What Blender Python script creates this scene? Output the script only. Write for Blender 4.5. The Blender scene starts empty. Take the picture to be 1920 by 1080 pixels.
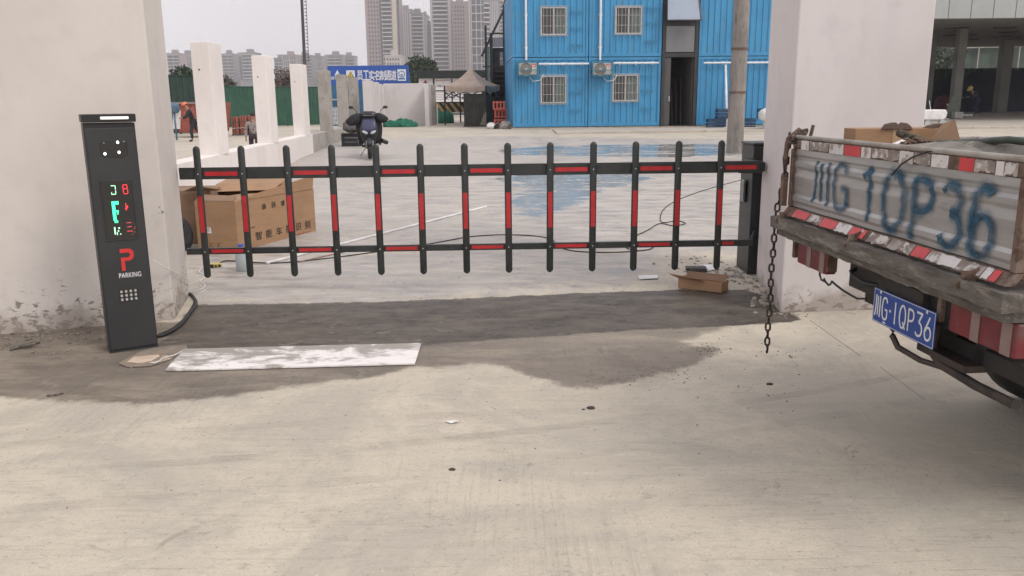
import bpy, math, random
import numpy as np
from mathutils import Matrix, Vector
random.seed(7)
sc = bpy.context.scene
col = sc.collection
R = math.radians
c_, s_ = math.cos, math.sin

# ------------------------------------------------------------------ camera
H = 1.6; F = 1560.0; TH = R(12.63); AL = R(.54)
f_ = Vector((0, c_(TH), -s_(TH))); u0 = Vector((0, s_(TH), c_(TH))); r0 = Vector((1, 0, 0))
cr = r0 * c_(AL) - u0 * s_(AL); cu = u0 * c_(AL) + r0 * s_(AL)
cam = bpy.data.objects.new('camera', bpy.data.cameras.new('camera')); col.objects.link(cam)
cam.data.sensor_width = 36; cam.data.lens = F / 1920 * 36
cam.data.clip_start = .05; cam.data.clip_end = 5000
m = Matrix.Identity(4)
for i in range(3):
    m[i][0] = cr[i]; m[i][1] = cu[i]; m[i][2] = -f_[i]
m[2][3] = H
cam.matrix_world = m
sc.camera = cam

# ------------------------------------------------------------------ world, sun, exposure
SUN_EL, SUN_AZ = R(48), R(-38)      # azimuth measured from +x towards +y
w = bpy.data.worlds.new('World'); sc.world = w; w.use_nodes = True
nt = w.node_tree; N = nt.nodes; L = nt.links
bg = N['Background']; sky = N.new('ShaderNodeTexSky'); sky.sky_type = 'NISHITA'; sky.sun_disc = False
sky.sun_elevation = SUN_EL; sky.sun_rotation = math.pi / 2 - SUN_AZ
sky.air_density = 1.5; sky.dust_density = 5; sky.ozone_density = 1
hs = N.new('ShaderNodeHueSaturation'); hs.inputs['Saturation'].default_value = .25
mx = N.new('ShaderNodeMixRGB'); mx.inputs[0].default_value = .72
mx.inputs[2].default_value = (11.4, 10.9, 11.35, 1)
L.new(sky.outputs[0], hs.inputs['Color']); L.new(hs.outputs[0], mx.inputs[1]); L.new(mx.outputs[0], bg.inputs[0])
bg.inputs[1].default_value = .10
sun = bpy.data.objects.new('sun', bpy.data.lights.new('sun', 'SUN')); col.objects.link(sun)
sun.data.energy = 1.3; sun.data.angle = R(18); sun.data.color = (1, .95, .88)
sd = Vector((c_(SUN_EL) * c_(SUN_AZ), c_(SUN_EL) * s_(SUN_AZ), s_(SUN_EL)))
sun.rotation_euler = (-sd).to_track_quat('-Z', 'Y').to_euler()
sc.view_settings.view_transform = 'Standard'; sc.view_settings.look = 'None'
sc.view_settings.exposure = 0.15; sc.view_settings.gamma = 1
sc.render.engine = 'CYCLES'
HAZE = .0006
sc.cycles.max_bounces = 8; sc.cycles.volume_bounces = 0

# ------------------------------------------------------------------ measuring helpers (photo pixels -> metres)
def ray(px, py): return f_ + cr * ((px - 960) / F) + cu * ((540 - py) / F)
def at(px, py, Y):
    d = ray(px, py); t = Y / d.y
    return Vector((d.x * t, Y, H + d.z * t))
def wall_x(y): return -4.66 - .062 * (y - 13.4)
def rise(y):
    s = np.clip(np.asarray(y, float) - 6, 0, 54)
    return .0215 * np.minimum(s, 14) + .0185 * np.clip(s - 14, 0, 40)
def gz(x, y):
    x = np.asarray(x, float); y = np.asarray(y, float)
    wd = .2 + np.clip(y - 34, 0, 60) * .08
    t = np.clip((x - (wall_x(y) - .24)) / wd, 0, 1)
    return rise(y) * t * t * (3 - 2 * t)
def G(px, py, dz=0):
    d = ray(px, py); z = 0
    for _ in range(12):
        t = (z + dz - H) / d.z; z = float(gz(d.x * t, d.y * t))
    return Vector((d.x * t, d.y * t, z + dz))
def gpt(x, y, dz=0): return Vector((x, y, float(gz(x, y)) + dz))

# ------------------------------------------------------------------ materials
MATS = {}
def nodes(name):
    mt = bpy.data.materials.new(name); mt.use_nodes = True
    MATS[name] = mt
    return mt, mt.node_tree.nodes, mt.node_tree.links, mt.node_tree.nodes['Principled BSDF']
def rgb(c): return (c[0], c[1], c[2], 1)
def noise(N, L, vec, scale, detail=6, rough=.55, dist=0):
    n = N.new('ShaderNodeTexNoise'); n.inputs['Scale'].default_value = scale; n.inputs['Detail'].default_value = detail
    n.inputs['Roughness'].default_value = rough; n.inputs['Distortion'].default_value = dist
    if vec is not None: L.new(vec, n.inputs['Vector'])
    return n.outputs['Fac']
def ramp(N, L, fac, a, b):
    r = N.new('ShaderNodeMapRange'); r.inputs[1].default_value = a; r.inputs[2].default_value = b; r.interpolation_type = 'SMOOTHSTEP'
    L.new(fac, r.inputs[0]); return r.outputs[0]
def mixc(N, L, fac, a, b, mode='MIX'):
    m = N.new('ShaderNodeMixRGB'); m.blend_type = mode
    for i, v in ((0, fac), (1, a), (2, b)):
        if isinstance(v, (int, float)): m.inputs[i].default_value = v if i == 0 else (v, v, v, 1)
        elif isinstance(v, tuple): m.inputs[i].default_value = rgb(v)
        else: L.new(v, m.inputs[i])
    return m.outputs[0]
def mth(N, L, op, a, b=0.0, c=None):
    m = N.new('ShaderNodeMath'); m.operation = op
    for i, v in enumerate((a, b, c)):
        if v is None: continue
        if isinstance(v, (int, float)): m.inputs[i].default_value = v
        else: L.new(v, m.inputs[i])
    return m.outputs[0]
def coords(N, L, stretch=(1, 1, 1)):
    t = N.new('ShaderNodeTexCoord'); mp = N.new('ShaderNodeMapping'); mp.inputs['Scale'].default_value = stretch
    L.new(t.outputs['Object'], mp.inputs['Vector']); return mp.outputs[0], t.outputs['Object']
def bumpn(N, L, b, h, strength, dist=.01):
    k = N.new('ShaderNodeBump'); k.inputs['Strength'].default_value = strength; k.inputs['Distance'].default_value = dist
    L.new(h, k.inputs['Height']); L.new(k.outputs[0], b.inputs['Normal'])
def mat(name, c, c2=None, scale=4, rough=.7, metal=0, bump=.15, lo=.4, hi=.65, stretch=(1, 1, 1), c3=None, s3=14, lo3=.58, hi3=.68, emit=0, alpha=None, bd=.006, spec=None, rvar=.12):
    if name in MATS: return MATS[name]
    mt, N, L, b = nodes(name)
    v, _ = coords(N, L, stretch)
    c2 = c2 or tuple(x * .82 for x in c)
    n1 = noise(N, L, v, scale)
    cc = mixc(N, L, ramp(N, L, n1, lo, hi), c, c2)
    n2 = noise(N, L, v, scale * 9, 4)
    cc = mixc(N, L, .12, cc, mixc(N, L, n2, (0, 0, 0), tuple(min(1, x * 2) for x in c)))
    if c3: cc = mixc(N, L, ramp(N, L, noise(N, L, v, s3, 8, .65), lo3, hi3), cc, c3)
    L.new(cc, b.inputs['Base Color'])
    L.new(mth(N, L, 'MULTIPLY_ADD', n1, rvar * 2, rough - rvar), b.inputs['Roughness'])
    b.inputs['Metallic'].default_value = metal
    if spec is not None: b.inputs['Specular IOR Level'].default_value = spec
    if emit: b.inputs['Emission Color'].default_value = rgb(c); b.inputs['Emission Strength'].default_value = emit
    if bump: bumpn(N, L, b, n2, bump, bd)
    return mt
def glass(name, c, rough=.08, var=.3):
    if name in MATS: return MATS[name]
    mt, N, L, b = nodes(name); v, _ = coords(N, L)
    L.new(mixc(N, L, noise(N, L, v, 1.3, 3), tuple(x * (1 - var) for x in c), tuple(x * (1 + var) for x in c)), b.inputs['Base Color'])
    b.inputs['Roughness'].default_value = rough; b.inputs['Specular IOR Level'].default_value = .8
    return mt

# ------------------------------------------------------------------ mesh helpers
class MB:
    def __init__(s): s.v = []; s.f = []; s.mi = []; s.k = 0; s.T = None
    def add(s, vs, fs):
        o = len(s.v)
        s.v += [tuple(s.T @ Vector(p)) if s.T else tuple(p) for p in vs]
        s.f += [tuple(i + o for i in q) for q in fs]; s.mi += [s.k] * len(fs)
        return s
    def box(s, x0, x1, y0, y1, z0, z1):
        vs = [(x, y, z) for x in (x0, x1) for y in (y0, y1) for z in (z0, z1)]
        return s.add(vs, [(0, 1, 3, 2), (4, 6, 7, 5), (0, 4, 5, 1), (2, 3, 7, 6), (0, 2, 6, 4), (1, 5, 7, 3)])
    def cbox(s, c, sx, sy, sz, rz=0, rx=0, ry=0):
        M = Matrix.Translation(c) @ Matrix.Rotation(rz, 4, 'Z') @ Matrix.Rotation(ry, 4, 'Y') @ Matrix.Rotation(rx, 4, 'X')
        vs = [M @ Vector((x * sx / 2, y * sy / 2, z * sz / 2)) for x in (-1, 1) for y in (-1, 1) for z in (-1, 1)]
        return s.add(vs, [(0, 1, 3, 2), (4, 6, 7, 5), (0, 4, 5, 1), (2, 3, 7, 6), (0, 2, 6, 4), (1, 5, 7, 3)])
    def beam(s, a, b, w, h, up=(0, 0, 1)):
        a = Vector(a); b = Vector(b); d = (b - a).normalized(); x = d.cross(Vector(up))
        x = x.normalized() if x.length > 1e-4 else Vector((1, 0, 0)); y = x.cross(d).normalized()
        vs = [p + x * w / 2 * i + y * h / 2 * j for p in (a, b) for i in (-1, 1) for j in (-1, 1)]
        return s.add(vs, [(0, 1, 3, 2), (4, 6, 7, 5), (0, 4, 5, 1), (2, 3, 7, 6), (0, 2, 6, 4), (1, 5, 7, 3)])
    def path(s, pts, r, n=8, r2=None, close=False):
        pts = [Vector(p) for p in pts]; m = len(pts); rings = []
        ref = Vector((0, 0, 1))
        for i, p in enumerate(pts):
            if close: d = pts[(i + 1) % m] - pts[i - 1]
            else: d = pts[min(i + 1, m - 1)] - pts[max(i - 1, 0)]
            d.normalize()
            x = d.cross(ref)
            if x.length < .05: x = d.cross(Vector((0, 1, 0)))
            x.normalize(); y = x.cross(d).normalized()
            rr = r if r2 is None else r + (r2 - r) * i / (m - 1)
            rings.append([p + (x * c_(2 * math.pi * k / n) + y * s_(2 * math.pi * k / n)) * rr for k in range(n)])
        vs = [q for g in rings for q in g]; fs = []
        for i in range(m if close else m - 1):
            j = (i + 1) % m
            for k in range(n): fs.append((i * n + k, i * n + (k + 1) % n, j * n + (k + 1) % n, j * n + k))
        if not close: fs += [tuple(range(n))[::-1], tuple((m - 1) * n + k for k in range(n))]
        return s.add(vs, fs)
    def tube(s, a, b, r, r2=None, n=12): return s.path([a, b], r, n, r2)
    def prism(s, poly, o, ex, ey, ez):   # polygon in (ex, ey) extruded by vector ez
        o = Vector(o); ex = Vector(ex); ey = Vector(ey); ez = Vector(ez); n = len(poly)
        a = [o + ex * p[0] + ey * p[1] for p in poly]
        return s.add(a + [p + ez for p in a], [tuple(range(n))[::-1], tuple(range(n, 2 * n))] + [(i, (i + 1) % n, (i + 1) % n + n, i + n) for i in range(n)])
    def foot(s, poly, z0, z1):
        return s.prism([(p[0], p[1]) for p in poly], (0, 0, z0), (1, 0, 0), (0, 1, 0), (0, 0, z1 - z0))
    def loft(s, rings, cap=True):
        n = len(rings[0]); vs = [q for g in rings for q in g]; fs = []
        for i in range(len(rings) - 1):
            for k in range(n): fs.append((i * n + k, i * n + (k + 1) % n, (i + 1) * n + (k + 1) % n, (i + 1) * n + k))
        if cap: fs += [tuple(range(n))[::-1], tuple((len(rings) - 1) * n + k for k in range(n))]
        return s.add(vs, fs)
    def ell(s, c, rx, ry, rz, n=14, m=9, a0=-90, a1=90, rot=None, pw=1):
        rings = []
        M = (rot or Matrix.Identity(3))
        def sp(v): return math.copysign(abs(v) ** pw, v)
        for i in range(m + 1):
            a = R(a0 + (a1 - a0) * i / m)
            rings.append([Vector(c) + M @ Vector((rx * sp(c_(a)) * sp(c_(2 * math.pi * k / n)), ry * sp(c_(a)) * sp(s_(2 * math.pi * k / n)), rz * sp(s_(a)))) for k in range(n)])
        return s.loft(rings)
    def build(s, name, m, parent=None, smooth=False, bevel=0, local=False, seg=2, auto=None):
        me = bpy.data.meshes.new(name)
        vs = s.v
        if parent is not None and not local:
            inv = PM[parent.name].inverted(); vs = [tuple(inv @ Vector(p)) for p in vs]
        me.from_pydata(vs, [], s.f)
        for q in (m if isinstance(m, (list, tuple)) else [m]): me.materials.append(q)
        me.polygons.foreach_set('material_index', s.mi)
        me.validate(); me.update()
        import bmesh
        bm = bmesh.new(); bm.from_mesh(me); bmesh.ops.recalc_face_normals(bm, faces=bm.faces); bm.to_mesh(me); bm.free()
        if smooth:
            me.polygons.foreach_set('use_smooth', [True] * len(me.polygons))
            if auto:
                bm = bmesh.new(); bm.from_mesh(me)
                for e in bm.edges:
                    if len(e.link_faces) == 2 and e.calc_face_angle(0) > R(auto): e.smooth = False
                bm.to_mesh(me); bm.free()
        o = bpy.data.objects.new(name, me); col.objects.link(o)
        if parent is not None:
            o.parent = parent; PM[o.name] = PM[parent.name].copy()
        else: PM[o.name] = Matrix.Identity(4)
        if bevel:
            bv = o.modifiers.new('bevel', 'BEVEL'); bv.width = bevel; bv.segments = seg; bv.limit_method = 'ANGLE'; bv.angle_limit = R(40)
        return o
PM = {}
def tag(o, label=None, cat=None, group=None, kind=None):
    if label: o['label'] = label
    if cat: o['category'] = cat
    if group: o['group'] = group
    if kind: o['kind'] = kind
    return o
def thing(name, loc, label, cat, rz=0, group=None):
    o = bpy.data.objects.new(name, None); col.objects.link(o)
    o.empty_display_size = .1
    o.location = loc; o.rotation_euler = (0, 0, rz)
    PM[o.name] = Matrix.Translation(loc) @ Matrix.Rotation(rz, 4, 'Z')
    return tag(o, label, cat, group)
def copy_tree(o, parent=None):
    c = o.copy(); col.objects.link(c)
    if parent is not None: c.parent = parent
    PM[c.name] = PM[o.name].copy()
    for ch in [x for x in o.children if x.name != c.name]: copy_tree(ch, c)
    return c
def place(o, loc, rz=None):
    o.location = loc
    if rz is not None: o.rotation_euler.z = rz
def text(s, m, o, right, up, w, h, parent=None, name='lettering', bold=0, local=False, ex=.0008, each=None, xs=None):
    """flat lettering: origin o (lower left), fits width w and height h along right/up"""
    cjk = any(ord(q) > 0x2e80 for q in s); sh = bold if cjk else 0
    cu_ = bpy.data.curves.new('t', 'FONT'); cu_.body = s; cu_.size = 1; cu_.offset = 0 if cjk else bold; cu_.resolution_u = 3
    if each: cu_.space_character = each
    ob = bpy.data.objects.new('t', cu_); col.objects.link(ob)
    bpy.context.view_layer.update()
    me = bpy.data.meshes.new_from_object(ob.evaluated_get(bpy.context.evaluated_depsgraph_get()))
    co = np.array([v.co[:] for v in me.vertices]); fs = [tuple(p.vertices) for p in me.polygons]
    bpy.data.objects.remove(ob); bpy.data.meshes.remove(me)
    if not len(co): return None
    mn = co.min(0); sz = np.maximum(co.max(0) - mn, 1e-6)
    b = MB(); right = Vector(right).normalized(); up = Vector(up).normalized(); nrm = right.cross(up).normalized()
    for j, (du, dv) in enumerate(((0, 0), (sh, 0), (0, sh), (sh, sh)) if sh else ((0, 0),)):
        b.add([Vector(o) + right * ((p[0] - mn[0]) / sz[0] * w + du * h) + up * ((p[1] - mn[1]) / sz[1] * h + dv * h) + nrm * (ex + j * .0004) for p in co], fs)
    if xs: xs(b)
    return b.build(name, m, parent, local=local)

GL_ = {'O': [(1, [(.5 + .5 * s_(2 * math.pi * k / 12), .5 + .5 * c_(2 * math.pi * k / 12)) for k in range(13)])],
 'P': [(0, [(0, 0), (0, 1)]), (1, [(0, .98), (.45, .98), (.85, .93), (1, .75), (.88, .56), (.5, .48), (.02, .48)])],
 '3': [(1, [(.04, .86), (.2, .97), (.5, 1), (.85, .93), (.95, .76), (.82, .6), (.42, .54)]), (1, [(.42, .54), (.86, .46), (1, .26), (.85, .07), (.5, 0), (.2, .03), (.0, .16)])],
 'F3': [(0, [(.02, 1), (.95, 1), (.42, .60)]), (1, [(.42, .60), (.82, .52), (1, .30), (.86, .08), (.5, 0), (.2, .02), (.0, .13)])],
 '6': [(1, [(.88, .90), (.65, 1), (.35, .97), (.12, .75), (.0, .4), (.1, .1), (.45, 0), (.85, .07), (1, .3), (.88, .5), (.5, .58), (.15, .46), (.04, .3)])],
 'F6': [(1, [(.72, 1), (.35, .66), (.05, .4), (.03, .2), (.25, .02), (.6, 0), (.92, .12), (.97, .34), (.75, .52), (.4, .53), (.1, .36)])],
 '1': [(0, [(.5, 0), (.5, 1), (.0, .82)])], 'I': [(0, [(.5, 0), (.5, 1)])],
 'G': [(1, [(.95, .80), (.78, .96), (.5, 1), (.15, .92), (0, .6), (0, .4), (.12, .1), (.5, 0), (.85, .05), (.98, .2)]), (0, [(.98, .08), (.98, .46), (.55, .46)])],
 'S': [(1, [(.16, 1), (.15, .35), (.0, .0)]), (0, [(.52, .95), (.52, .06)]), (0, [(.95, 1), (.95, 0)])]}
GL_['Q'] = GL_['O'] + [(0, [(.58, .28), (1.02, -.02)])]
def strokes(ch, y0, z0, w, h, th, fx, step=.012, skew=0):
    """hand lettering on a plane facing -x: strokes of width th; fx(z) gives the surface"""
    b = MB()
    for si, (sm, P) in enumerate(GL_[ch]):
        P = [(y0 - w * u, z0 + h * v) for u, v in P]; out = []
        for i in range(len(P) - 1):
            a, p_, c, d = P[max(i - 1, 0)], P[i], P[i + 1], P[min(i + 2, len(P) - 1)]
            if sm and i == 0 and P[0] == P[-1]: a = P[-2]
            if sm and i == len(P) - 2 and P[0] == P[-1]: d = P[1]
            n = max(2, int(math.hypot(c[0] - p_[0], c[1] - p_[1]) / step))
            for k in range(n):
                u = k / n
                if sm: out.append(tuple(.5 * (2 * p_[j] + (c[j] - a[j]) * u + (2 * a[j] - 5 * p_[j] + 4 * c[j] - d[j]) * u * u + (3 * p_[j] - a[j] - 3 * c[j] + d[j]) * u ** 3) for j in (0, 1)))
                else: out.append((p_[0] + (c[0] - p_[0]) * u, p_[1] + (c[1] - p_[1]) * u))
        out.append(P[-1]); L_ = []; m = len(out)
        for i, q in enumerate(out):
            a, c = out[max(i - 1, 0)], out[min(i + 1, m - 1)]; dx, dz = c[0] - a[0], c[1] - a[1]; n = math.hypot(dx, dz) or 1; nx_, nz_ = -dz / n, dx / n
            for k in (-1, -.33, .33, 1): yy, zz = q[0] + nx_ * th / 2 * k, q[1] + nz_ * th / 2 * k; L_.append((fx(zz) - .0002 * si, yy, zz))
        b.add(L_, [(4 * i + j, 4 * i + j + 1, 4 * i + 5 + j, 4 * i + 4 + j) for i in range(m - 1) for j in range(3)])
    return b
# colours
M_plaster = None
def plaster(name, base, splash=True, hgt=.55):
    mt, N, L, b = nodes(name)
    v, raw = coords(N, L)
    sep = N.new('ShaderNodeSeparateXYZ'); L.new(raw, sep.inputs[0])
    n1 = noise(N, L, v, .7, 5); n2 = noise(N, L, v, 6, 8, .6)
    cc = mixc(N, L, ramp(N, L, n1, .35, .7), base, tuple(x * y for x, y in zip(base, (.90, .885, .88))))
    cc = mixc(N, L, mth(N, L, 'MULTIPLY', ramp(N, L, n2, .48, .70), .42), cc, tuple(x * .84 for x in base))
    st = N.new('ShaderNodeMapping'); st.inputs['Scale'].default_value = (5, 5, .5); L.new(raw, st.inputs[0])
    cc = mixc(N, L, mth(N, L, 'MULTIPLY', ramp(N, L, noise(N, L, st.outputs[0], 1.4, 5), .52, .75), .22), cc, tuple(x * .78 for x in base))
    if splash:
        # mud thrown up from the ground: density falls with height
        hz = N.new('ShaderNodeMapRange'); hz.inputs[1].default_value = 0; hz.inputs[2].default_value = hgt; hz.inputs[3].default_value = .23; hz.inputs[4].default_value = -.06
        L.new(sep.outputs[2], hz.inputs[0])
        sp = N.new('ShaderNodeMapping'); sp.inputs['Scale'].default_value = (1, 1, 1.6); sp.inputs['Rotation'].default_value = (0, .5, 0); L.new(raw, sp.inputs[0])
        n3 = noise(N, L, sp.outputs[0], 15, 8, .7, .4)
        k = ramp(N, L, mth(N, L, 'ADD', n3, hz.outputs[0]), .70, .76)
        cc = mixc(N, L, mth(N, L, 'MULTIPLY', k, .8), cc, (.16, .125, .10))
        n4 = noise(N, L, v, 3.2, 7, .6)
        hz2 = N.new('ShaderNodeMapRange'); hz2.inputs[1].default_value = -.05; hz2.inputs[2].default_value = .42; hz2.inputs[3].default_value = .38; hz2.inputs[4].default_value = -.25
        L.new(sep.outputs[2], hz2.inputs[0])
        cc = mixc(N, L, mth(N, L, 'MULTIPLY', ramp(N, L, mth(N, L, 'ADD', n4, hz2.outputs[0]), .52, .8), .65), cc, (.30, .255, .215))
    L.new(cc, b.inputs['Base Color']); b.inputs['Roughness'].default_value = .88
    b.inputs['Specular IOR Level'].default_value = .25
    bumpn(N, L, b, mixc(N, L, .5, n2, noise(N, L, v, 45, 5)), .22, .008)
    return mt
m_wallL = plaster('plaster_warm', (.61, .565, .525), True, .75); m_wallR = plaster('plaster_cool', (.65, .605, .595), True, .35)
m_low = plaster('plaster_low', (.76, .71, .68), False)
m_conc = mat('bare_concrete', (.36, .33, .30), (.28, .26, .235), 3, .9, bump=.3, c3=(.22, .19, .17), s3=5)
m_black = mat('powder_black', (.022, .022, .024), (.03, .03, .031), 3, .48, bump=.08, c3=(.05, .048, .045), s3=6, lo3=.6, hi3=.8)
m_dark = mat('matt_dark', (.016, .016, .018), None, 6, .7)
m_gloss = glass('black_glass', (.008, .008, .009), .06)
m_gate = mat('gate_paint', (.020, .024, .023), (.034, .037, .035), 5, .45, bump=.06, c3=(.085, .08, .07), s3=7, lo3=.56, hi3=.82)
m_red = mat('reflective_red', (.50, .022, .028), (.40, .018, .022), 8, .38, bump=.05, c3=(.30, .03, .03), s3=30)
m_white = mat('white_paint', (.78, .77, .76), None, 5, .55)
m_steel = mat('galvanised', (.52, .53, .53), (.40, .41, .41), 7, .45, .7)
m_screw = mat('screw', (.7, .7, .7), None, 5, .3, .9)
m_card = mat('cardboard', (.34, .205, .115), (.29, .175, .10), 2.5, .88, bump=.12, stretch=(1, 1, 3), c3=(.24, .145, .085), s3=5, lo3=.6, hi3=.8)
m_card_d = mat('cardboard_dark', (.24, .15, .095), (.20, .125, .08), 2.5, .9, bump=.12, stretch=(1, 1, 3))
m_ink = mat('ink', (.035, .03, .025), (.07, .05, .035), 30, .85, bump=0)
m_tape = mat('packing_tape', (.42, .29, .17), None, 6, .35)
m_rubber = mat('rubber', (.02, .02, .02), (.035, .033, .03), 10, .75, bump=.3)
m_cable = mat('cable_black', (.015, .015, .015), None, 10, .5)
m_cablew = mat('cable_white', (.72, .70, .68), None, 10, .55)

# ------------------------------------------------------------------ ground
def axis(segs):
    out = []
    for a, b, st in segs:
        n = max(1, int(round((b - a) / st))); out += list(np.linspace(a, b, n, endpoint=False))
    return np.array(out + [segs[-1][1]])
xs = axis([(-1500, -300, 200), (-300, -60, 30), (-60, -12, 4), (-12, -4, .16), (-4, 3.8, .03), (3.8, 9, .16), (9, 60, 3), (60, 300, 30), (300, 1500, 200)])
ys = axis([(-60, 0, 6), (0, 2.4, .3), (2.4, 8.2, .03), (8.2, 14, .06), (14, 36, .16), (36, 64, .5), (64, 300, 12), (300, 2600, 150)])
XX, YY = np.meshgrid(xs, ys); ZZ = gz(XX, YY)
me = bpy.data.meshes.new('ground'); nx, ny = len(xs), len(ys)
me.vertices.add(nx * ny)
me.vertices.foreach_set('co', np.stack([XX, YY, ZZ], -1).astype('f').ravel())
ii = (np.arange(ny - 1)[:, None] * nx + np.arange(nx - 1)[None, :]).ravel()
quads = np.stack([ii, ii + 1, ii + nx + 1, ii + nx], -1)
me.loops.add(quads.size); me.loops.foreach_set('vertex_index', quads.ravel().astype('i'))
me.polygons.add(len(quads)); me.polygons.foreach_set('loop_start', (np.arange(len(quads)) * 4).astype('i'))
me.update(calc_edges=True); me.validate()
me.polygons.foreach_set('use_smooth', np.ones(len(quads), bool))
ground = bpy.data.objects.new('ground', me); col.objects.link(ground); tag(ground, kind='structure')
def sdf(poly):
    P = np.array([[G(*p).x, G(*p).y] for p in poly]); d = np.full(XX.shape, 1e9); ins = np.zeros(XX.shape, bool)
    for a, b in zip(P, np.roll(P, -1, 0)):
        e = b - a; wx = XX - a[0]; wy = YY - a[1]
        t = np.clip((wx * e[0] + wy * e[1]) / (e @ e), 0, 1)
        d = np.minimum(d, np.hypot(wx - e[0] * t, wy - e[1] * t))
        cnd = (a[1] <= YY) != (b[1] <= YY)
        ins ^= cnd & (XX < a[0] + (YY - a[1]) / (b[1] - a[1] + 1e-12) * (b[0] - a[0]))
    return np.where(ins, d, -d)
def attr(name, polys):
    d = np.full(XX.shape, -9.)
    for p in polys: d = np.maximum(d, sdf(p))
    a = me.attributes.new(name, 'FLOAT', 'POINT'); a.data.foreach_set('value', np.clip(d, -3, 3).astype('f').ravel())
attr('wet', [[(362, 571), (500, 570), (700, 566), (900, 557), (1100, 549), (1250, 544), (1400, 541), (1440, 556), (1470, 580), (1505, 600), (1440, 608), (1200, 620), (1000, 632), (850, 642), (790, 650), (345, 662), (290, 650), (330, 610)]])
attr('darker', [[(-400, 600), (190, 600), (300, 600), (350, 600), (800, 600), (1200, 600), (1420, 600), (1290, 640), (1350, 655), (1300, 690), (1200, 718), (1100, 733), (1040, 718), (920, 686), (790, 690), (700, 708), (560, 725), (430, 745), (300, 757), (180, 762), (80, 752), (-400, 740)]])  # outline of the darker ground area in front of the gate
attr('mud', [[(910, 672), (1010, 655), (1180, 650), (1320, 640), (1345, 657), (1300, 690), (1200, 716), (1100, 731), (1045, 716), (960, 694)]])
attr('pool', [[(930, 279), (1060, 273), (1200, 270), (1420, 270), (1425, 290), (1250, 296), (1060, 294), (940, 290)],
              [(905, 336), (985, 324), (1080, 322), (1220, 326), (1240, 334), (1170, 350), (1130, 368), (1070, 392), (1010, 414), (970, 406), (945, 384), (960, 356)]])
attr('grey', [[(350, 480), (700, 470), (1000, 462), (1240, 478), (1250, 500), (1180, 528), (900, 560), (360, 575)],
              [(560, 275), (700, 262), (900, 255), (1440, 262), (1440, 480), (1240, 478), (1000, 462), (600, 470), (350, 480), (350, 330)]])
mt, N, L, b = nodes('ground_concrete')
v, raw = coords(N, L)
geo = N.new('ShaderNodeNewGeometry')
def A(n):
    a = N.new('ShaderNodeAttribute'); a.attribute_name = n; return a.outputs['Fac']
big = noise(N, L, v, .35, 6, .6); mid = noise(N, L, v, 1.7, 8, .62); fine = noise(N, L, v, 14, 8, .7); grit = noise(N, L, v, 120, 3, .7)
sm = N.new('ShaderNodeMapping'); sm.inputs['Scale'].default_value = (1, 3.2, 1); sm.inputs['Rotation'].default_value = (0, 0, .16); L.new(raw, sm.inputs[0])
smear = noise(N, L, sm.outputs[0], 1.9, 12, .72, .3)
fine2 = noise(N, L, v, 42, 6, .75); edge = noise(N, L, v, 5, 12, .74)
cc = mixc(N, L, ramp(N, L, big, .3, .7), (.58, .503, .38), (.49, .428, .325))
cc = mixc(N, L, mth(N, L, 'MULTIPLY', ramp(N, L, mixc(N, L, .6, smear, mid), .45, .62), .6), cc, (.40, .34, .26))
cc = mixc(N, L, mth(N, L, 'MULTIPLY', ramp(N, L, mid, .53, .72), .6), cc, (.68, .595, .465))
cc = mixc(N, L, mth(N, L, 'MULTIPLY', ramp(N, L, fine, .52, .66), .5), cc, (.35, .31, .25))
cc = mixc(N, L, mth(N, L, 'MULTIPLY', ramp(N, L, noise(N, L, v, 3.1, 12, .78, .3), .53, .60), .35), cc, (.33, .295, .24))
cc = mixc(N, L, .26, cc, mixc(N, L, grit, (.02, .02, .02), (.95, .93, .88)))
def brush(rot, sc_, lo, hi):
    bm_ = N.new('ShaderNodeMapping'); bm_.inputs['Rotation'].default_value = (0, 0, rot); bm_.inputs['Scale'].default_value = sc_; L.new(raw, bm_.inputs[0])
    return ramp(N, L, noise(N, L, bm_.outputs[0], 1, 6, .65, .2), lo, hi)
br1 = brush(.95, (38, 2.2, 1), .48, .70); br2 = brush(-.25, (3, 30, 1), .5, .72)
msk = ramp(N, L, noise(N, L, v, .55, 3, .5), .46, .60)
bru = mth(N, L, 'ADD', mth(N, L, 'MULTIPLY', br1, msk), mth(N, L, 'MULTIPLY', br2, mth(N, L, 'SUBTRACT', 1, msk)))
cc = mixc(N, L, mth(N, L, 'MULTIPLY', bru, .15), cc, (.36, .32, .26))
cc = mixc(N, L, mth(N, L, 'MULTIPLY', ramp(N, L, noise(N, L, v, .75, 10, .72, .8), .44, .60), .75), cc, (.385, .355, .30))
blot = ramp(N, L, noise(N, L, v, 4.5, 9, .72, .6), .60, .68)
cc = mixc(N, L, mth(N, L, 'MULTIPLY', blot, .75), cc, (.30, .265, .215))
cc = mixc(N, L, mth(N, L, 'MULTIPLY', ramp(N, L, fine2, .58, .63), .6), cc, (.24, .205, .16))
cc = mixc(N, L, mth(N, L, 'MULTIPLY', ramp(N, L, noise(N, L, v, 31, 7, .75), .60, .66), .5), cc, (.66, .60, .51))
vor = N.new('ShaderNodeTexVoronoi'); vor.feature = 'DISTANCE_TO_EDGE'; vor.inputs['Scale'].default_value = 1.1
vd = N.new('ShaderNodeVectorMath'); vd.operation = 'ADD'; L.new(v, vd.inputs[0]); nn_ = N.new('ShaderNodeTexNoise'); nn_.inputs['Scale'].default_value = 2.2; nn_.inputs['Detail'].default_value = 9; L.new(v, nn_.inputs['Vector']); L.new(nn_.outputs['Color'], vd.inputs[1]); L.new(vd.outputs[0], vor.inputs['Vector'])
crk = mth(N, L, 'MULTIPLY', mth(N, L, 'LESS_THAN', vor.outputs['Distance'], .006), ramp(N, L, noise(N, L, v, .8, 3), .50, .58))
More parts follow.
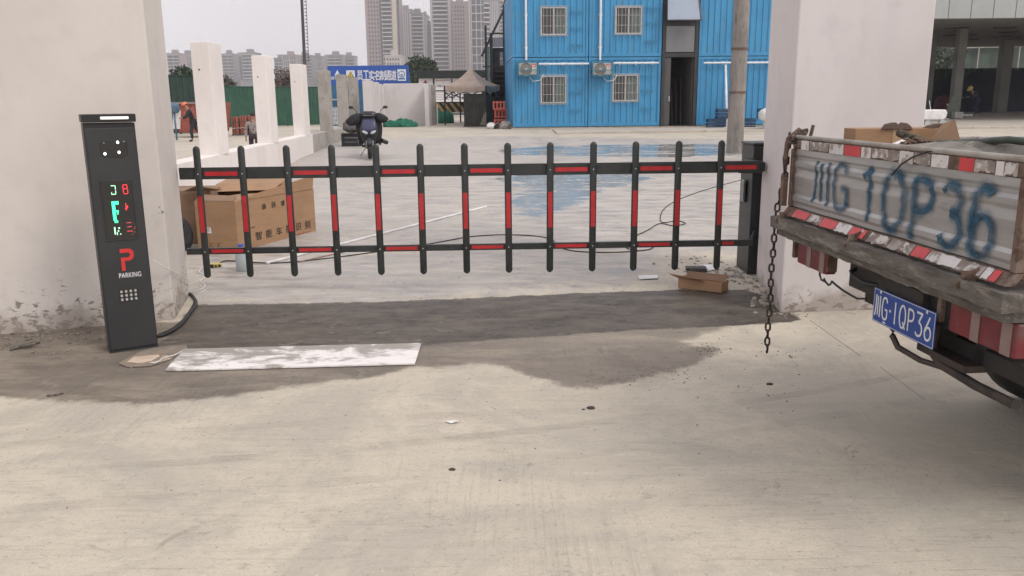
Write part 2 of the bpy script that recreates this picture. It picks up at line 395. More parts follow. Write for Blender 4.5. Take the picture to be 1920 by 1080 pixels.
# tyre marks: faint curved pairs of bands
def track(cx, cy, rad, wdt, amt, cc):
    px_ = mth(N, L, 'SUBTRACT', sx, cx); py_ = mth(N, L, 'SUBTRACT', sy, cy)
    rr = mth(N, L, 'SQRT', mth(N, L, 'ADD', mth(N, L, 'MULTIPLY', px_, px_), mth(N, L, 'MULTIPLY', py_, py_)))
    e = mth(N, L, 'ABSOLUTE', mth(N, L, 'SUBTRACT', rr, rad))
    k = mth(N, L, 'SUBTRACT', 1, ramp(N, L, mth(N, L, 'ADD', e, mth(N, L, 'MULTIPLY', mth(N, L, 'SUBTRACT', fine, .5), .03)), wdt * .6, wdt))
    rib = mth(N, L, 'MULTIPLY_ADD', mth(N, L, 'SINE', mth(N, L, 'MULTIPLY', rr, 260)), .25, .75)
    k = mth(N, L, 'MULTIPLY', mth(N, L, 'MULTIPLY', k, rib), mth(N, L, 'MULTIPLY', ramp(N, L, mid, .38, .62), amt))
    return mixc(N, L, k, cc, (.24, .215, .185))
sepn = N.new('ShaderNodeSeparateXYZ'); L.new(raw, sepn.inputs[0]); sx, sy = sepn.outputs[0], sepn.outputs[1]
for t in ((-4, 19, 15.65, .05, .5), (-4.1, 19, 16.02, .05, .3), (1.5, -14, 18.2, .06, .25), (14, 9, 13.6, .05, .2), (-18, -2, 18.8, .06, .15)): cc = track(*t, cc)
# saw cuts and a crack
def cut(p, q, wdt, amt, cc, wob=.012):
    a, e = G(*p), G(*q); d = (e - a); d.z = 0; ln = d.length; d.normalize()
    u = mth(N, L, 'ADD', mth(N, L, 'MULTIPLY', mth(N, L, 'SUBTRACT', sx, a.x), d.x), mth(N, L, 'MULTIPLY', mth(N, L, 'SUBTRACT', sy, a.y), d.y))
    vv = mth(N, L, 'ADD', mth(N, L, 'MULTIPLY', mth(N, L, 'SUBTRACT', sx, a.x), -d.y), mth(N, L, 'MULTIPLY', mth(N, L, 'SUBTRACT', sy, a.y), d.x))
    vv = mth(N, L, 'ABSOLUTE', mth(N, L, 'ADD', vv, mth(N, L, 'MULTIPLY', mth(N, L, 'SUBTRACT', mid, .5), wob * 2)))
    k = mth(N, L, 'MULTIPLY', mth(N, L, 'LESS_THAN', vv, wdt), mth(N, L, 'LESS_THAN', mth(N, L, 'ABSOLUTE', mth(N, L, 'SUBTRACT', u, ln / 2)), ln / 2))
    return mixc(N, L, mth(N, L, 'MULTIPLY', k, amt), cc, (.13, .11, .095))
cc = cut((1518, 600), (1614, 668), .004, .8, cc, .004); cc = cut((1650, 688), (1735, 750), .004, .6, cc, .004)
cc = cut((560, 548), (850, 462), .004, .45, cc); cc = cut((700, 253), (1180, 262), .03, .6, cc, .1)
cc = mixc(N, L, mth(N, L, 'MULTIPLY', crk, .0), cc, (.16, .135, .105))
# stains, and the darker, less rough area in front of the gate
e1 = mth(N, L, 'MULTIPLY', mth(N, L, 'SUBTRACT', mixc(N, L, .65, mid, edge), .5), 1.9)
gk = ramp(N, L, mth(N, L, 'ADD', A('grey'), mth(N, L, 'MULTIPLY', e1, 1.5)), -.25, .30)
cc = mixc(N, L, mth(N, L, 'MULTIPLY', gk, mth(N, L, 'MULTIPLY_ADD', ramp(N, L, edge, .42, .58), .35, .55)), cc, mixc(N, L, ramp(N, L, smear, .36, .66), (.475, .44, .42), (.235, .218, .205)))
dk = mth(N, L, 'MULTIPLY', ramp(N, L, mth(N, L, 'ADD', A('darker'), mth(N, L, 'MULTIPLY', e1, .25)), -.02, .07), mth(N, L, 'MULTIPLY_ADD', ramp(N, L, sx, -.6, .6), -.22, 1.0))
cc = mixc(N, L, dk, cc, mixc(N, L, ramp(N, L, smear, .35, .68), mixc(N, L, ramp(N, L, mid, .4, .62), (.27, .225, .175), (.19, .16, .13)), (.14, .118, .095)))
mk = ramp(N, L, mth(N, L, 'ADD', A('mud'), mth(N, L, 'MULTIPLY', e1, .45)), -.06, .12)
cc = mixc(N, L, mth(N, L, 'MULTIPLY', mk, mth(N, L, 'MULTIPLY_ADD', ramp(N, L, edge, .40, .60), .5, .15)), cc, mixc(N, L, ramp(N, L, mid, .4, .6), (.13, .10, .078), (.19, .16, .13)))
wk = ramp(N, L, mth(N, L, 'ADD', A('wet'), mth(N, L, 'MULTIPLY', e1, .16)), -.012, .03)
cc = mixc(N, L, wk, cc, mixc(N, L, ramp(N, L, smear, .40, .62), mixc(N, L, ramp(N, L, edge, .42, .6), (.125, .104, .081), (.082, .067, .051)), mixc(N, L, ramp(N, L, fine, .4, .6), (.034, .027, .020), (.072, .058, .044))))
# standing water
pn = N.new('ShaderNodeMapping'); pn.inputs['Scale'].default_value = (1, 2.2, 1); pn.inputs['Rotation'].default_value = (0, 0, .35); L.new(raw, pn.inputs[0])
pnn = mixc(N, L, .38, noise(N, L, pn.outputs[0], .9, 7, .6, .5), noise(N, L, pn.outputs[0], 5, 7, .7, .5))
pk = ramp(N, L, mth(N, L, 'ADD', mth(N, L, 'MULTIPLY', mth(N, L, 'MINIMUM', A('pool'), .25), .5), mth(N, L, 'SUBTRACT', pnn, .555)), -.02, .05)
cc = mixc(N, L, mth(N, L, 'MULTIPLY', pk, .55), cc, (.30, .33, .34))
pebk = ramp(N, L, fine, .66, .72)
cc = mixc(N, L, mth(N, L, 'MULTIPLY', pebk, .35), cc, (.16, .14, .12))
cc = mixc(N, L, mth(N, L, 'MULTIPLY', ramp(N, L, fine2, .50, .62), mth(N, L, 'MULTIPLY', dk, .35)), cc, (.10, .085, .068))
cc = mixc(N, L, mth(N, L, 'MULTIPLY', ramp(N, L, edge, .56, .62), mth(N, L, 'MULTIPLY', dk, .4)), cc, (.30, .265, .22))
L.new(cc, b.inputs['Base Color'])
rg = mixc(N, L, dk, .78, .55); rg = mixc(N, L, wk, rg, .5)
rg = mixc(N, L, mth(N, L, 'MULTIPLY', gk, ramp(N, L, smear, .42, .6)), rg, .30); rg = mixc(N, L, pk, rg, mixc(N, L, ramp(N, L, mid, .45, .62), .06, .24)); L.new(rg, b.inputs['Roughness'])
bh = mth(N, L, 'MULTIPLY', mth(N, L, 'ADD', mth(N, L, 'MULTIPLY', fine, .7), mth(N, L, 'MULTIPLY', mth(N, L, 'ADD', grit, fine2), .3)), mth(N, L, 'SUBTRACT', 1, pk))
bh = mth(N, L, 'ADD', bh, mth(N, L, 'ADD', mth(N, L, 'MULTIPLY', smear, 1.0), mth(N, L, 'MULTIPLY', bru, -.5)))
k = N.new('ShaderNodeBump'); k.inputs['Distance'].default_value = .011
L.new(mixc(N, L, pk, .55, .05), k.inputs['Strength']); L.new(bh, k.inputs['Height']); L.new(k.outputs[0], b.inputs['Normal'])
me.materials.append(mt)

# ------------------------------------------------------------------ gate pillars
def fv(px, py, Y): return at(px, py, Y)
A0 = Vector((-2.57, 6.14, 0)); dl = Vector((-c_(R(18)), -s_(R(18)), 0)); ds = Vector((-s_(R(13)), c_(R(13)), 0))
t = thing('gate_pillar', A0, 'wide white plastered gate pillar behind the black parking terminal, spattered with mud at its foot', 'pillar')
b = MB(); b.foot([A0, A0 + dl * 2.6, A0 + dl * 2.6 + ds * .8, A0 + ds * .79], -.1, 5.0); b.build('shaft', m_wallL, t, bevel=.012)
b = MB(); q = [A0 - dl * .08 - ds * .08, A0 + dl * 2.68 - ds * .08, A0 + dl * 2.68 + ds * .88, A0 + ds * .87 - dl * .08]; b.foot(q, 5.0, 5.18); b.build('cap', m_wallL, t, bevel=.01)
for (px, py, sz) in ((298, 388, .012), (304, 397, .016), (297, 399, .008), (311, 402, .007)):
    q = A0 + ds * .42; d_ = ray(px, py); nn = Vector((c_(R(13)), -s_(R(13)) * -1, 0)); k_ = (A0 - Vector((0, 0, H))).dot(nn) / d_.dot(nn); q = Vector((0, 0, H)) + d_ * k_
    b = MB(); b.ell(q + nn * .002, sz * .5, sz, sz * .8, 9, 6); b.build('plaster_chip', m_conc, t)
B0 = Vector((2.05, 6.17, 0))
t = thing('gate_pillar', B0, 'white plastered gate pillar behind the truck, closing the black picket gate', 'pillar')
b = MB(); B1 = at(1744, 100, 6.27); b.foot([B0, (B1.x, 6.25), (B1.x + .02, 7.36), (2.20, 7.33)], -.1, 5.0); b.build('shaft', m_wallR, t, bevel=.012)
b = MB(); b.foot([(B0.x - .07, 6.09), (B1.x + .08, 6.17), (B1.x + .1, 7.44), (2.13, 7.41)], 5.0, 5.18); b.build('cap', m_wallR, t, bevel=.01)

# ------------------------------------------------------------------ barrier gate
GL, GR_ = 6.85, 7.03
def gY(x): return GL + (x + 2.7) / 4.8 * (GR_ - GL)
gd = Vector((4.8, GR_ - GL, 0)).normalized(); gn = Vector((gd.y, -gd.x, 0))
base = gpt(2.32, 7.62)
t = thing('barrier_gate', base, 'closed black picket barrier gate with red reflective strips and drive cabinet', 'barrier gate')
def gp(x, off, z): return Vector((x, gY(x), z)) + gn * off
def gbox(b, x0, x1, o0, o1, z0, z1):
    b.add([gp(x, o, z) for x in (x0, x1) for o in (o0, o1) for z in (z0, z1)], [(0, 1, 3, 2), (4, 6, 7, 5), (0, 4, 5, 1), (2, 3, 7, 6), (0, 2, 6, 4), (1, 5, 7, 3)])
XL, XR = -2.715, 2.085
pxs = [379, 461, 545, 628, 710, 791, 873, 953, 1031, 1111, 1189, 1268, 1347]
pX = [at(p, 390, gY((p - 960) / 223)).x for p in pxs]
b = MB(); gbox(b, XL, XR, -.045, .0, 1.000, 1.088); top = b.build('top_rail', m_gate, t, bevel=.004)
b = MB(); gbox(b, XL, XR - .02, -.035, .0, .375, .428); bot = b.build('bottom_rail', m_gate, t, bevel=.003)
b = MB(); gbox(b, XL, XR, -.030, .0, 1.089, 1.096); b.build('rail_lip', m_gate, top, bevel=.001)
ends = pX + [XR + .02]
for i in range(0, 13, 2):
    a, e = ends[i] + .045, ends[i + 1] - .045
    b = MB(); gbox(b, a, e, .0005, .003, 1.028, 1.062); b.build('red_strip', m_red, top)
    b = MB(); gbox(b, a, e - (.16 if i == 12 else 0), .0005, .003, .388, .416); b.build('red_strip', m_red, bot)
    if i < 12:
        pass
for i, x in enumerate(pX):
    b = MB(); pr = .029
    tl_ = (0, .003, -.002, .001, -.003, .002, 0, -.002, .003, 0, -.001, .002, -.003)[i]
    def ring(z, k=1): return [Vector((x + tl_ * (z - .7), gY(x), z)) + gd * (pr * k * c_(a)) + gn * (.018 + .016 * k * s_(a)) for a in [2 * math.pi * j / 16 for j in range(16)]]
    z0, z1 = .205, 1.245
    zz = [(z0 - .026, .15), (z0 - .022, .5), (z0 - .012, .84), (z0, 1), (z1, 1), (z1 + .012, .84), (z1 + .022, .5), (z1 + .026, .15)]
    b.loft([ring(z, k) for z, k in zz]); p = b.build('picket', m_gate, t, smooth=True, auto=50)
    b = MB(); b.k = 0; gbox(b, x - .018, x + .018, .0335, .0365, .565, .865); b.build('red_strip', m_red, p)
    for z in (1.045, .402):
        b = MB(); c = Vector((x, gY(x), z)) + gn * .034; b.ell(c, .006, .005, .006, 8, 5); b.build('screw', m_screw, p, smooth=True)
# cabinet
cz = base.z
b = MB(); b.foot([(2.155, 7.46), (2.50, 7.47), (2.50, 7.85), (2.155, 7.84)], cz, 1.2); cab = b.build('cabinet', m_black, t, bevel=.006)
b = MB(); b.foot([(2.145, 7.45), (2.51, 7.46), (2.51, 7.86), (2.145, 7.85)], 1.202, 1.222); b.build('lid', m_black, cab, bevel=.006)
b = MB(); b.foot([(2.125, 7.60), (2.154, 7.60), (2.154, 7.72), (2.125, 7.72)], .68, .88); b.build('radar_sensor', m_gloss, t, bevel=.012)
b = MB(); b.box(1.93, 2.13, 7.075, 7.13, .99, 1.09); b.box(2.09, 2.155, 7.10, 7.60, 1.0, 1.08); b.build('arm_bracket', m_gate, t, bevel=.004)
b = MB(); b.path([(2.0, 7.08, .40), (2.1, 7.2, .41), (2.2, 7.44, .45)], .012); b.build('stay_rod', m_gate, t, smooth=True)

# ------------------------------------------------------------------ parking terminal
P0 = G(245, 655); rz = R(30)
t = thing('parking_terminal', (P0.x + .03, P0.y + .12, 0), 'black upright parking terminal with green and red display, red letter P and PARKING lettering', 'parking terminal', rz); t.scale = (.91, .91, 1.065); t.location = G(240, 657) + Vector((-.012, .10, 0))
def lb(b, name, m, p, **k): return b.build(name, m, p, local=True, **k)
W2, D2, HT = .165, .105, 1.44
b = MB(); rings = []
def rrect(z, wx, wy, r, yo=0, n=4):
    pts = []
    for cx, cy, a in ((wx - r, wy - r, 0), (-wx + r, wy - r, 90), (-wx + r, -wy + r, 180), (wx - r, -wy + r, 270)):
        for k in range(n + 1): pts.append(Vector((cx + r * c_(R(a + 90 * k / n)), cy + r * s_(R(a + 90 * k / n)) + yo, z)))
    return pts
b.loft([rrect(0, W2 - .003, D2, .012), rrect(.03, W2, D2, .012), rrect(1.40, W2, D2, .012)])
body = lb(b, 'body', m_black, t, bevel=.003)
b = MB(); b.box(-W2 - .006, W2 + .006, -D2 - .045, D2 + .006, 1.405, 1.452); b.v[:] = [(x, y + (.012 if z < 1.42 and y < 0 else 0), z) for x, y, z in b.v]
cap = lb(b, 'cap', m_black, t, bevel=.004)
b = MB(); b.box(-.055, .125, -D2 - .0475, -D2 - .035, 1.421, 1.438); lb(b, 'light_strip', mat('diffuser', (.9, .9, .88), None, 4, .3, emit=.35), cap, bevel=.004)
b = MB(); b.prism([(-.150, .02), (.150, .02), (.155, .03), (.155, 1.362), (.145, 1.372), (-.145, 1.372), (-.155, 1.362), (-.155, .03)], (0, -D2 - .0005, 0), (1, 0, 0), (0, 0, 1), (0, -.014, 0))
fp = lb(b, 'front_panel', m_black, t, bevel=.003)
FY = -D2 - .0145
b = MB(); b.prism([(-.075, 1.205), (.055, 1.195), (.085, 1.21), (.09, 1.29), (.07, 1.305), (-.065, 1.30), (-.085, 1.285), (-.085, 1.22)], (.01, FY, 0), (1, 0, 0), (0, 0, 1), (0, -.004, 0))
cw = lb(b, 'camera_window', m_gloss, t, bevel=.003)
m_led = mat('led_white', (1, 1, 1), None, 4, .3, emit=3)
for x, z in ((-.058, 1.222), (.032, 1.228), (.030, 1.287)):
    b = MB(); b.ell((x + .01, FY - .005, z), .0085, .004, .0085, 10, 6); lb(b, 'led', m_led, cw, smooth=True)
for x, z in ((-.058, 1.285), (.07, 1.29)):
    b = MB(); b.ell((x + .01, FY - .005, z), .007, .003, .005, 10, 6); lb(b, 'led', mat('led_off', (.22, .22, .22), None, 4, .3), cw, smooth=True)
b = MB(); b.tube((0, FY - .003, 1.255), (0, FY - .008, 1.255), .026, n=20); lb(b, 'lens', m_gloss, cw, smooth=True, auto=40)
b = MB(); DZ = -.027; b.box(-.098, .100, FY - .004, FY, .735 + DZ, 1.085 + DZ); ds_ = lb(b, 'display', m_gloss, t, bevel=.002)
b = MB()
for x0, x1, z0, z1 in ((-.104, .106, .727, .735), (-.104, .106, 1.085, 1.093), (-.104, -.098, .735, 1.085), (.100, .106, .735, 1.085)): b.box(x0, x1, FY - .006, FY + .001, z0 + DZ, z1 + DZ)
lb(b, 'display_frame', m_black, ds_, bevel=.001)
m_grn = mat('led_green', (.05, 1, .35), (.05, 1, .35), 4, .3, emit=1.6); m_grn2 = mat('led_green_pale', (.45, .9, .6), None, 4, .3, emit=.8)
m_rd = mat('led_red', (1, .04, .05), (1, .04, .05), 4, .3, emit=1.0)
def seg(name, m, rects):
    b = MB()
    for x0, x1, z0, z1 in rects: b.box(x0, x1, FY - .0052, FY - .0042, z0 + DZ, z1 + DZ)
    lb(b, name, m, ds_)
seg('green_character', m_grn2, [(-.035, -.008, 1.056, 1.061), (-.010, -.005, 1.035, 1.058), (-.010, -.005, 1.010, 1.030), (-.035, -.008, 1.005, 1.010), (-.037, -.032, 1.006, 1.020)])
seg('green_character', m_grn, [(-.042, -.022, .85, .955), (-.042, .002, .945, .965), (-.022, -.002, .900, .910), (-.036, -.014, .835, .850), (-.014, -.006, .885, .905)])
seg('green_character', m_grn2, [(-.045, -.036, .765, .810), (-.030, -.024, .760, .778), (-.018, -.006, .798, .806), (-.010, -.002, .762, .768), (-.022, -.014, .78, .79)])
seg('red_character', m_rd, [(.040, .044, 1.010, 1.060), (.044, .066, 1.059, 1.063), (.066, .070, 1.038, 1.060), (.046, .066, 1.035, 1.039), (.068, .072, 1.008, 1.034), (.044, .068, 1.005, 1.009)])
seg('red_character', m_rd, [(.046, .050, .905, .950), (.052, .060, .918, .935), (.040, .046, .912, .918)])
seg('red_character', mat('led_red_dim', (.6, .05, .08), None, 4, .3, emit=.6), [(.040, .072, .828, .833), (.042, .070, .803, .808), (.038, .074, .776, .781), (.08, .09, .77, .772), (.085, .089, .79, .796), (.07, .074, .757, .761), (.09, .096, .80, .803)])
def Lp(x, z, o=0): return (x, FY - .0008 - o, z)
b = MB(); pp = [(-.035, .70), (.028, .70), (.05, .694), (.064, .678), (.064, .652), (.052, .634), (.03, .626), (-.006, .626), (-.006, .565), (-.032, .565), (-.032, .646), (.024, .646), (.036, .655), (.036, .668), (.026, .676), (-.035, .676)]
b.prism([(x * .9, z) for x, z in pp], (.006, FY, -.055), (1, 0, 0), (0, 0, 1), (0, -.002, 0)); lb(b, 'letter_logo', mat('sign_red', (.62, .03, .03), None, 4, .45, bump=0), fp)
text('PARKING', m_white, (-.047, FY, .466), (1, 0, 0), (0, 0, 1), .146, .030, fp, 'lettering', bold=.004, local=True)
b = MB(); b.prism([(-.062, .385), (.045, .385), (.07, .40), (.07, .455), (.05, .468), (-.062, .468)], (.0, FY, -.072), (1, 0, 0), (0, 0, 1), (0, -.001, 0)); gr = lb(b, 'speaker_grille', m_dark, t)
mh = mat('grille_hole', (.42, .40, .37), None, 8, .5)
for i in range(4):
    for j in range(3):
        b = MB(); b.tube((-.044 + i * .031, FY - .0005, .330 + j * .025), (-.044 + i * .031, FY - .0025, .330 + j * .025), .0088, n=12); lb(b, 'grille_hole', mh, gr)
b = MB(); b.foot([(-.168, -.122), (.168, -.122), (.168, .11), (-.168, .11)], .001, .006); lb(b, 'base_plate', m_black, t, bevel=.002)

# ------------------------------------------------------------------ cargo truck (its tail faces the gate opening)
m_alu = mat('tailgate_metal', (.40, .395, .39), (.30, .295, .29), 3, .42, .55, bump=.1, stretch=(1, .35, 2.5), c3=(.22, .19, .165), s3=5, lo3=.56, hi3=.8)
m_alu2 = mat('side_board_metal', (.36, .35, .335), (.28, .27, .25), 3, .5, .4, c3=(.2, .16, .13), s3=6)
m_rust = mat('rusty_steel', (.15, .095, .07), (.24, .19, .16), 9, .85, .2, bump=.5, c3=(.09, .055, .04), s3=18, lo3=.45, hi3=.6)
m_wood = mat('weathered_wood', (.13, .115, .10), (.075, .064, .056), 5, .92, bump=.6, stretch=(5, .9, 5), c3=(.22, .195, .17), s3=7, lo3=.5, hi3=.66, bd=.01)
m_tapew = mat('reflective_white', (.60, .57, .56), (.50, .47, .46), 6, .45, c3=(.26, .20, .18), s3=11, lo3=.53, hi3=.60)
m_taper = mat('reflective_worn_red', (.52, .035, .04), (.44, .03, .035), 6, .4, c3=(.45, .36, .34), s3=9, lo3=.60, hi3=.66)
m_tapeg = mat('reflective_peeled', (.20, .16, .14), (.36, .32, .30), 12, .8, c3=(.52, .49, .47), s3=16, lo3=.52, hi3=.56)
m_chas = mat('chassis_black', (.022, .021, .021), (.035, .03, .027), 6, .8, bump=.3)
m_lens = mat('lamp_red', (.15, .012, .018), (.09, .012, .016), 6, .45, c3=(.12, .055, .05), s3=7, lo3=.48, hi3=.66); m_lensw = mat('lamp_dusty', (.22, .15, .14), None, 8, .4)
TO = Vector((1.447, 4.3, 0)); trz = R(4.6)
t = thing('cargo_truck', TO, 'battered flatbed cargo truck parked tail-first with plate and blue stencilled number on its tailgate', 'truck', trz)
truck = t
TW = 1.76
# corrugated tailgate panel: profile along z, extruded along -y
prof = [(1.352, 0), (1.325, -.001), (1.314, .004), (1.300, .004), (1.287, -.005), (1.268, -.005), (1.254, .001), (1.235, .001), (1.222, -.003), (1.212, -.003), (1.200, 0), (1.150, 0), (1.138, .003), (1.128, .003), (1.114, -.006), (1.094, -.006), (1.080, 0), (1.062, 0)]
def px_of(z):
    for (za, xa), (zb, xb) in zip(prof, prof[1:]):
        if zb <= z <= za: return xa + (xb - xa) * (za - z) / (za - zb)
    return 0
b = MB(); n = len(prof); segs_ = 24; vs = []; fs = []
for k in range(segs_ + 1):
    y = -.03 - (TW - .06) * k / segs_; dz = .0025 * math.sin(k * 1.3) ; dx = .003 * math.sin(k * .9 + 1)
    vs += [(x + dx, y, z) for z, x in prof]
for k in range(segs_):
    for i in range(n - 1): fs.append((k * n + i, k * n + i + 1, (k + 1) * n + i + 1, (k + 1) * n + i))
b.add(vs, fs); b.box(.02, .035, -TW + .03, -.03, 1.062, 1.352)
tg = lb(b, 'tailgate', m_alu, t, smooth=True, auto=20)
m_spray = None
mt, N, L, bs = nodes('spray_blue'); v, raw = coords(N, L)
n_ = noise(N, L, v, 22, 7, .7); n2_ = noise(N, L, v, 5, 3)
L.new(mixc(N, L, n2_, (.012, .05, .12), (.02, .10, .15)), bs.inputs['Base Color']); bs.inputs['Roughness'].default_value = .7
at_ = N.new('ShaderNodeAttribute'); at_.attribute_name = 'soft'
L.new(mth(N, L, 'MULTIPLY', ramp(N, L, mth(N, L, 'ADD', n_, mth(N, L, 'MULTIPLY', n2_, .5)), .38, .98), ramp(N, L, at_.outputs['Fac'], 0, .7)), bs.inputs['Alpha'])
m_spray = mt
mt, N, L, bs = nodes('spray_halo'); v, raw = coords(N, L)
bs.inputs['Base Color'].default_value = (.02, .10, .16, 1); bs.inputs['Roughness'].default_value = .8
at_ = N.new('ShaderNodeAttribute'); at_.attribute_name = 'soft'
L.new(mth(N, L, 'MULTIPLY', mth(N, L, 'MULTIPLY', ramp(N, L, noise(N, L, v, 11, 8, .7), .25, .72), .62), ramp(N, L, at_.outputs['Fac'], 0, 1)), bs.inputs['Alpha'])
m_halo = mt
def subdiv(b, dx=.012):
    import bmesh
    bm = bmesh.new(); vv = [bm.verts.new(p) for p in b.v]
    for q in b.f:
        try: bm.faces.new([vv[i] for i in q])
        except ValueError: pass
    for _ in range(6):
        es = [e for e in bm.edges if abs(e.verts[0].co.z - e.verts[1].co.z) > dx or (e.verts[0].co - e.verts[1].co).length > .05]
        if not es: break
        bmesh.ops.subdivide_edges(bm, edges=es, cuts=1); bmesh.ops.triangulate(bm, faces=bm.faces)
    b.v = []; b.f = []
    bm.verts.index_update()
    for v in bm.verts: b.v.append((px_of(v.co.z) + v.co.x + .0, v.co.y, v.co.z))
    for f in bm.faces: b.f.append(tuple(x.index for x in f.verts))
    b.mi = [0] * len(b.f); bm.free()
def spray(s, y, w, z0, z1, bold):
    th = .031 if s not in 'SG' else .022
    def soft(o):
        a = o.data.attributes.new('soft', 'FLOAT', 'POINT'); a.data.foreach_set('value', [(0., 1., 1., 0.)[i % 4] for i in range(len(o.data.vertices))])
    soft(lb(strokes(s, y, z0, w, z1 - z0, th * 2.6, lambda z: px_of(z) - .0035), 'paint_overspray', m_halo, tg))
    soft(lb(strokes(s, y, z0, w, z1 - z0, th, lambda z: px_of(z) - .0048), 'painted_character', m_spray, tg))
def ly(px): 
    k = (px - 960) / F; D = (1.447 + .0806 * 4.3) / (k + .0806); return -(4.3 - D)
for s, p0, p1, z0, z1 in (('S', 1527, 1556, 1.11, 1.31), ('G', 1566, 1591, 1.11, 1.31), ('1', 1622, 1648, 1.09, 1.315), ('O', 1661, 1700, 1.085, 1.31), ('P', 1719, 1755, 1.07, 1.305), ('3', 1776, 1811, 1.085, 1.30), ('6', 1832, 1873, 1.08, 1.31)):
    spray(s, ly(p0), ly(p0) - ly(p1), z0, z1, .03)
# frame of the tailgate
b = MB(); b.path([(.0, .03, 1.412), (.0, -TW - .03, 1.412)], .011); lb(b, 'top_tube', mat('worn_tube', (.33, .31, .28), (.24, .2, .17), 8, .55, .3), t, smooth=True)
b = MB(); b.box(-.006, .03, -TW, 0, 1.354, 1.400); top_strip = lb(b, 'top_frame', m_rust, t, bevel=.003)
def strip(parent, z0, z1, x, pat, name='reflective_tape'):
    for p0, p1, k in pat:
        y0, y1 = ly(p0), ly(p1); b = MB(); rr = random.Random(int(p0)); n = 9
        m = {'w': m_tapew, 'r': m_taper, 'g': m_tapeg}[k]; j = .006 if k == 'g' else .003
        a = [(y0 + (y1 - y0) * i / n, z0 + rr.uniform(0, j) * (1 if k != 'g' else 2)) for i in range(n + 1)]; c = [(y0 + (y1 - y0) * i / n, z1 - rr.uniform(0, j)) for i in range(n, -1, -1)]
        b.prism(a + c, (x, 0, 0), (0, 1, 0), (0, 0, 1), (-.0012, 0, 0)); lb(b, name, m, parent)
strip(top_strip, 1.352, 1.400, -.0065, [(1501, 1515, 'w'), (1517, 1552, 'g'), (1554, 1580, 'w'), (1582, 1612, 'r'), (1614, 1632, 'w'), (1634, 1685, 'g'), (1686, 1712, 'w'), (1714, 1745, 'g'), (1747, 1779, 'w'), (1800, 1828, 'r'), (1829, 1868, 'g'), (1870, 1885, 'w'), (1886, 1912, 'g')])
for y0, y1 in ((-.03, .0), (-TW, -TW + .03)): b = MB(); b.box(-.015, .03, y0, y1, 1.06, 1.353); lb(b, 'end_post', m_rust, t, bevel=.003)
b = MB(); b.box(-.012, .02, -TW, 0, 1.018, 1.058); b.v[:] = [(x - (.03 if z < 1.03 else 0), y, z) for x, y, z in b.v]
low = lb(b, 'bed_edge', m_rust, t, bevel=.002)
for p0, p1, k in [(1503, 1531, 'r'), (1533, 1556, 'g'), (1557, 1586, 'r'), (1587, 1613, 'w'), (1614, 1643, 'r'), (1652, 1690, 'g'), (1692, 1738, 'g'), (1740, 1768, 'r'), (1770, 1830, 'w'), (1831, 1880, 'g'), (1882, 1896, 'w'), (1898, 1912, 'r')]:
    y0, y1 = ly(p0), ly(p1); b = MB(); rr = random.Random(p1); n = 8
    xa = lambda z: -.0135 - .03 * (1.058 - z) / .04
    z_ = lambda lo, j: (1.022 if lo else 1.056) + rr.uniform(-j, j)
    pts = [(y0 + (y1 - y0) * i / n, z_(1, .003 if k != 'g' else .007)) for i in range(n + 1)] + [(y0 + (y1 - y0) * i / n, z_(0, .002)) for i in range(n, -1, -1)]
    m_ = len(pts); b.add([(xa(z) - .0015, y, z) for y, z in pts] + [(xa(z), y, z) for y, z in pts], [tuple(range(m_))] + [(i, (i + 1) % m_, (i + 1) % m_ + m_, i + m_) for i in range(m_)])
    lb(b, 'reflective_tape', {'w': m_tapew, 'r': m_taper, 'g': m_tapeg}[k], low)
# wooden bumper beam with broken upper edge
def plank(name, x0, x1, z0, z1, y0, y1, seed, amp, m=m_wood):
    rr = random.Random(seed); b = MB(); n = 46; rings = []
    for i in range(n + 1):
        y = y0 + (y1 - y0) * i / n
        e = lambda a=amp: rr.uniform(-a, a)
        rings.append([Vector((x0 + e(), y, z0 + e())), Vector((x1, y, z0 + e(.002))), Vector((x1, y, z1 + e())), Vector((x0 + .6 * (x1 - x0), y, z1 + e() * 1.4)), Vector((x0 + e(), y, z1 + e()))])
    b.loft(rings); return lb(b, name, m, t)
plank('bumper_plank', -.075, .03, .945, 1.004, .06, -TW - .04, 3, .0035)
plank('bumper_plank', -.045, .03, .905, .943, .05, -TW - .02, 5, .003)
# rusted lump and hinge straps
for y in (-.03, -.78, -1.58):
    b = MB(); b.cbox((-.045, y, 1.01), .03, .05, .04); b.path([(-.02, y - .02, 1.04), (-.05, y, 1.02), (-.08, y + .01, .98)], .012); lb(b, 'hinge', m_rust, t, bevel=.004)
# tail lamps
for y0, y1 in ((-.10, -.42), (-1.40, -1.755)):
    b = MB(); b.box(-.005, .05, y1, y0, .745, .862); lampo = lb(b, 'tail_lamp', m_lens, t, bevel=.008); lampo.location = (0, -.035, .042)
    yy = y0 + (y1 - y0) * .36; b = MB(); b.box(-.0075, -.0055, yy - .045, yy, .747, .857); lb(b, 'lamp_segment', m_lensw, lampo)
    yy = y0 + (y1 - y0) * .80; b = MB(); b.box(-.0075, -.0055, yy - .05, yy, .747, .857); lb(b, 'lamp_segment', m_lensw, lampo)
for y in (-.07, -.45, -1.36, -1.775): b = MB(); b.box(.0, .05, y - .012, y + .012, .80, .904); lb(b, 'lamp_bracket', m_chas if y < -1.5 else m_rust, t, bevel=.003)
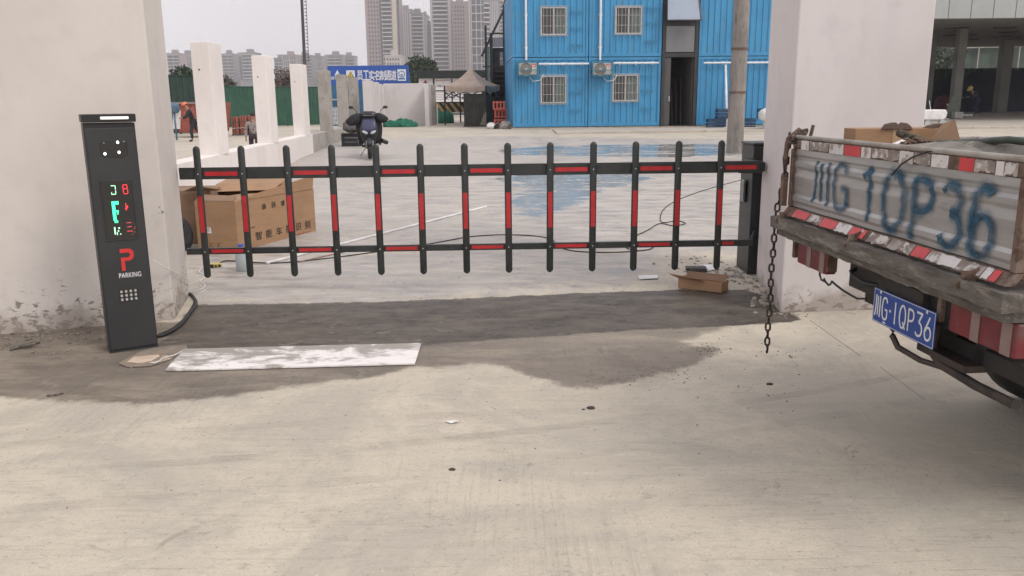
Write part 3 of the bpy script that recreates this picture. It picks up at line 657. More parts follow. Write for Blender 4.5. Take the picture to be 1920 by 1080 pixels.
# chassis
b = MB()
b.box(.02, .10, -1.43, -.64, .775, .903); b.box(.101, 4.9, -.76, -.64, .70, .86); b.box(.101, 4.9, -1.32, -1.20, .70, .86)
for x in (.6, 1.3, 2.0, 2.7): b.box(x, x + .06, -1.10, -.62, .66, .76)
b.box(.03, 3.2, -TW, 0, .905, .985)
for i in range(6): b.box(.3 + i * .5, .36 + i * .5, -TW + .04, -.04, .83, .904)
lb(b, 'chassis', m_chas, t, bevel=.004)
b = MB(); b.path([(.06, -.6, .84), (.0, -.58, .80), (-.01, -.62, .79), (.0, -.7, .775), (.03, -.8, .78)], .01)
b.path([(.02, -.24, .745), (.012, -.255, .72), (.01, -.28, .70), (.02, -.30, .695), (.01, -.315, .705), (.0, -.33, .715), (.0, -.345, .705), (.01, -.36, .69), (.01, -.38, .70), (.0, -.41, .72), (.0, -.45, .712), (.01, -.5, .698), (.02, -.56, .688), (.02, -.62, .686), (.03, -.68, .70)], .005, 6)
lb(b, 'wiring', m_cable, t, smooth=True).location = (0, -.11, .05)
b = MB(); b.path([(.06, -1.02, .70), (.05, -1.02, .60)], .022); b.path([(.06, -1.14, .55), (.02, -1.0, .545), (.0, -.87, .56), (-.01, -.84, .60), (-.01, -.84, .625)], .012, 8); b.path([(.05, -1.0, .60), (.04, -1.1, .56), (.05, -1.3, .545), (.05, -1.5, .55)], .018, 8); b.box(.03, .2, -1.25, -.95, .575, .60)
lb(b, 'tow_hook', mat('oily_steel', (.06, .045, .038), (.03, .028, .026), 12, .6, .4, bump=.4), t, smooth=True, auto=50).location = (0, -.25, .07)
b = MB(); b.box(.10, .16, -TW, -1.2, .665, .73); b.box(.1, .14, -1.5, -1.44, .66, .78); lb(b, 'underrun_bar', m_chas, t, bevel=.004)
# number plate
b = MB(); b.box(-.03, -.0285, -1.245, -.805, .668, .808); np_ = lb(b, 'number_plate', mat('plate_blue', (.012, .055, .26), (.012, .045, .22), 6, .35, c3=(.05, .08, .2), s3=20), t, bevel=.0005); np_.location = (0, -.155, .034)
mpw = mat('plate_white', (.66, .67, .68), None, 6, .5)
b = MB()
for a in ((-1.242, -.808, .8025, .8045), (-1.242, -.808, .6715, .6735), (-.811, -.809, .674, .802), (-1.241, -1.239, .674, .802)): b.box(-.0308, -.0302, a[0], a[1], a[2], a[3])
lb(b, 'plate_border', mpw, np_)
for s, y, w in (('S', .822, .040), ('G', .878, .038), ('I', .970, .010), ('Q', 1.008, .042), ('P', 1.070, .036), ('F3', 1.124, .040), ('F6', 1.182, .040)):
    lb(strokes(s, -y, .694, w, .088, .0085, lambda z: -.0309, .006), 'lettering', mpw, np_)
b = MB(); b.cbox((-.031, -.938, .738), .001, .01, .01); b.cbox((-.031, -.90, .681), .001, .022, .005); lb(b, 'lettering', mpw, np_)
b = MB(); b.box(-.012, .03, -1.12, -.85, .80, .86); b.ell((-.02, -.93, .79), .008, .01, .01); b.ell((-.02, -1.13, .79), .008, .01, .01); b.box(-.028, .03, -.99, -.97, .79, .81); lb(b, 'plate_lamp', m_chas, t, bevel=.004).location = (0, -.155, .03)
b = MB()
for y in (-.86, -1.19): b.ell((-.032, y, .797), .003, .007, .007, 10, 6)
lb(b, 'plate_screw', m_screw, np_, smooth=True)
# latch lever, stake and chain at the far corner
b = MB(); b.path([(-.03, .015, 1.08), (-.035, .02, 1.30), (-.02, .03, 1.40), (.03, .02, 1.445), (.06, .0, 1.42)], .014); b.path([(.075, -.01, 1.40), (.085, -.02, 1.47)], .009); b.box(-.045, -.02, .0, .035, 1.06, 1.22); lb(b, 'latch_lever', m_rust, t, smooth=True, auto=40)
def links(name, pts_fn, n, parent, L_=.054, w=.036, r=.0062):
    b = MB()
    for i in range(n):
        p, d, tw = pts_fn(i); d = d.normalized(); sd_ = d.cross(Vector((1, 0, 0)))
        sd_ = sd_.normalized(); ot = d.cross(sd_); a = sd_ * c_(tw) + ot * s_(tw)
        pts = []
        for k in range(16):
            q = 2 * math.pi * k / 16; ex = (w / 2 - r) * c_(q); ey = (w / 2 - r) * s_(q) + math.copysign(L_ / 2 - w / 2, s_(q) if abs(s_(q)) > 1e-6 else 1)
            pts.append(p + a * ex + d * ey)
        b.path(pts, r, 6, close=True)
    return lb(b, name, mat('chain_steel', (.085, .06, .048), (.05, .042, .038), 20, .8, .3, bump=.4), parent, smooth=True)
ca = Vector((-.04, .045, 1.41)); 
def chain_pt(i):
    z = 1.41 - i * .0405
    x = -.01 - .02 * min(1, i / 10); y = .045 + .006 * math.sin(i * .8) 
    return Vector((x - (.03 * min(1, max(0, (i - 5) / 6))), y, z)), Vector((-.05 * (i < 11), 0, -1)), (i % 2) * math.pi / 2 + .5 + .1 * math.sin(i)
links('chain', chain_pt, 29, t)
links('chain', lambda i: (Vector((.06 - .012 * i, .02 - .008 * i, 1.435 - .001 * i * i)), Vector((-1, -.6, -.2)), (i % 2) * 1.57), 8, t)
# bed, sides, cab, wheels (mostly past the right edge of the frame)
b = MB(); b.box(.035, 3.2, -TW + .02, -.02, .986, 1.0); lb(b, 'bed_floor', m_rust, t)
for y0 in (-.012, -TW - .018):
    b = MB(); b.box(.04, 3.2, y0, y0 + .03, 1.0, 1.385); b.box(.04, 3.2, y0 - .006, y0 + .036, 1.385, 1.402)
    for i in range(6): b.box(.3 + i * .52, .36 + i * .52, y0 - .01, y0 + .04, .98, 1.38)
    lb(b, 'side_board', m_alu2, t, bevel=.004)
b = MB(); b.box(3.2, 3.24, -TW, .0, 1.0, 1.75); lb(b, 'headboard', m_alu2, t, bevel=.01)
m_cabp = mat('cab_paint', (.10, .16, .30), None, 5, .35)
b = MB(); b.prism([(3.3, .62), (4.95, .62), (4.98, 1.25), (4.8, 1.3), (4.62, 2.05), (4.4, 2.12), (3.35, 2.12), (3.3, 2.0)], (0, -TW + .02, 0), (1, 0, 0), (0, 0, 1), (0, TW - .04, 0)); cabo = lb(b, 'cab', m_cabp, t, bevel=.05, seg=3)
for y in (-TW + .01, -.024):
    b = MB(); b.prism([(3.7, 1.3), (4.6, 1.3), (4.45, 1.95), (3.7, 1.95)], (0, y, 0), (1, 0, 0), (0, 0, 1), (0, .014, 0)); lb(b, 'side_window', m_gloss, cabo)
b = MB(); b.add([(4.83, -TW + .12, 1.34), (4.83, -.12, 1.34), (4.66, -.15, 2.0), (4.66, -TW + .15, 2.0)], [(0, 1, 2, 3)]); lb(b, 'windscreen', m_gloss, cabo)
def wheel(cx, cy):
    b = MB(); rings = []
    for dy, r in ((-.09, .20), (-.1, .31), (-.085, .355), (-.05, .375), (.05, .375), (.085, .355), (.1, .31), (.09, .20)):
        rings.append([Vector((cx + r * c_(2 * math.pi * k / 40), cy + dy, .375 + r * s_(2 * math.pi * k / 40))) for k in range(40)])
    b.loft(rings); w_ = lb(b, 'wheel', m_rubber, t, smooth=True, auto=50)
    b = MB(); b.tube((cx, cy - .085, .375), (cx, cy + .085, .375), .198, n=24); b.tube((cx, cy - .11, .375), (cx, cy + .11, .375), .07, n=16); lb(b, 'rim', m_steel, w_, smooth=True, auto=40)
for cx in (1.40, 4.2):
    for cy in (-.17, -TW + .17): wheel(cx, cy)
b = MB(); b.tube((1.40, -TW + .2, .375), (1.40, -.2, .375), .06); b.ell((1.40, -TW / 2, .375), .16, .16, .16); b.box(1.0, 1.8, -1.2, -.55, .44, .60); lb(b, 'axle', m_chas, t, smooth=True, auto=50)
b = MB(); b.loft([[Vector((.62 + r * c_(2 * math.pi * k / 36), -.95 + r * s_(2 * math.pi * k / 36), z)) for k in range(36)] for z, r in ((.62, .2), (.605, .30), (.63, .36), (.70, .375), (.77, .36), (.79, .30), (.78, .2))]); sw_ = lb(b, 'spare_wheel', m_rubber, t, smooth=True, auto=50)
b = MB(); b.tube((.62, -.95, .64), (.62, -.95, .74), .198, n=24); lb(b, 'rim', m_rust, sw_, smooth=True, auto=40)
for y in (-.36, -TW + .02): b = MB(); b.box(1.0, 1.015, y, y + .34, .22, .84); lb(b, 'mud_flap', m_rubber, t, bevel=.003)
b = MB(); b.box(.95, 1.9, -TW + .03, -TW + .28, .80, .84); b.box(.95, .98, -.3, -.03, .45, .84); lb(b, 'mudguard', m_chas, t)
# ---- cargo: each piece is a thing of its own
TM = Matrix.Translation(TO) @ Matrix.Rotation(trz, 4, 'Z')
def tl(x, y, z): return TM @ Vector((x, y, z))
def tw(px, py, lx):   # world point of a pixel on the truck-local plane x = lx
    d = ray(px, py); o = Vector((0, 0, H)); n = (TM.to_3x3() @ Vector((1, 0, 0))); k = (TM @ Vector((lx, 0, 0)) - o).dot(n) / d.dot(n)
    return o + d * k
def sheet(b, pts, th):
    pts = [Vector(p) for p in pts]; nn = (pts[1] - pts[0]).cross(pts[2] - pts[0]).normalized() * th; n = len(pts)
    b.add(pts + [p + nn for p in pts], [tuple(range(n))[::-1], tuple(range(n, 2 * n))] + [(i, (i + 1) % n, (i + 1) % n + n, i + n) for i in range(n)])
t2 = thing('cardboard_box', tl(.75, -.35, 1.0), 'long brown cardboard box lying in the truck bed', 'box')
Yc = 4.05
b = MB(); q = [at(1604, 241, Yc), at(1780, 244, Yc), at(1780, 330, Yc), at(1604, 330, Yc)]
z1 = q[0].z; x0, x1 = q[0].x, q[1].x
b.box(x0, x1, Yc, Yc + .14, 1.002, z1); b.build('carton', m_card, t2, bevel=.004)
b = MB(); b.box(x0 + .18, x0 + .23, Yc - .0015, Yc, 1.003, z1 - .002); b.build('tape', m_tape, t2)
b = MB(); sheet(b, [at(1745, 262, 3.92), at(1800, 264, 3.92), at(1790, 224, 3.94), at(1766, 232, 3.97)], .004); b.build('flap', m_card_d, t2)
for lab, pts in (('brown notched disc lying on the cardboard box in the truck', [(1654, 242), (1661, 233), (1672, 230), (1681, 229.5), (1684, 233), (1688, 233), (1691, 229.5), (1702, 231), (1709, 237), (1712, 243)]),
                 ('brown curved offcut beside the raised box flap in the truck', [(1732, 240), (1741, 235), (1756, 232), (1772, 231), (1769, 239), (1750, 241)])):
    Yd = 4.04 if '1654' in str(pts) else 3.98
    b = MB(); sheet(b, [at(p[0], p[1], Yd) for p in pts], .02); tag(b.build('wood_offcut', mat('brown_board', (.13, .085, .065), None, 9, .8), bevel=.002), lab, 'offcut')
b = MB(); b.path([at(1686, 249, 3.85), at(1700, 255, 3.8), at(1722, 262, 3.75), at(1745, 271, 3.7)], .018, 10); tag(b.build('steel_spring', mat('spring_steel', (.12, .10, .06), (.03, .025, .02), 60, .7, .3, bump=.8, stretch=(1, 1, 1)), smooth=True), 'short thick ribbed pipe lying on the cargo', 'pipe')
b = MB(); b.path([at(1742, 274, 3.7), at(1762, 268, 3.6), at(1790, 268, 3.5), at(1830, 268, 3.3), at(1860, 264, 3.1), at(1890, 262, 2.9), at(1925, 266, 2.8)], .013, 8); tag(b.build('hose', mat('hose_green', (.05, .07, .05), (.02, .025, .022), 12, .6), smooth=True), 'dark green hose draped over the truck load', 'hose')
b = MB(); b.path([tw(1672, 328, -.02), tw(1690, 308, -.025), tw(1712, 294, -.02), tw(1740, 284, -.01), tw(1770, 283, .0), tw(1800, 288, .03)], .0035, 6); tag(b.build('wire', m_cable, smooth=True), 'thin black wire hanging over the tailgate top', 'wire')
b = MB(); rr = random.Random(4)
pts = [at(1690, 272, 3.6), at(1745, 268, 3.65), at(1800, 270, 3.45), at(1860, 266, 3.2), at(1925, 268, 2.9), at(1935, 305, 2.75), at(1870, 298, 2.8), at(1780, 289, 3.1), at(1700, 283, 3.4)]
n = len(pts); cen = sum(pts, Vector()) / n
vs = pts + [p - Vector((0, 0, .2)) for p in pts] + [cen + Vector((.05, .1, .02))]
b.add(vs, [(i, (i + 1) % n, 2 * n) for i in range(n)] + [(i, i + n, (i + 1) % n + n, (i + 1) % n) for i in range(n)])
tag(b.build('tarpaulin', mat('grey_tarp', (.20, .185, .16), (.12, .11, .095), 7, .8, bump=.6, c3=(.30, .29, .25), s3=8), bevel=.01), 'dirty grey tarpaulin covering the truck load near the hose', 'tarpaulin')
b = MB(); sheet(b, [at(1668, 271, 3.7), at(1690, 262, 3.72), at(1703, 259, 3.72), at(1680, 274, 3.65)], .003); tag(b.build('white_offcut', m_white), 'white board offcut sticking out of the truck bed', 'offcut')
b = MB(); rr = random.Random(9)
for i in range(24):
    p = at(1700 + rr.random() * 35, 264 + rr.random() * 14, 3.62); d = Vector((rr.uniform(-1, 1), rr.uniform(-1, 1), rr.uniform(-.3, .5))) * .035; b.path([p - d, p + d * .4 + Vector((0, 0, .01)), p + d], .006, 6)
tag(b.build('scrap_metal', m_rust, smooth=True), 'heap of rusty scrap in the truck bed', 'scrap', kind='stuff')
# ------------------------------------------------------------------ cardboard boxes behind the gate
def carton(name, cor, h, label, m=m_card, flaps=(), group=None, taper=0):
    """cor: four ground corners (world xy, order round)"""
    zz = [float(gz(c[0], c[1])) for c in cor]; z0 = min(zz) + .002
    t = thing(name, (cor[0][0], cor[0][1], z0), label, 'box', group=group)
    b = MB(); b.foot(cor, z0, z0 + h); o = b.build('carton', m, t, bevel=.006)
    return t, z0
g1 = G(372, 470); g2 = G(462, 470)
def gx(px, py): p = G(px, py); return (p.x, p.y)
fr = Vector(gx(448, 472) + (0,)); fl = Vector(gx(372, 470) + (0,)); br = Vector(gx(593, 432) + (0,))
hb = at(440, 378, fr.y).z - float(gz(fr.x, fr.y))
cor = [tuple(fl)[:2], tuple(fr)[:2], tuple(br)[:2], tuple(br + (fl - fr))[:2]]
t, z0 = carton('cardboard_box', cor, hb, 'large open cardboard box printed with black characters behind the left pickets')
eR = (br - fr); LR = eR.length; eR.normalize(); eN = Vector((eR.y, -eR.x, 0)); UP = Vector((0, 0, 1))
eF = (fr - fl); LF = eF.length; eF.normalize()
# tall outer flap rising past the top edge at the far end
b = MB(); p = fr + Vector((0, 0, z0 + hb)) + eN * .004
sheet(b, [p + eR * .05, p + eR * LR * .98, p + eR * LR * 1.0 + UP * .16, p + eR * .35 + UP * .05], .004); b.build('flap', m_card, t)
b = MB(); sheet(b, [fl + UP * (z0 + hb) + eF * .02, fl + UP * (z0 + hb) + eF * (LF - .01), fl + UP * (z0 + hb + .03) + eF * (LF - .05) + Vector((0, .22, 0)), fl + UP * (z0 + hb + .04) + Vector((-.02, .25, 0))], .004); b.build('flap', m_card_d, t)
def onface(s, u, v, w, h, m=m_ink, bold=.02, rot=0):
    o = fr + eR * (u * LR) + UP * (z0 + v * hb) + eN * .0025
    if rot == 180: text(s, m, o + eR * w + UP * h, -eR, -UP, w, h, t, 'lettering', bold)
    elif rot == 90: text(s, m, o + eR * w, UP, -eR, h, w, t, 'lettering', bold)
    else: text(s, m, o, eR, UP, w, h, t, 'lettering', bold)
for i, ch in enumerate('智能车牌识别'): onface(ch, .20 + .128 * i, .14, .075 * LR, .17 * hb)
for i, ch in enumerate('够轻拿'): onface(ch, .30 + .12 * i, .74, .055 * LR, .12 * hb, rot=180)
onface('小心轻放 请勿倒置', .06, .40, .20, .022, bold=0); onface('智能停车管理一体化系统', .72, .03, .26, .025, mat('ink_red', (.35, .06, .03), None, 20, .8), bold=0)
nF = Vector((eF.y, -eF.x, 0)); o = fl + eF * .10 + UP * (z0 + .2) + nF * .003
b = MB(); sheet(b, [o, o + eF * .075 - UP * .012, o + eF * .07 + UP * .055, o - eF * .005 + UP * .062], .0005); lab_ = b.build('shipping_label', m_white, t)
for k in range(5):
    b = MB(); q = o + eF * .006 + UP * (.012 + .009 * k) + nF * .0008; sheet(b, [q, q + eF * (.055 - .01 * (k % 2)), q + eF * (.055 - .01 * (k % 2)) + UP * .003, q + UP * .003], .0004); b.build('print_line', m_ink, lab_)
for k in range(2):
    b = MB(); q = o + eF * (.03 + .09 * k) - UP * .155 + nF * .002
    for a_, c2_ in ((0, .003), (.04, .043)): sheet(b, [q + UP * a_, q + eF * .06 + UP * a_, q + eF * .06 + UP * c2_, q + UP * c2_], .0005)
    sheet(b, [q + eF * .012 + UP * .01, q + eF * .03 + UP * .01, q + eF * .022 + UP * .032], .0005); b.build('handling_mark', m_ink, t)
# further boxes
c1 = G(430, 395); Y2 = fr.y + 1.0
p0 = at(405, 350, Y2); p1 = at(523, 350, Y2)
t, _ = carton('cardboard_box', [(p0.x, Y2), (p1.x, Y2 + .1), (p1.x - .1, Y2 + .75), (p0.x - .1, Y2 + .65)], at(460, 345, Y2).z - float(gz(-3, Y2)), 'plain cardboard box standing just behind the large printed one')
b = MB(); sheet(b, [(p0.x, Y2 - .004, at(460, 345, Y2).z), (p1.x, Y2 + .096, at(460, 345, Y2).z), (p1.x - .02, Y2 - .18, at(460, 345, Y2).z - .05), (p0.x + .1, Y2 - .25, at(460, 345, Y2).z - .06)], .004); b.build('flap', m_card, t)
Y3 = fr.y + .45; p0 = at(340, 400, Y3); p1 = at(398, 400, Y3)
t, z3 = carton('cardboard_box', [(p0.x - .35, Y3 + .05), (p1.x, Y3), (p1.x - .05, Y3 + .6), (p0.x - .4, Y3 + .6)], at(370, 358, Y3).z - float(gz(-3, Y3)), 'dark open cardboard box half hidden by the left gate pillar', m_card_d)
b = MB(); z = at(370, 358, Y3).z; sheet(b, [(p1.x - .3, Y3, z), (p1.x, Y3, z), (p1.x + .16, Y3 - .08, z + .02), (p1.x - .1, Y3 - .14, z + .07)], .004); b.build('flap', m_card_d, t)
p = G(352, 468); b = MB(); rr = random.Random(2)
b.ell((p.x - .06, p.y - .02, p.z + .16), .13, .12, .17, 16, 10, pw=.8); b.ell((p.x - .04, p.y - .08, p.z + .30), .09, .09, .07, 12, 8)
b.path([(p.x - .02, p.y - .13, p.z + .1), (p.x + .05, p.y - .12, p.z + .28), (p.x - .04, p.y - .1, p.z + .37)], .018, 8)
b.v[:] = [(x + rr.uniform(-.008, .008), y + rr.uniform(-.008, .008), z + rr.uniform(-.008, .008)) for x, y, z in b.v]
tag(b.build('tool_bag', mat('dark_cloth', (.03, .03, .035), (.06, .055, .06), 20, .95, bump=.6), smooth=True), 'dark cloth tool bag beside the boxes at the pillar edge', 'bag')
# bottle
p = G(455, 508); t = thing('bottle', p, 'pale grey bottle with blue cap standing before the boxes', 'bottle')
b = MB(); prf = [(0, .045), (.01, .052), (.19, .052), (.215, .04), (.225, .024), (.238, .024)]
b.loft([[p + Vector((r * 1.15 * c_(a), r * .8 * s_(a), z)) for a in [2 * math.pi * k / 20 for k in range(20)]] for z, r in prf]); b.build('body', mat('milky_plastic', (.42, .47, .48), None, 3, .35, bump=0), t, smooth=True, auto=40)
b = MB(); b.tube(p + UP * .238, p + UP * .262, .028, n=16); b.build('cap', mat('blue_cap', (.05, .10, .42), None, 3, .4), t, smooth=True, auto=40)
# power plug
p = G(405, 501); t = thing('extension_socket', p, 'yellow and black extension socket on the ground by the left picket', 'socket', R(20))
b = MB(); b.box(-.055, .055, -.03, .03, .003, .038); lb(b, 'housing', mat('yellow_plastic', (.55, .45, .10), None, 5, .4), t, bevel=.006)
b = MB(); b.box(-.057, -.02, -.0315, -.028, .004, .036); b.box(-.012, .01, -.0315, -.028, .008, .03); b.box(.02, .045, -.0315, -.028, .008, .03); lb(b, 'sockets', m_dark, t, bevel=.002)
# cables
def cable(name, pts, r, m, label, dz=None, raw=()):
    P = [Vector(p) for p in raw] + [G(*q) + Vector((0, 0, (r if dz is None else dz))) for q in pts]
    # Catmull-Rom smoothing
    out = []
    for i in range(len(P) - 1):
        a, b_, c, d = P[max(i - 1, 0)], P[i], P[i + 1], P[min(i + 2, len(P) - 1)]
        for k in range(7):
            u = k / 7; out.append(.5 * (2 * b_ + (c - a) * u + (2 * a - 5 * b_ + 4 * c - d) * u * u + (3 * b_ - a - 3 * c + d) * u ** 3))
    out.append(P[-1]); b = MB(); b.path(out, r, 7)
    return tag(b.build(name, m, smooth=True), label, 'cable')
cable('cable', [(412, 494), (425, 490), (460, 492), (520, 494), (600, 487), (700, 474), (800, 459), (880, 445), (940, 441), (1000, 443), (1035, 450), (1045, 462), (1080, 472), (1150, 474), (1210, 470), (1226, 462), (1210, 457), (1180, 458), (1175, 466), (1195, 470)], .006, m_cable, 'long black cable running along the ground under the gate')
cable('cable', [(1190, 444), (1215, 432), (1237, 420), (1262, 424), (1285, 420), (1270, 415), (1245, 418), (1238, 412), (1243, 395), (1262, 380), (1300, 364), (1345, 350), (1390, 338)], .006, m_cable, 'black cable looping towards the gate cabinet')
cable('cable', [(296, 634), (315, 628), (338, 613), (355, 592), (368, 572), (360, 556), (352, 553)], .013, m_cable, 'thick black power cable between terminal and pillar corner')
cable('cable', [(298, 629), (320, 620), (345, 600), (362, 575), (366, 562)], .008, m_cable, 'thinner black cable beside the thick power cable at the pillar corner')
pa = A0 + ds * .05 + Vector((.012, 0, 0)); 
cable('cable', [(376, 538), (384, 545), (368, 550), (360, 545)], .0035, m_cablew, 'thin white wire sagging across the left pillar side', raw=[tuple(at(288, 488, 6.02)), tuple(at(318, 506, 6.10)), tuple(at(336, 517, 6.4)), tuple(at(352, 526, 6.75))])
cable('cable', [(398, 500), (380, 503), (374, 512), (386, 518), (376, 528), (384, 535), (379, 543), (362, 548)], .005, m_cablew, 'curled white flex leading from the yellow extension socket')
# long white strip
a = G(500, 493, .012); e = G(912, 387, .012)
b = MB(); b.beam(a, e, .03, .018); tag(b.build('trunking_strip', m_white, bevel=.003), 'long thin white trunking strip lying across the ground', 'strip')
a = G(560, 491, .008); e = G(690, 462, .008); b = MB(); b.beam(a, e, .012, .01); tag(b.build('steel_rod', mat('reddish_rod', (.30, .17, .14), None, 5, .6), bevel=.002), 'thin reddish rod lying beside the white trunking strip', 'rod')
# marble-like board
cs = [G(345, 658), G(790, 647), G(778, 685), G(310, 698)]
mt, N, L, bs = nodes('dirty_board'); v, raw = coords(N, L, (1, 1.6, 1))
n1 = noise(N, L, v, 5, 9, .7, .4); sp = N.new('ShaderNodeSeparateXYZ'); L.new(raw, sp.inputs[0])
gx_ = N.new('ShaderNodeMapRange'); gx_.inputs[1].default_value = -2.1; gx_.inputs[2].default_value = -.6; gx_.inputs[3].default_value = .08; gx_.inputs[4].default_value = -.05; L.new(sp.outputs[0], gx_.inputs[0])
gy_ = N.new('ShaderNodeMapRange'); gy_.inputs[1].default_value = 4.9; gy_.inputs[2].default_value = 5.4; gy_.inputs[3].default_value = -.10; gy_.inputs[4].default_value = .07; L.new(sp.outputs[1], gy_.inputs[0])
kk = ramp(N, L, mth(N, L, 'ADD', mth(N, L, 'ADD', n1, gx_.outputs[0]), gy_.outputs[0]), .41, .58)
cc = mixc(N, L, mth(N, L, 'MULTIPLY', kk, .8), (.76, .73, .71), (.20, .175, .145)); L.new(cc, bs.inputs['Base Color']); bs.inputs['Roughness'].default_value = .6
bumpn(N, L, bs, n1, .2)
b = MB(); pp = [Vector((c.x, c.y, .004)) for c in cs]; sheet(b, pp, -.012 if (pp[1] - pp[0]).cross(pp[2] - pp[0]).z < 0 else .012); tag(b.build('white_board', mt, bevel=.002), 'long white board smeared with dirt lying in front of the gate', 'board')
b = MB(); pp = [G(*q) + UP * .004 for q in ((222, 683), (262, 662), (300, 652), (350, 648), (352, 656), (318, 676), (282, 688), (240, 690))]; sheet(b, pp, .004 if (pp[1] - pp[0]).cross(pp[2] - pp[0]).z > 0 else -.004)
tag(b.build('cardboard_sheet', mat('muddy_card', (.24, .195, .15), (.17, .145, .12), 6, .95, bump=.4, c3=(.42, .33, .25), s3=5, lo3=.56, hi3=.62)), 'muddy flattened cardboard sheet at the foot of the terminal', 'cardboard')
b = MB(); pp = [G(*q) + UP * .010 for q in ((238, 682), (252, 672), (298, 668), (300, 671), (284, 680), (262, 684))]; sheet(b, pp, .002 if (pp[1] - pp[0]).cross(pp[2] - pp[0]).z > 0 else -.002)
tag(b.build('paper_scrap', mat('tan_scrap', (.55, .43, .33), None, 9, .9)), 'torn tan paper scrap lying on the muddy cardboard', 'paper')
b = MB(); b.path([G(*q) + UP * .012 for q in ((280, 683), (290, 684), (300, 680), (303, 676), (330, 668), (348, 658))], .004, 6); tag(b.build('wire', m_cablew, smooth=True), 'short bent white wire offcut by the cardboard sheet', 'wire')
# small open box by the right pickets
p = G(1262, 547); t = thing('small_carton', (G(1310, 545).x, G(1310, 545).y, G(1310, 545).z), 'small torn open cardboard tray on the ground before the right pickets', 'box')
a, bb = G(1272, 540), G(1352, 551); d = Vector((bb.x - a.x, bb.y - a.y, 0)); nb = Vector((-d.y, d.x, 0)).normalized() * .15; zc = a.z + .004
b = MB(); hgt = .085
P4 = [a, bb, bb + nb, a + nb]; P4 = [Vector((q.x, q.y, zc)) for q in P4]
for i in range(4):
    q0, q1 = P4[i], P4[(i + 1) % 4]; hh = hgt if i != 2 else .06; sheet(b, [q0, q1, q1 + UP * hh, q0 + UP * hh], .004)
sheet(b, P4, .004); b.build('tray', m_card, t)
b = MB(); q = P4[0] + UP * hgt; sheet(b, [q, q + d * .62, q + d * .55 - nb * .5 + UP * .03, q - d * .22 - nb * .15 + UP * .035], .004); b.build('flap', m_card, t)
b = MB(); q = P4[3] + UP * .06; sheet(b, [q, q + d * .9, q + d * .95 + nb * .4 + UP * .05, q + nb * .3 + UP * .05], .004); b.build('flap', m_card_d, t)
p = G(1305, 508); b = MB(); b.cbox(p + UP * .02, .19, .13, .03, R(-8)); 
for i in range(7): b.cbox(p + UP * .038 + Vector((-.075 + .025 * i, 0, 0)), .008, .11, .008, R(-8))
tag(b.build('drain_grate', mat('grate_dark', (.05, .05, .045), (.09, .085, .08), 12, .7, bump=.5), bevel=.003), 'small dark ribbed grate lying by the paper sheets', 'grate')
for nm, q, lb_ in (('paper_sheet', ((1197, 518), (1232, 517), (1234, 524), (1199, 525)), 'white paper sheet on the ground left of the small carton'), ('paper_sheet', ((1312, 498), (1335, 497), (1350, 505), (1325, 510)), 'white paper sheet tucked behind the dark grate'), ('paper_scrap', ((835, 792), (852, 790), (861, 793), (846, 796)), 'tiny white leaf-shaped scrap on the bare foreground concrete')):
    b = MB(); pp = [G(*w_) + UP * .006 for w_ in q]; pp[2] += UP * .006; sheet(b, pp, -.0015 if (pp[1] - pp[0]).cross(pp[2] - pp[0]).z < 0 else .0015); tag(b.build(nm, m_white), lb_, 'paper')
# loose rubble
def rubble(name, spots, label, m, seed, cat='rubble'):
    rr = random.Random(seed); b = MB()
    for (px, py, sx_, sy_, n_, r_) in spots:
        for i in range(n_):
            x, y = rr.gauss(px, sx_), rr.gauss(py, sy_)
            if y < 300: continue
            p = G(x, y); r = r_ * rr.uniform(.3, 1.5)
            o = len(b.v); b.ell(p + UP * r * .2, r * rr.uniform(.8, 1.5), r * rr.uniform(.7, 1.2), r * .6, 6, 4)
            b.v[o:] = [(x_ + rr.uniform(-r, r) * .25, y_ + rr.uniform(-r, r) * .25, z_ + rr.uniform(-r, r) * .15) for x_, y_, z_ in b.v[o:]]
    return tag(b.build(name, m), label, cat, kind='stuff')
m_rub = mat('rubble', (.24, .20, .165), (.13, .11, .09), 20, .95, bump=.4)
rubble('rubble', [(110, 622, 60, 10, 90, .014), (60, 648, 40, 10, 40, .011), (215, 600, 90, 9, 60, .008), (150, 640, 90, 20, 60, .006)], 'crumbled plaster debris along the foot of the left pillar', m_rub, 1)
rubble('rubble', [(1432, 560, 14, 14, 60, .017), (1400, 522, 26, 7, 60, .016), (1360, 505, 28, 9, 50, .013), (1300, 490, 40, 8, 40, .010), (1478, 588, 22, 4, 40, .008)], 'broken concrete rubble at the foot of the gate cabinet', mat('rubble_pale', (.34, .31, .27), (.2, .18, .15), 20, .95, bump=.4), 2)
rubble('pebbles', [(900, 760, 500, 90, 120, .0028), (960, 640, 300, 50, 60, .0032), (1200, 708, 70, 8, 60, .004), (1480, 660, 30, 7, 16, .005), (1480, 655, 120, 60, 40, .003), (1440, 720, 60, 20, 12, .004), (900, 560, 250, 30, 60, .004), (1325, 655, 18, 4, 50, .005)], 'scattered grit over the concrete', mat('grit', (.17, .14, .115), None, 20, .95), 3)
for q, r_, lb_ in (((1108, 766), .016, 'largest dark pebble on the foreground concrete'), ((1094, 768), .007, 'small dark pebble just left of the largest one'), ((848, 881), .011, 'lone dark pebble low in the foreground centre'), ((1443, 721), .014, 'dark flat pebble on the concrete below the hanging chain')):
    b = MB(); p = G(*q); o = len(b.v); b.ell(p + UP * r_ * .25, r_ * 1.4, r_, r_ * .55, 9, 6); rr = random.Random(int(q[0])); b.v[:] = [(x + rr.uniform(-1, 1) * r_ * .15, y + rr.uniform(-1, 1) * r_ * .15, z) for x, y, z in b.v]
    tag(b.build('pebble', mat('pebble_dark', (.06, .05, .045), None, 20, .9), smooth=True), lb_, 'pebble')
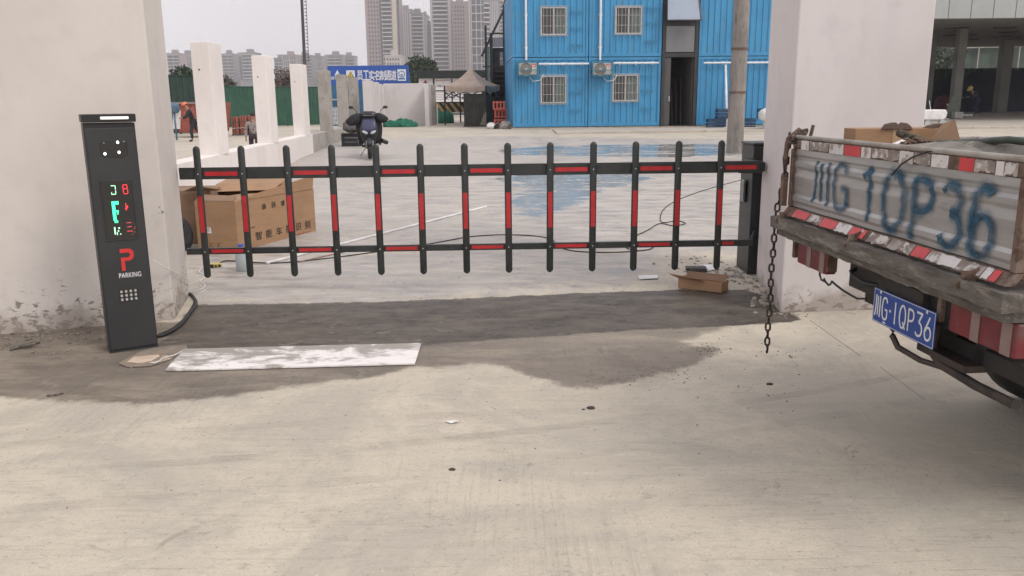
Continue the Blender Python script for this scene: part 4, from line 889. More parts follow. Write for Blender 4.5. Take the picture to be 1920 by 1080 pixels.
b = MB(); b.path([G(88, 742, .005), G(105, 740, .007), G(118, 737, .005)], .006, 6); tag(b.build('twig', m_wood, smooth=True), 'short dry twig on the darker concrete at the far left', 'twig')
b = MB(); b.path([G(18, 655, .01), G(45, 648, .02), G(62, 644, .014)], .012, 6); b.path([G(40, 650, .02), G(75, 642, .03)], .009, 6); tag(b.build('wood_splinter', m_wood, smooth=True), 'splintered wood scrap among the debris at the far left', 'scrap')

# ------------------------------------------------------------------ low boundary wall with piers
def pier(parent, D, m, wz=1.0, name='pier', zt=2.55, lean=0):
    x1 = wall_x(D); x0 = x1 - .29; z0 = .80
    b = MB(); b.box(x0, x1, D, D + .56, z0, zt); o = b.build(name, m, parent, bevel=.012)
    b = MB(); b.tube((x0 + .11, D - .001, zt - .42), (x0 + .11, D - .004, zt - .42), .014, n=10); b.build('anchor_hole', m_dark, o)
def lowwall(Y0, Y1, m, label, Ds, m2):
    t = thing('boundary_wall', (wall_x(Y0), Y0, 0), label, 'wall')
    b = MB(); n = 8; rings = []
    for i in range(n + 1):
        y = Y0 + (Y1 - Y0) * i / n; x1 = wall_x(y); zt = .815 if Y0 < 20 else .80
        rings.append([Vector((x1 - .30, y, -.2)), Vector((x1 + .01, y, -.2)), Vector((x1 + .01, y, zt)), Vector((x1 - .30, y, zt))])
    b.loft(rings); b.build('low_wall', m, t, bevel=.008)
    for d in Ds: pier(t, d, m2)
lowwall(9.2, 22.2, m_low, 'white painted low boundary wall with three tall white piers', (13.4, 17.3, 21.2), m_low)
lowwall(22.21, 33.2, m_conc, 'bare grey concrete low wall with unpainted piers beyond the white one', (25.3, 29.2, 32.4), m_conc)
# pale walled bay beyond the scooter
m_far = plaster('plaster_far', (.62, .585, .575), False)
Yw = 37.0
a = at(718, 160, Yw); e = at(797, 160, Yw + .3)
t = thing('site_wall', (a.x, Yw, float(gz(a.x, Yw))), 'pale plain wall panel with stepped piers behind the scooter', 'wall')
b = MB(); b.box(a.x, e.x, Yw + .1, Yw + .35, .2, 2.41); b.build('panel', m_far, t, bevel=.01)
for p0, p1, pt, Y in ((679, 695, 151, 31.6), (694, 706, 154, 33.6), (705, 712, 157, 35.4), (711, 719, 159, 36.6)):
    q0, q1 = at(p0, pt, Y), at(p1, pt, Y); b = MB(); b.box(q0.x, q1.x, Y, Y + .6, .1, q0.z); b.build('pier', m_far, t, bevel=.01)
q0, q1 = at(795, 158, 36.2), at(803, 158, 36.2); b = MB(); b.box(q0.x, q1.x, 36.2, 37.8, .2, 2.38); b.build('pier', m_far, t, bevel=.01)
q0, q1 = at(803.5, 160, 37.4), at(815, 160, 37.4); b = MB(); b.box(q0.x, q1.x, 37.4, 37.8, .2, 2.35); b.build('pier', m_conc, t, bevel=.01)

# ------------------------------------------------------------------ people
m_skin = mat('skin', (.38, .22, .15), None, 5, .6, bump=0)
def skin(name, pts, edges, m, parent, sub=2):
    me = bpy.data.meshes.new(name); me.from_pydata([p[:3] for p in pts], edges, []); me.update()
    o = bpy.data.objects.new(name, me); col.objects.link(o); me.materials.append(m)
    md = o.modifiers.new('skin', 'SKIN'); md.use_smooth_shade = True; md.branch_smoothing = .6
    lay = me.skin_vertices[0].data if me.skin_vertices else None
    if lay is None:
        import bmesh
        bm = bmesh.new(); bm.from_mesh(me); bm.verts.layers.skin.verify(); bm.to_mesh(me); bm.free(); lay = me.skin_vertices[0].data
    for i, p in enumerate(pts):
        r = p[3]; lay[i].radius = r if isinstance(r, tuple) else (r, r); lay[i].use_root = (i == 0)
    sb = o.modifiers.new('sub', 'SUBSURF'); sb.levels = sub; sb.render_levels = sub
    if parent is not None: o.parent = parent
    PM[o.name] = PM[parent.name].copy() if parent else Matrix.Identity(4)
    return o
def person(loc, rz, label, J, top, trs, boots, helmet, scale=1, group=None):
    """J: joint positions in the figure's own frame (faces -y), metres"""
    t = thing('person', loc, label, 'person', rz, group); t.scale = (scale,) * 3
    hip, chest, neck, head = [Vector(J[k]) for k in ('hip', 'chest', 'neck', 'head')]
    P = [(*hip, (.13, .10)), (*chest, (.15, .11)), (*neck, .052), (*head, .085)]; E_ = [(0, 1), (1, 2), (2, 3)]
    def limb(root, keys, rs):
        last = root
        for k, r in zip(keys, rs): P.append((*J[k], r)); E_.append((last, len(P) - 1)); last = len(P) - 1
        return last
    for s in 'lr':
        limb(0, [s + 'th', s + 'kn', s + 'an', s + 'to'], (.085, .055, .036, .032))
        w_ = limb(1, [s + 'sh', s + 'el', s + 'wr', s + 'ha'], (.058, .042, .028, .03))
        hd = Vector(J[s + 'ha']); d = (hd - Vector(J[s + 'wr'])).normalized(); sd2 = d.cross(Vector((0, 0, 1))); sd2 = sd2.normalized() if sd2.length > .1 else Vector((1, 0, 0))
        for k in range(4):
            P.append((*(hd + d * (.055 + .01 * (k in (1, 2))) + sd2 * (.021 * (k - 1.5)) + Vector((0, 0, -.012))), .009)); E_.append((w_, len(P) - 1))
        P.append((*(hd + d * .02 + sd2 * .045), .010)); E_.append((w_, len(P) - 1))
    skin('body', P, E_, m_skin, t, 2)
    # jacket, trousers, boots, helmet, face
    g = lambda k, r: (*J[k], r)
    Pj = [(*(hip + Vector((0, 0, -.02))), (.165, .125)), (*chest, (.19, .14)), (*(chest + (neck - chest) * .75), (.10, .08))]; Ej = [(0, 1), (1, 2)]
    for s in 'lr':
        o = len(Pj); Pj += [g(s + 'sh', .082), g(s + 'el', .062), g(s + 'wr', .048)]; Ej += [(1, o), (o, o + 1), (o + 1, o + 2)]
    skin('jacket', Pj, Ej, top, t)
    Pt = [(*hip, (.15, .12))]; Et = []
    for s in 'lr':
        o = len(Pt); a_ = Vector(J[s + 'an']) + Vector((0, 0, .03)); Pt += [g(s + 'th', .108), g(s + 'kn', .078), (*a_, .06)]; Et += [(0, o), (o, o + 1), (o + 1, o + 2)]
    skin('trousers', Pt, Et, trs, t)
    for s in 'lr':
        skin('boot', [g(s + 'an', .055), (*(Vector(J[s + 'an']) * .75 + Vector(J[s + 'to']) * .25 - Vector((0, 0, .03))), .05), g(s + 'to', .042)], [(0, 1), (1, 2)], boots, t)
    fd = Vector(J.get('face', (0, -1, -.1))).normalized(); sd3 = fd.cross(Vector((0, 0, 1))).normalized(); upv = sd3.cross(fd)
    b = MB()
    for k in (-1, 1): b.ell(head + fd * .088 + sd3 * .033 * k + upv * .0, .011, .011, .007, 8, 5)
    b.ell(head + fd * .09 - upv * .05, .022, .01, .006, 8, 5); lb(b, 'face', m_dark, t, smooth=True)
    b = MB(); b.ell(head + fd * .1 - upv * .02, .013, .02, .02, 8, 5)
    for k in (-1, 1): b.ell(head + sd3 * .092 * k - upv * .01, .012, .02, .03, 8, 5)
    lb(b, 'nose_and_ears', m_skin, t, smooth=True)
    if helmet:
        Mr = Matrix((sd3, fd, upv)).transposed()
        b = MB(); b.ell(head + upv * .035, .118, .138, .115, 20, 8, a0=0, rot=Mr); b.ell(head + upv * .037 + fd * .03, .125, .165, .010, 20, 4, rot=Mr); b.ell(head + upv * .13, .018, .12, .03, 10, 6, rot=Mr)
        lb(b, 'hard_hat', helmet, t, smooth=True)
    else:
        b = MB(); b.ell(head + upv * .02 - fd * .012, .098, .10, .105, 16, 8, a0=-20); lb(b, 'hair', m_dark, t, smooth=True)
    return t
m_orange = mat('hat_orange', (.75, .16, .08), None, 4, .4, bump=0); m_yellow = mat('hat_yellow', (.80, .62, .16), None, 4, .4, bump=0)
clothk = mat('cloth_black', (.018, .02, .022), (.03, .03, .033), 9, .95, bump=.5, bd=.02)
clothn = mat('cloth_navy', (.035, .05, .09), (.025, .035, .06), 9, .95, bump=.5, bd=.02)
# walking worker, hunched, facing left
Yp = 37.5; p = at(365, 262, Yp); p.z = 0.0
J = dict(hip=(.0, .02, .88), chest=(0, -.10, 1.24), neck=(0, -.20, 1.44), head=(0, -.27, 1.56), face=(-.1, -1, -.5),
         lth=(.10, 0, .86), lkn=(.11, -.12, .48), lan=(.10, -.10, .09), lto=(.10, -.25, .035), rth=(-.10, .02, .86), rkn=(-.11, .16, .48), ran=(-.11, .50, .16), rto=(-.11, .42, .035),
         lsh=(.19, -.12, 1.33), lel=(.24, -.28, 1.08), lwr=(.16, -.46, 1.04), lha=(.12, -.54, 1.05), rsh=(-.19, -.12, 1.33), rel=(-.25, -.24, 1.06), rwr=(-.16, -.42, 1.00), rha=(-.12, -.50, 1.01))
person(p, R(-62), 'worker in black with an orange hard hat walking between the pillars', J, clothk, clothk, clothk, m_orange)
# worker half hidden by the second pier
Yp = 24.5; p = at(479, 292, Yp); p.z = 0
J2 = dict(hip=(.0, .0, .90), chest=(0, -.02, 1.24), neck=(0, -.03, 1.45), head=(0, -.05, 1.60), face=(0, -1, -.1),
          lth=(.10, 0, .88), lkn=(.11, -.04, .48), lan=(.11, .0, .09), lto=(.12, -.14, .035), rth=(-.10, .02, .88), rkn=(-.11, .05, .48), ran=(-.11, .10, .10), rto=(-.12, -.03, .035),
          lsh=(.20, -.02, 1.36), lel=(.27, -.04, 1.08), lwr=(.28, -.12, .84), lha=(.28, -.15, .76), rsh=(-.20, -.02, 1.36), rel=(-.27, .02, 1.08), rwr=(-.29, -.06, .84), rha=(-.29, -.09, .76))
t = person(p, R(25), 'worker in dark vest and patterned grey sleeves, half hidden behind the second white pier', J2, mat('patterned_cloth', (.30, .26, .24), (.10, .09, .085), 16, .95, bump=.4, c3=(.4, .36, .34), s3=30), mat('cloth_plum', (.05, .035, .045), None, 9, .95), clothk, None, .80)
# bending worker under the canopy
Yp = 41.0; p = at(1826, 214, Yp); p.z = float(gz(p.x, Yp))
J3 = dict(hip=(0, .10, .80), chest=(0, -.14, 1.06), neck=(0, -.27, 1.19), head=(0, -.37, 1.28), face=(0, -1, -.7),
          lth=(.10, .10, .78), lkn=(.13, -.14, .45), lan=(.12, .0, .09), lto=(.12, -.15, .035), rth=(-.10, .10, .78), rkn=(-.12, .14, .42), ran=(-.12, .46, .12), rto=(-.12, .33, .035),
          lsh=(.19, -.16, 1.13), lel=(.24, -.38, .96), lwr=(.16, -.62, .92), lha=(.14, -.70, .92), rsh=(-.19, -.16, 1.13), rel=(-.24, -.36, .94), rwr=(-.16, -.58, .88), rha=(-.13, -.66, .87))
person(p, R(-70), 'stooping worker in navy with a yellow hard hat under the grey canopy', J3, clothn, clothn, mat('boot_grey', (.2, .2, .2), None, 5, .8), m_yellow)

# ------------------------------------------------------------------ scooter
ps = gpt(at(691, 285, 20.2).x, 20.5)
t = thing('motor_scooter', ps, 'dark navy electric scooter with mirrors and hand muffs parked facing the gate', 'scooter', R(8))
m_nav = mat('scooter_navy', (.045, .048, .105), (.03, .033, .07), 3, .3, bump=0, c3=(.07, .07, .12), s3=4); m_sblk = mat('scooter_black', (.014, .015, .02), None, 5, .35, bump=0)
m_silver = mat('scooter_silver', (.32, .34, .35), None, 5, .35, .5, bump=0)
def sec(y, z, rx, ry, n=20, e=.75, tilt=0):
    out = []
    for k in range(n):
        a = 2 * math.pi * k / n; cx = math.copysign(abs(c_(a)) ** e, c_(a)) * rx; cy = math.copysign(abs(s_(a)) ** e, s_(a)) * ry
        out.append(Vector((cx, y + cy, z - cy * tilt)))
    return out
def whl(cy, r=.235):
    b = MB(); rings = []
    for dx, rr in ((-.035, .15), (-.05, .19), (-.045, .222), (-.02, r), (.02, r), (.045, .222), (.05, .19), (.035, .15)): rings.append([Vector((dx, cy + rr * c_(2 * math.pi * k / 28), r + rr * s_(2 * math.pi * k / 28))) for k in range(28)])
    b.loft(rings, cap=False); w_ = lb(b, 'wheel', m_rubber, t, smooth=True)
    b = MB()
    b.tube((-.03, cy, r), (.03, cy, r), .05); b.tube((-.012, cy, r), (.012, cy, r), .10, n=20)
    for k in range(5): a = 2 * math.pi * k / 5; b.beam((0, cy, r), (0, cy + .155 * c_(a), r + .155 * s_(a)), .03, .03, (1, 0, 0))
    lb(b, 'rim', m_silver, w_, smooth=True, auto=40)
whl(-.62); whl(.62)
b = MB(); rings = []
for i in range(9):
    a = R(20 + 120 * i / 8); rings.append([Vector((x, -.62 + (.262 + dz) * c_(a) * -1 , .235 + (.262 + dz) * s_(a))) for x, dz in ((-.062, -.05), (-.055, .0), (0, .02), (.055, 0), (.062, -.05), (.045, -.015), (0, .0), (-.045, -.015))])
b.loft(rings); lb(b, 'front_fender', m_sblk, t, smooth=True)
b = MB(); b.tube((-.075, -.60, .24), (-.07, -.48, .56), .02); b.tube((.075, -.60, .24), (.07, -.48, .56), .02); lb(b, 'fork', m_silver, t, smooth=True)
b = MB(); b.loft([sec(-.42, .30, .10, .05), sec(-.47, .42, .16, .09), sec(-.50, .56, .20, .10, tilt=.2), sec(-.50, .68, .22, .10, tilt=.3), sec(-.46, .82, .19, .09, tilt=.3), sec(-.42, .92, .165, .07, tilt=.3), sec(-.40, .96, .13, .05)]); lb(b, 'front_shield', m_sblk, t, smooth=True)
b = MB(); rq = random.Random(3); b.loft([[q + Vector((rq.uniform(-.015, .015), rq.uniform(-.01, .01), rq.uniform(-.012, .012))) for q in sec(-.28 + dy, z, rx, .045, 26, .8)] for z, rx, dy in ((.34, .20, .0), (.42, .27, -.02), (.58, .29, -.03), (.74, .31, -.03), (.88, .30, -.04), (.98, .22, -.05))]); lb(b, 'wind_apron', clothk, t, smooth=True)
b = MB(); b.loft([sec(-.588, .60, .06, .012, e=.8), sec(-.602, .66, .135, .016, e=.7), sec(-.575, .74, .165, .02, e=.6), sec(-.535, .84, .15, .02, e=.6), sec(-.50, .91, .12, .015, e=.6)]); lb(b, 'front_panel', m_nav, t, smooth=True)
for s in (-1, 1):
    b = MB(); b.ell((s * .095, -.595, .615), .075, .03, .035, 14, 8, rot=Matrix.Rotation(-s * .45, 3, 'Y')); lb(b, 'headlight', mat('headlamp_glass', (.55, .58, .6), (.3, .32, .34), 30, .12, bump=0), t, smooth=True)
    b = MB(); b.tube((s * .25, -.36, 1.02), (s * .30, -.38, 1.13), .008); b.tube((s * .30, -.38, 1.13), (s * .36, -.38, 1.17), .008); 
    mi = lb(b, 'mirror', m_sblk, t, smooth=True); b = MB(); b.ell((s * .40, -.38, 1.19), .062, .018, .036, 14, 8); lb(b, 'mirror_head', m_sblk, mi, smooth=True)
    b = MB(); b.path([(s * .10, -.38, .98), (s * .20, -.36, 1.01), (s * .34, -.30, 1.0)], .016); lb(b, 'handlebar', m_sblk, t, smooth=True)
    b = MB(); rq = random.Random(5 + s); k_ = 1.0 if s > 0 else 1.25
    b.loft([[Vector((s * (.14 + .32 * f * k_), -.34 + r_ * .75 * c_(a) - .02 * f, .99 - .07 * f - (.05 if s < 0 else 0) * f + r_ * s_(a) * (1.15 if s_(a) < 0 else .7))) + Vector((0, rq.uniform(-.012, .012), rq.uniform(-.012, .012))) for a in [2 * math.pi * k / 14 for k in range(14)]] for f, r_ in ((0, .05), (.15, .10 * k_), (.4, .125 * k_), (.7, .10 * k_), (.9, .06 * k_), (1, .02))]); lb(b, 'hand_muff', clothk, t, smooth=True)
    b = MB(); b.ell((s * .24, -.02, .40), .05, .30, .12, 14, 8); lb(b, 'side_panel', m_sblk, t, smooth=True)
b = MB(); b.loft([sec(-.42, .94, .14, .06), sec(-.42, 1.0, .19, .08, tilt=.4), sec(-.38, 1.07, .17, .07, tilt=.4), sec(-.35, 1.10, .09, .04)]); dash = lb(b, 'handlebar_cowl', m_sblk, t, smooth=True)
b = MB(); b.loft([sec(-.49, .995, .12, .008), sec(-.47, 1.05, .13, .008), sec(-.43, 1.085, .10, .008)]); lb(b, 'cowl_trim', m_silver, dash, smooth=True)
b = MB(); b.box(-.16, .16, -.42, .05, .26, .31); b.box(-.20, .20, -.06, .06, .24, .30); lb(b, 'footboard', m_sblk, t, bevel=.02)
b = MB(); b.loft([[Vector((x * k, y, z)) for x, z in ((-.14, z0), (.14, z0), (.17, z0 + h * .5), (.12, z0 + h), (-.12, z0 + h), (-.17, z0 + h * .5))] for y, z0, h, k in ((.02, .3, .36, .8), (.12, .3, .42, 1), (.5, .38, .36, 1), (.85, .52, .22, .7), (1.0, .6, .1, .4))]); lb(b, 'rear_body', m_nav, t, bevel=.03)
b = MB(); b.loft([[Vector((x * k, y, z)) for x, z in ((-.13, z0), (.13, z0), (.11, z0 + h), (-.11, z0 + h))] for y, z0, h, k in ((.02, .71, .06, .8), (.2, .72, .07, 1), (.6, .74, .08, 1.05), (.9, .78, .07, .7))]); lb(b, 'seat', m_rubber, t, bevel=.025)
b = MB(); b.loft([sec(.55, .42, .06, .05), sec(.6, .30, .05, .06)]); b.path([(.27, -.35, .42), (.36, -.36, .38), (.40, -.30, .36)], .05, 8); lb(b, 'footrest', m_sblk, t, smooth=True)
b = MB(); b.path([(-.1, .1, .26), (-.25, .14, .02)], .012); lb(b, 'kickstand', m_silver, t)
b = MB(); b.box(-.07, .07, -.855, -.86, .0, .0001) if False else None
# crates and bundle beside the scooter
for i, (px, py, Y, h, lb_) in enumerate(((661, 270, 24.5, .36, 'black plastic crate beside the scooter, lower of two'),)):
    p = gpt(at(px, py, Y).x, Y); t = thing('plastic_crate', p, 'black plastic crate on the ground left of the scooter', 'crate', R(5))
    b = MB()
    for x0, x1, y0, y1 in ((-.27, .27, -.2, -.18), (-.27, .27, .18, .2), (-.27, -.25, -.18, .18), (.25, .27, -.18, .18)):
        for z in (0, .12, .24): b.box(x0, x1, y0, y1, z + .003, z + .10)
        b.box(x0, x1, y0, y1, .30, .36)
    b.box(-.25, .25, -.18, .18, .003, .02); lb(b, 'slatted_sides', m_sblk, t)
    for x in (-.27, .27):
        for y in (-.2, .2): b = MB(); b.box(x - .02, x + .02, y - .02, y + .02, 0.002, .37); lb(b, 'corner_post', m_sblk, t)
p = gpt(at(660, 240, 24.7).x, 24.7, .375)
b = MB(); rr = random.Random(3); b.ell(p + UP * .17, .25, .18, .17, 18, 10, pw=.7); b.v[:] = [(x + rr.uniform(-.02, .02), y + rr.uniform(-.02, .02), z + rr.uniform(-.02, .02)) for x, y, z in b.v]
tag(b.build('sack', mat('dirty_sack', (.16, .15, .145), (.07, .065, .065), 8, .95, bump=.6, bd=.03), smooth=True), 'grubby grey sack lying on the black crate', 'sack')

# ------------------------------------------------------------------ far left: hoarding, skip, brick stacks
def corr(b, p0, p1, z0, z1, pitch=.25, dep=.03, n=None, duty=.5):
    p0 = Vector((p0[0], p0[1], 0)); p1 = Vector((p1[0], p1[1], 0)); d = p1 - p0; Ln = d.length; d.normalize(); nn = Vector((d.y, -d.x, 0))
    k = max(1, int(round(Ln / pitch))); q = Ln / k; pts = []
    for i in range(k):
        s0 = i * q
        pts += [(s0, 0), (s0 + q * (duty * .72), 0), (s0 + q * duty, dep), (s0 + q * (duty + (1 - duty) * .55), dep)]
    pts += [(Ln, 0)]
    vs = [p0 + d * s + nn * o + UP * z for s, o in pts for z in (z0, z1)]
    fs = [(2 * i, 2 * i + 2, 2 * i + 3, 2 * i + 1) for i in range(len(pts) - 1)]
    b.add(vs, fs)
m_green = mat('green_hoarding', (.018, .085, .05), (.014, .065, .042), 2, .6, c3=(.05, .11, .07), s3=4); m_greend = mat('green_hoarding_dark', (.012, .04, .028), (.01, .03, .022), 2, .65)
def hoarding(p0, p1, Y0, Y1, py, m, label, zb=0):
    a, e = at(p0, py, Y0), at(p1, py, Y1); zt = a.z
    t = thing('site_hoarding', (a.x, Y0, zb), label, 'fence')
    b = MB(); corr(b, (a.x, Y0), (e.x, Y1), zb + .05, zt, .30, .04); b.build('corrugated_sheet', m, t)
    n = 6
    for i in range(n + 1):
        q = a.lerp(e, i / n); b = MB(); b.box(q.x - .04, q.x + .04, q.y + .05, q.y + .12, zb, zt); b.build('post', m, t)
    b = MB(); b.beam(Vector((a.x, Y0 - .03, zt)), Vector((e.x, Y1 - .03, zt)), .10, .05); b.build('top_rail', m, t)
hoarding(290, 402, 47, 48, 141, m_greend, 'dark green corrugated site hoarding at the far left')
hoarding(400, 652, 58, 66, 162, m_green, 'mid green corrugated site hoarding beyond the white piers')
m_brick = mat('red_brick', (.30, .09, .065), (.38, .15, .11), 20, .9, bump=.3, c3=(.42, .30, .26), s3=25)
def brickstack(p0, p1, pt, pb, Y, label, z0=0):
    a, e = at(p0, pt, Y), at(p1, pb, Y); zb = max(z0, e.z); t = thing('brick_stack', ((a.x + e.x) / 2, Y, z0), label, 'brick stack', group='brick stacks inside the site')
    rr = random.Random(p0); nl = max(2, int((a.z - z0 - .1) / .26)); h = (a.z - z0 - .1) / nl
    b = MB(); b.box(a.x, e.x, Y, Y + .9, z0, z0 + .09); b.build('pallet', m_wood, t)
    for l in range(nl):
        b = MB(); w_ = (e.x - a.x) / 3
        for k in range(3): b.box(a.x + k * w_ + .02, a.x + (k + 1) * w_ - .02 + rr.uniform(-.02, .02), Y + rr.uniform(0, .03), Y + .9, z0 + .095 + l * h, z0 + .095 + (l + 1) * h - .035)
        b.build('brick_layer', m_brick, t)
brickstack(432, 446, 218, 245, 44, 'left stack of red bricks beyond the first white pier'); brickstack(448, 462, 216, 243, 44.2, 'middle stack of red bricks beyond the first white pier'); brickstack(464, 478, 214, 241, 44.4, 'right stack of red bricks near the half hidden worker')
a, e = at(322, 193, 42), at(372, 247, 42)
t = thing('waste_skip', ((a.x + e.x) / 2, 42.5, 0), 'rusty red steel skip behind the walking worker', 'skip')
m_skip = mat('skip_red', (.30, .075, .05), (.22, .06, .045), 4, .75, c3=(.35, .2, .16), s3=7)
b = MB(); b.prism([(a.x, a.z), (e.x + 1.2, a.z), (e.x + 1.0, .25), (a.x + .2, .25)], (0, 42, 0), (1, 0, 0), (0, 0, 1), (0, 1.6, 0)); b.build('tub', m_skip, t, bevel=.02)
for k in range(5):
    x = a.x + .3 + k * .5; b = MB(); b.box(x, x + .07, 41.93, 41.995, .3, a.z - .05); b.build('rib', m_skip, t)
b = MB(); b.box(a.x - .05, e.x + 1.25, 41.92, 42.0, a.z - .06, a.z + .04); b.build('rim', mat('skip_grey', (.25, .2, .18), None, 5, .8), t)
b = MB(); b.box(a.x + .95, e.x + 1.2, 41.90, 41.97, .78, .86); b.build('pale_rail', m_white, t)
p = at(333, 222, 39.5); b = MB(); b.box(p.x - .22, p.x + .1, 39.5, 39.6, .5, 1.35); b.v[:] = [(x + (z - 1) * .12, y, z) for x, y, z in b.v]; tag(b.build('leaning_board', m_white), 'white board leaning against the red skip', 'board')
p = at(328, 203, 39.2); b = MB(); rr = random.Random(5); b.ell((p.x - .05, 39.2, p.z), .26, .2, .24, 16, 10, pw=.8); b.v[:] = [(x + rr.uniform(-.02, .02), y, z + rr.uniform(-.02, .02)) for x, y, z in b.v]; b.tube((p.x - .05, 39.2, 0), (p.x - .05, 39.2, p.z), .04)
tag(b.build('covered_machine', mat('blue_grey_tarp', (.10, .17, .25), (.06, .10, .16), 5, .8, bump=.5), smooth=True), 'blue-grey tarp hood over a small machine on a post at the far left', 'machine')
# mast
t = thing('lattice_mast', at(574, 170, 62) * 1.0, 'tall thin dark telecom mast rising above the white piers', 'mast')
a = at(574, 190, 62); e = at(563, -60, 62); a.z = 0
b = MB(); b.tube(a, e, .13, .10, 10); b.build('pole', mat('mast_grey', (.07, .065, .065), None, 5, .8), t, smooth=True, auto=50)
b = MB(); d = (e - a)
for i in range(26): 
    q = a + d * (.42 + .022 * i); b.cbox(q + Vector((.24, 0, 0)), .12, .1, .05)
b.path([a + d * .42 + Vector((.3, 0, 0)), e + Vector((.3, 0, 0))], .02); b.build('climbing_rungs', m_chas, t)

# ------------------------------------------------------------------ banner gatehouse
Yb = 48.0
m_bblue = mat('banner_blue', (.018, .085, .36), (.018, .07, .30), 1.5, .5, bump=0, c3=(.03, .11, .40), s3=2); m_bw = mat('banner_white', (.74, .75, .78), None, 5, .6, bump=0); m_by = mat('banner_yellow', (.62, .44, .05), None, 5, .6, bump=0)
q = {k: at(*v, Yb) for k, v in dict(tl=(614, 124), tr=(765, 122), bl=(614, 158), br=(769, 158)).items()}
t = thing('gatehouse_banner', (q['bl'].x, Yb, .4), 'blue banner over the site entrance with white characters and a warning sign', 'banner')
b = MB(); b.add([q['bl'] - UP * .05, q['br'] - UP * .05, q['tr'], q['tl']] + [p + Vector((0, .12, 0)) for p in (q['bl'] - UP * .05, q['br'] - UP * .05, q['tr'], q['tl'])], [(0, 1, 2, 3), (4, 7, 6, 5), (0, 4, 5, 1), (1, 5, 6, 2), (2, 6, 7, 3), (3, 7, 4, 0)])
bn = b.build('panel', m_bblue, t)
for p in (634, 700, 762):
    x = at(p, 150, Yb).x; b = MB(); b.box(x - .06, x + .06, Yb + .13, Yb + .25, .3, q['tl'].z - .1); b.build('post', m_steel, t)
for i, ch in enumerate('员工实名制通道'):
    xs_ = [670, 681.5, 692, 702.5, 713, 723, 733]; o = at(xs_[i], 150.6, Yb); o.y = Yb - .01; e = at(xs_[i] + 9.5, 132.5, Yb)
    text(ch, m_bw, o, (1, 0, 0), (0, 0, 1), e.x - o.x, e.z - o.z, bn, 'lettering', .03)
def patch(p0, p1, y0, y1, m, off=.006, name='sign_patch', par=None, Y=Yb):
    a, e = at(p0, y0, Y), at(p1, y1, Y); b = MB(); b.box(a.x, e.x, Y - off - .004, Y - off, e.z, a.z); return b.build(name, m, par)
ws = patch(649, 666, 132, 152.5, m_bw, name='warning_sign', par=bn)
def tri(cx, y0, y1, w_, m, par, off, Y=Yb, name='triangle', hole=None):
    a, e, f2 = at(cx, y0, Y), at(cx - w_, y1, Y), at(cx + w_, y1, Y); b = MB(); b.prism([(a.x, a.z), (e.x, e.z), (f2.x, f2.z)], (0, Y - off - .004, 0), (1, 0, 0), (0, 0, 1), (0, .004, 0)); return b.build(name, m, par)
tri(657.5, 133.5, 145, 7, m_ink, ws, .011); tri(657.5, 135.2, 144.2, 5.2, m_by, ws, .016); patch(657, 658, 138.5, 143.5, m_ink, .021, 'exclamation', ws); patch(650.5, 664.5, 146, 151.5, m_by, .011, 'caption', ws)
o = at(652.5, 151, Yb); o.y = Yb - .017; text('当心', m_ink, o, (1, 0, 0), (0, 0, 1), .32, .13, ws, 'lettering', 0)
tri(632.5, 131, 142, 5.5, m_bw, bn, .006, name='logo'); tri(634.0, 136.5, 142, 2.2, m_bblue, bn, .011, name='logo_notch')
o = at(620.5, 149.5, Yb); o.y = Yb - .01; text('建筑集团', m_bw, o, (1, 0, 0), (0, 0, 1), .85, .17, bn, 'lettering', .02)
em = patch(745, 761.5, 130, 151.5, m_bw, name='emblem_sign', par=bn)
c = at(753.2, 138.8, Yb); m_em = mat('emblem_blue', (.05, .17, .35), None, 5, .6, bump=0)
b = MB(); b.tube((c.x, Yb - .0165, c.z), (c.x, Yb - .011, c.z), .185, n=28); b.build('emblem_disc', m_em, em); b = MB(); b.tube((c.x, Yb - .021, c.z), (c.x, Yb - .017, c.z), .135, n=28); b.build('emblem_ring', m_bw, em)
b = MB(); b.ell((c.x, Yb - .0225, c.z - .02), .09, .001, .08, 16, 6, a0=-90, a1=0); b.ell((c.x, Yb - .0225, c.z + .05), .03, .001, .03, 12, 6); b.build('emblem_figure', m_em, em); patch(747, 759.5, 146, 149, m_em, .011, 'caption', em)
# gatehouse cabin under the banner
m_cabb = mat('cabin_blue', (.03, .16, .30), (.025, .12, .24), 2, .5)
a, e = at(621, 160, 49.2), at(688, 160, 49.2)
t = thing('gatehouse', (a.x, 49.2, .3), 'blue cabin with white barred gate below the banner', 'gatehouse')
b = MB(); b.box(a.x, e.x + 1.2, 49.2, 51.5, .3, a.z + .3); b.build('cabin_wall', m_cabb, t, bevel=.02)
b = MB(); b.box(at(656, 170, 49.2).x, at(662, 170, 49.2).x, 49.17, 49.2, 1.2, at(656, 176, 49.2).z); b.build('window', m_white, t)
b = MB(); z = at(640, 188, 49).z; b.box(a.x, at(650, 170, 49.1).x, 49.0, 49.2, z, z + .08); b.build('pipe', m_steel, t)
x0, x1 = at(623, 200, 48.5).x, at(634, 200, 48.5).x; b = MB()
for k in range(5): x = x0 + (x1 - x0) * k / 4; b.box(x - .02, x + .02, 48.5, 48.54, .4, at(628, 201, 48.5).z)
for k in range(4): b.box(x0, x1, 48.505, 48.535, .5 + .24 * k, .54 + .24 * k)
b.build('barred_gate', m_white, t)

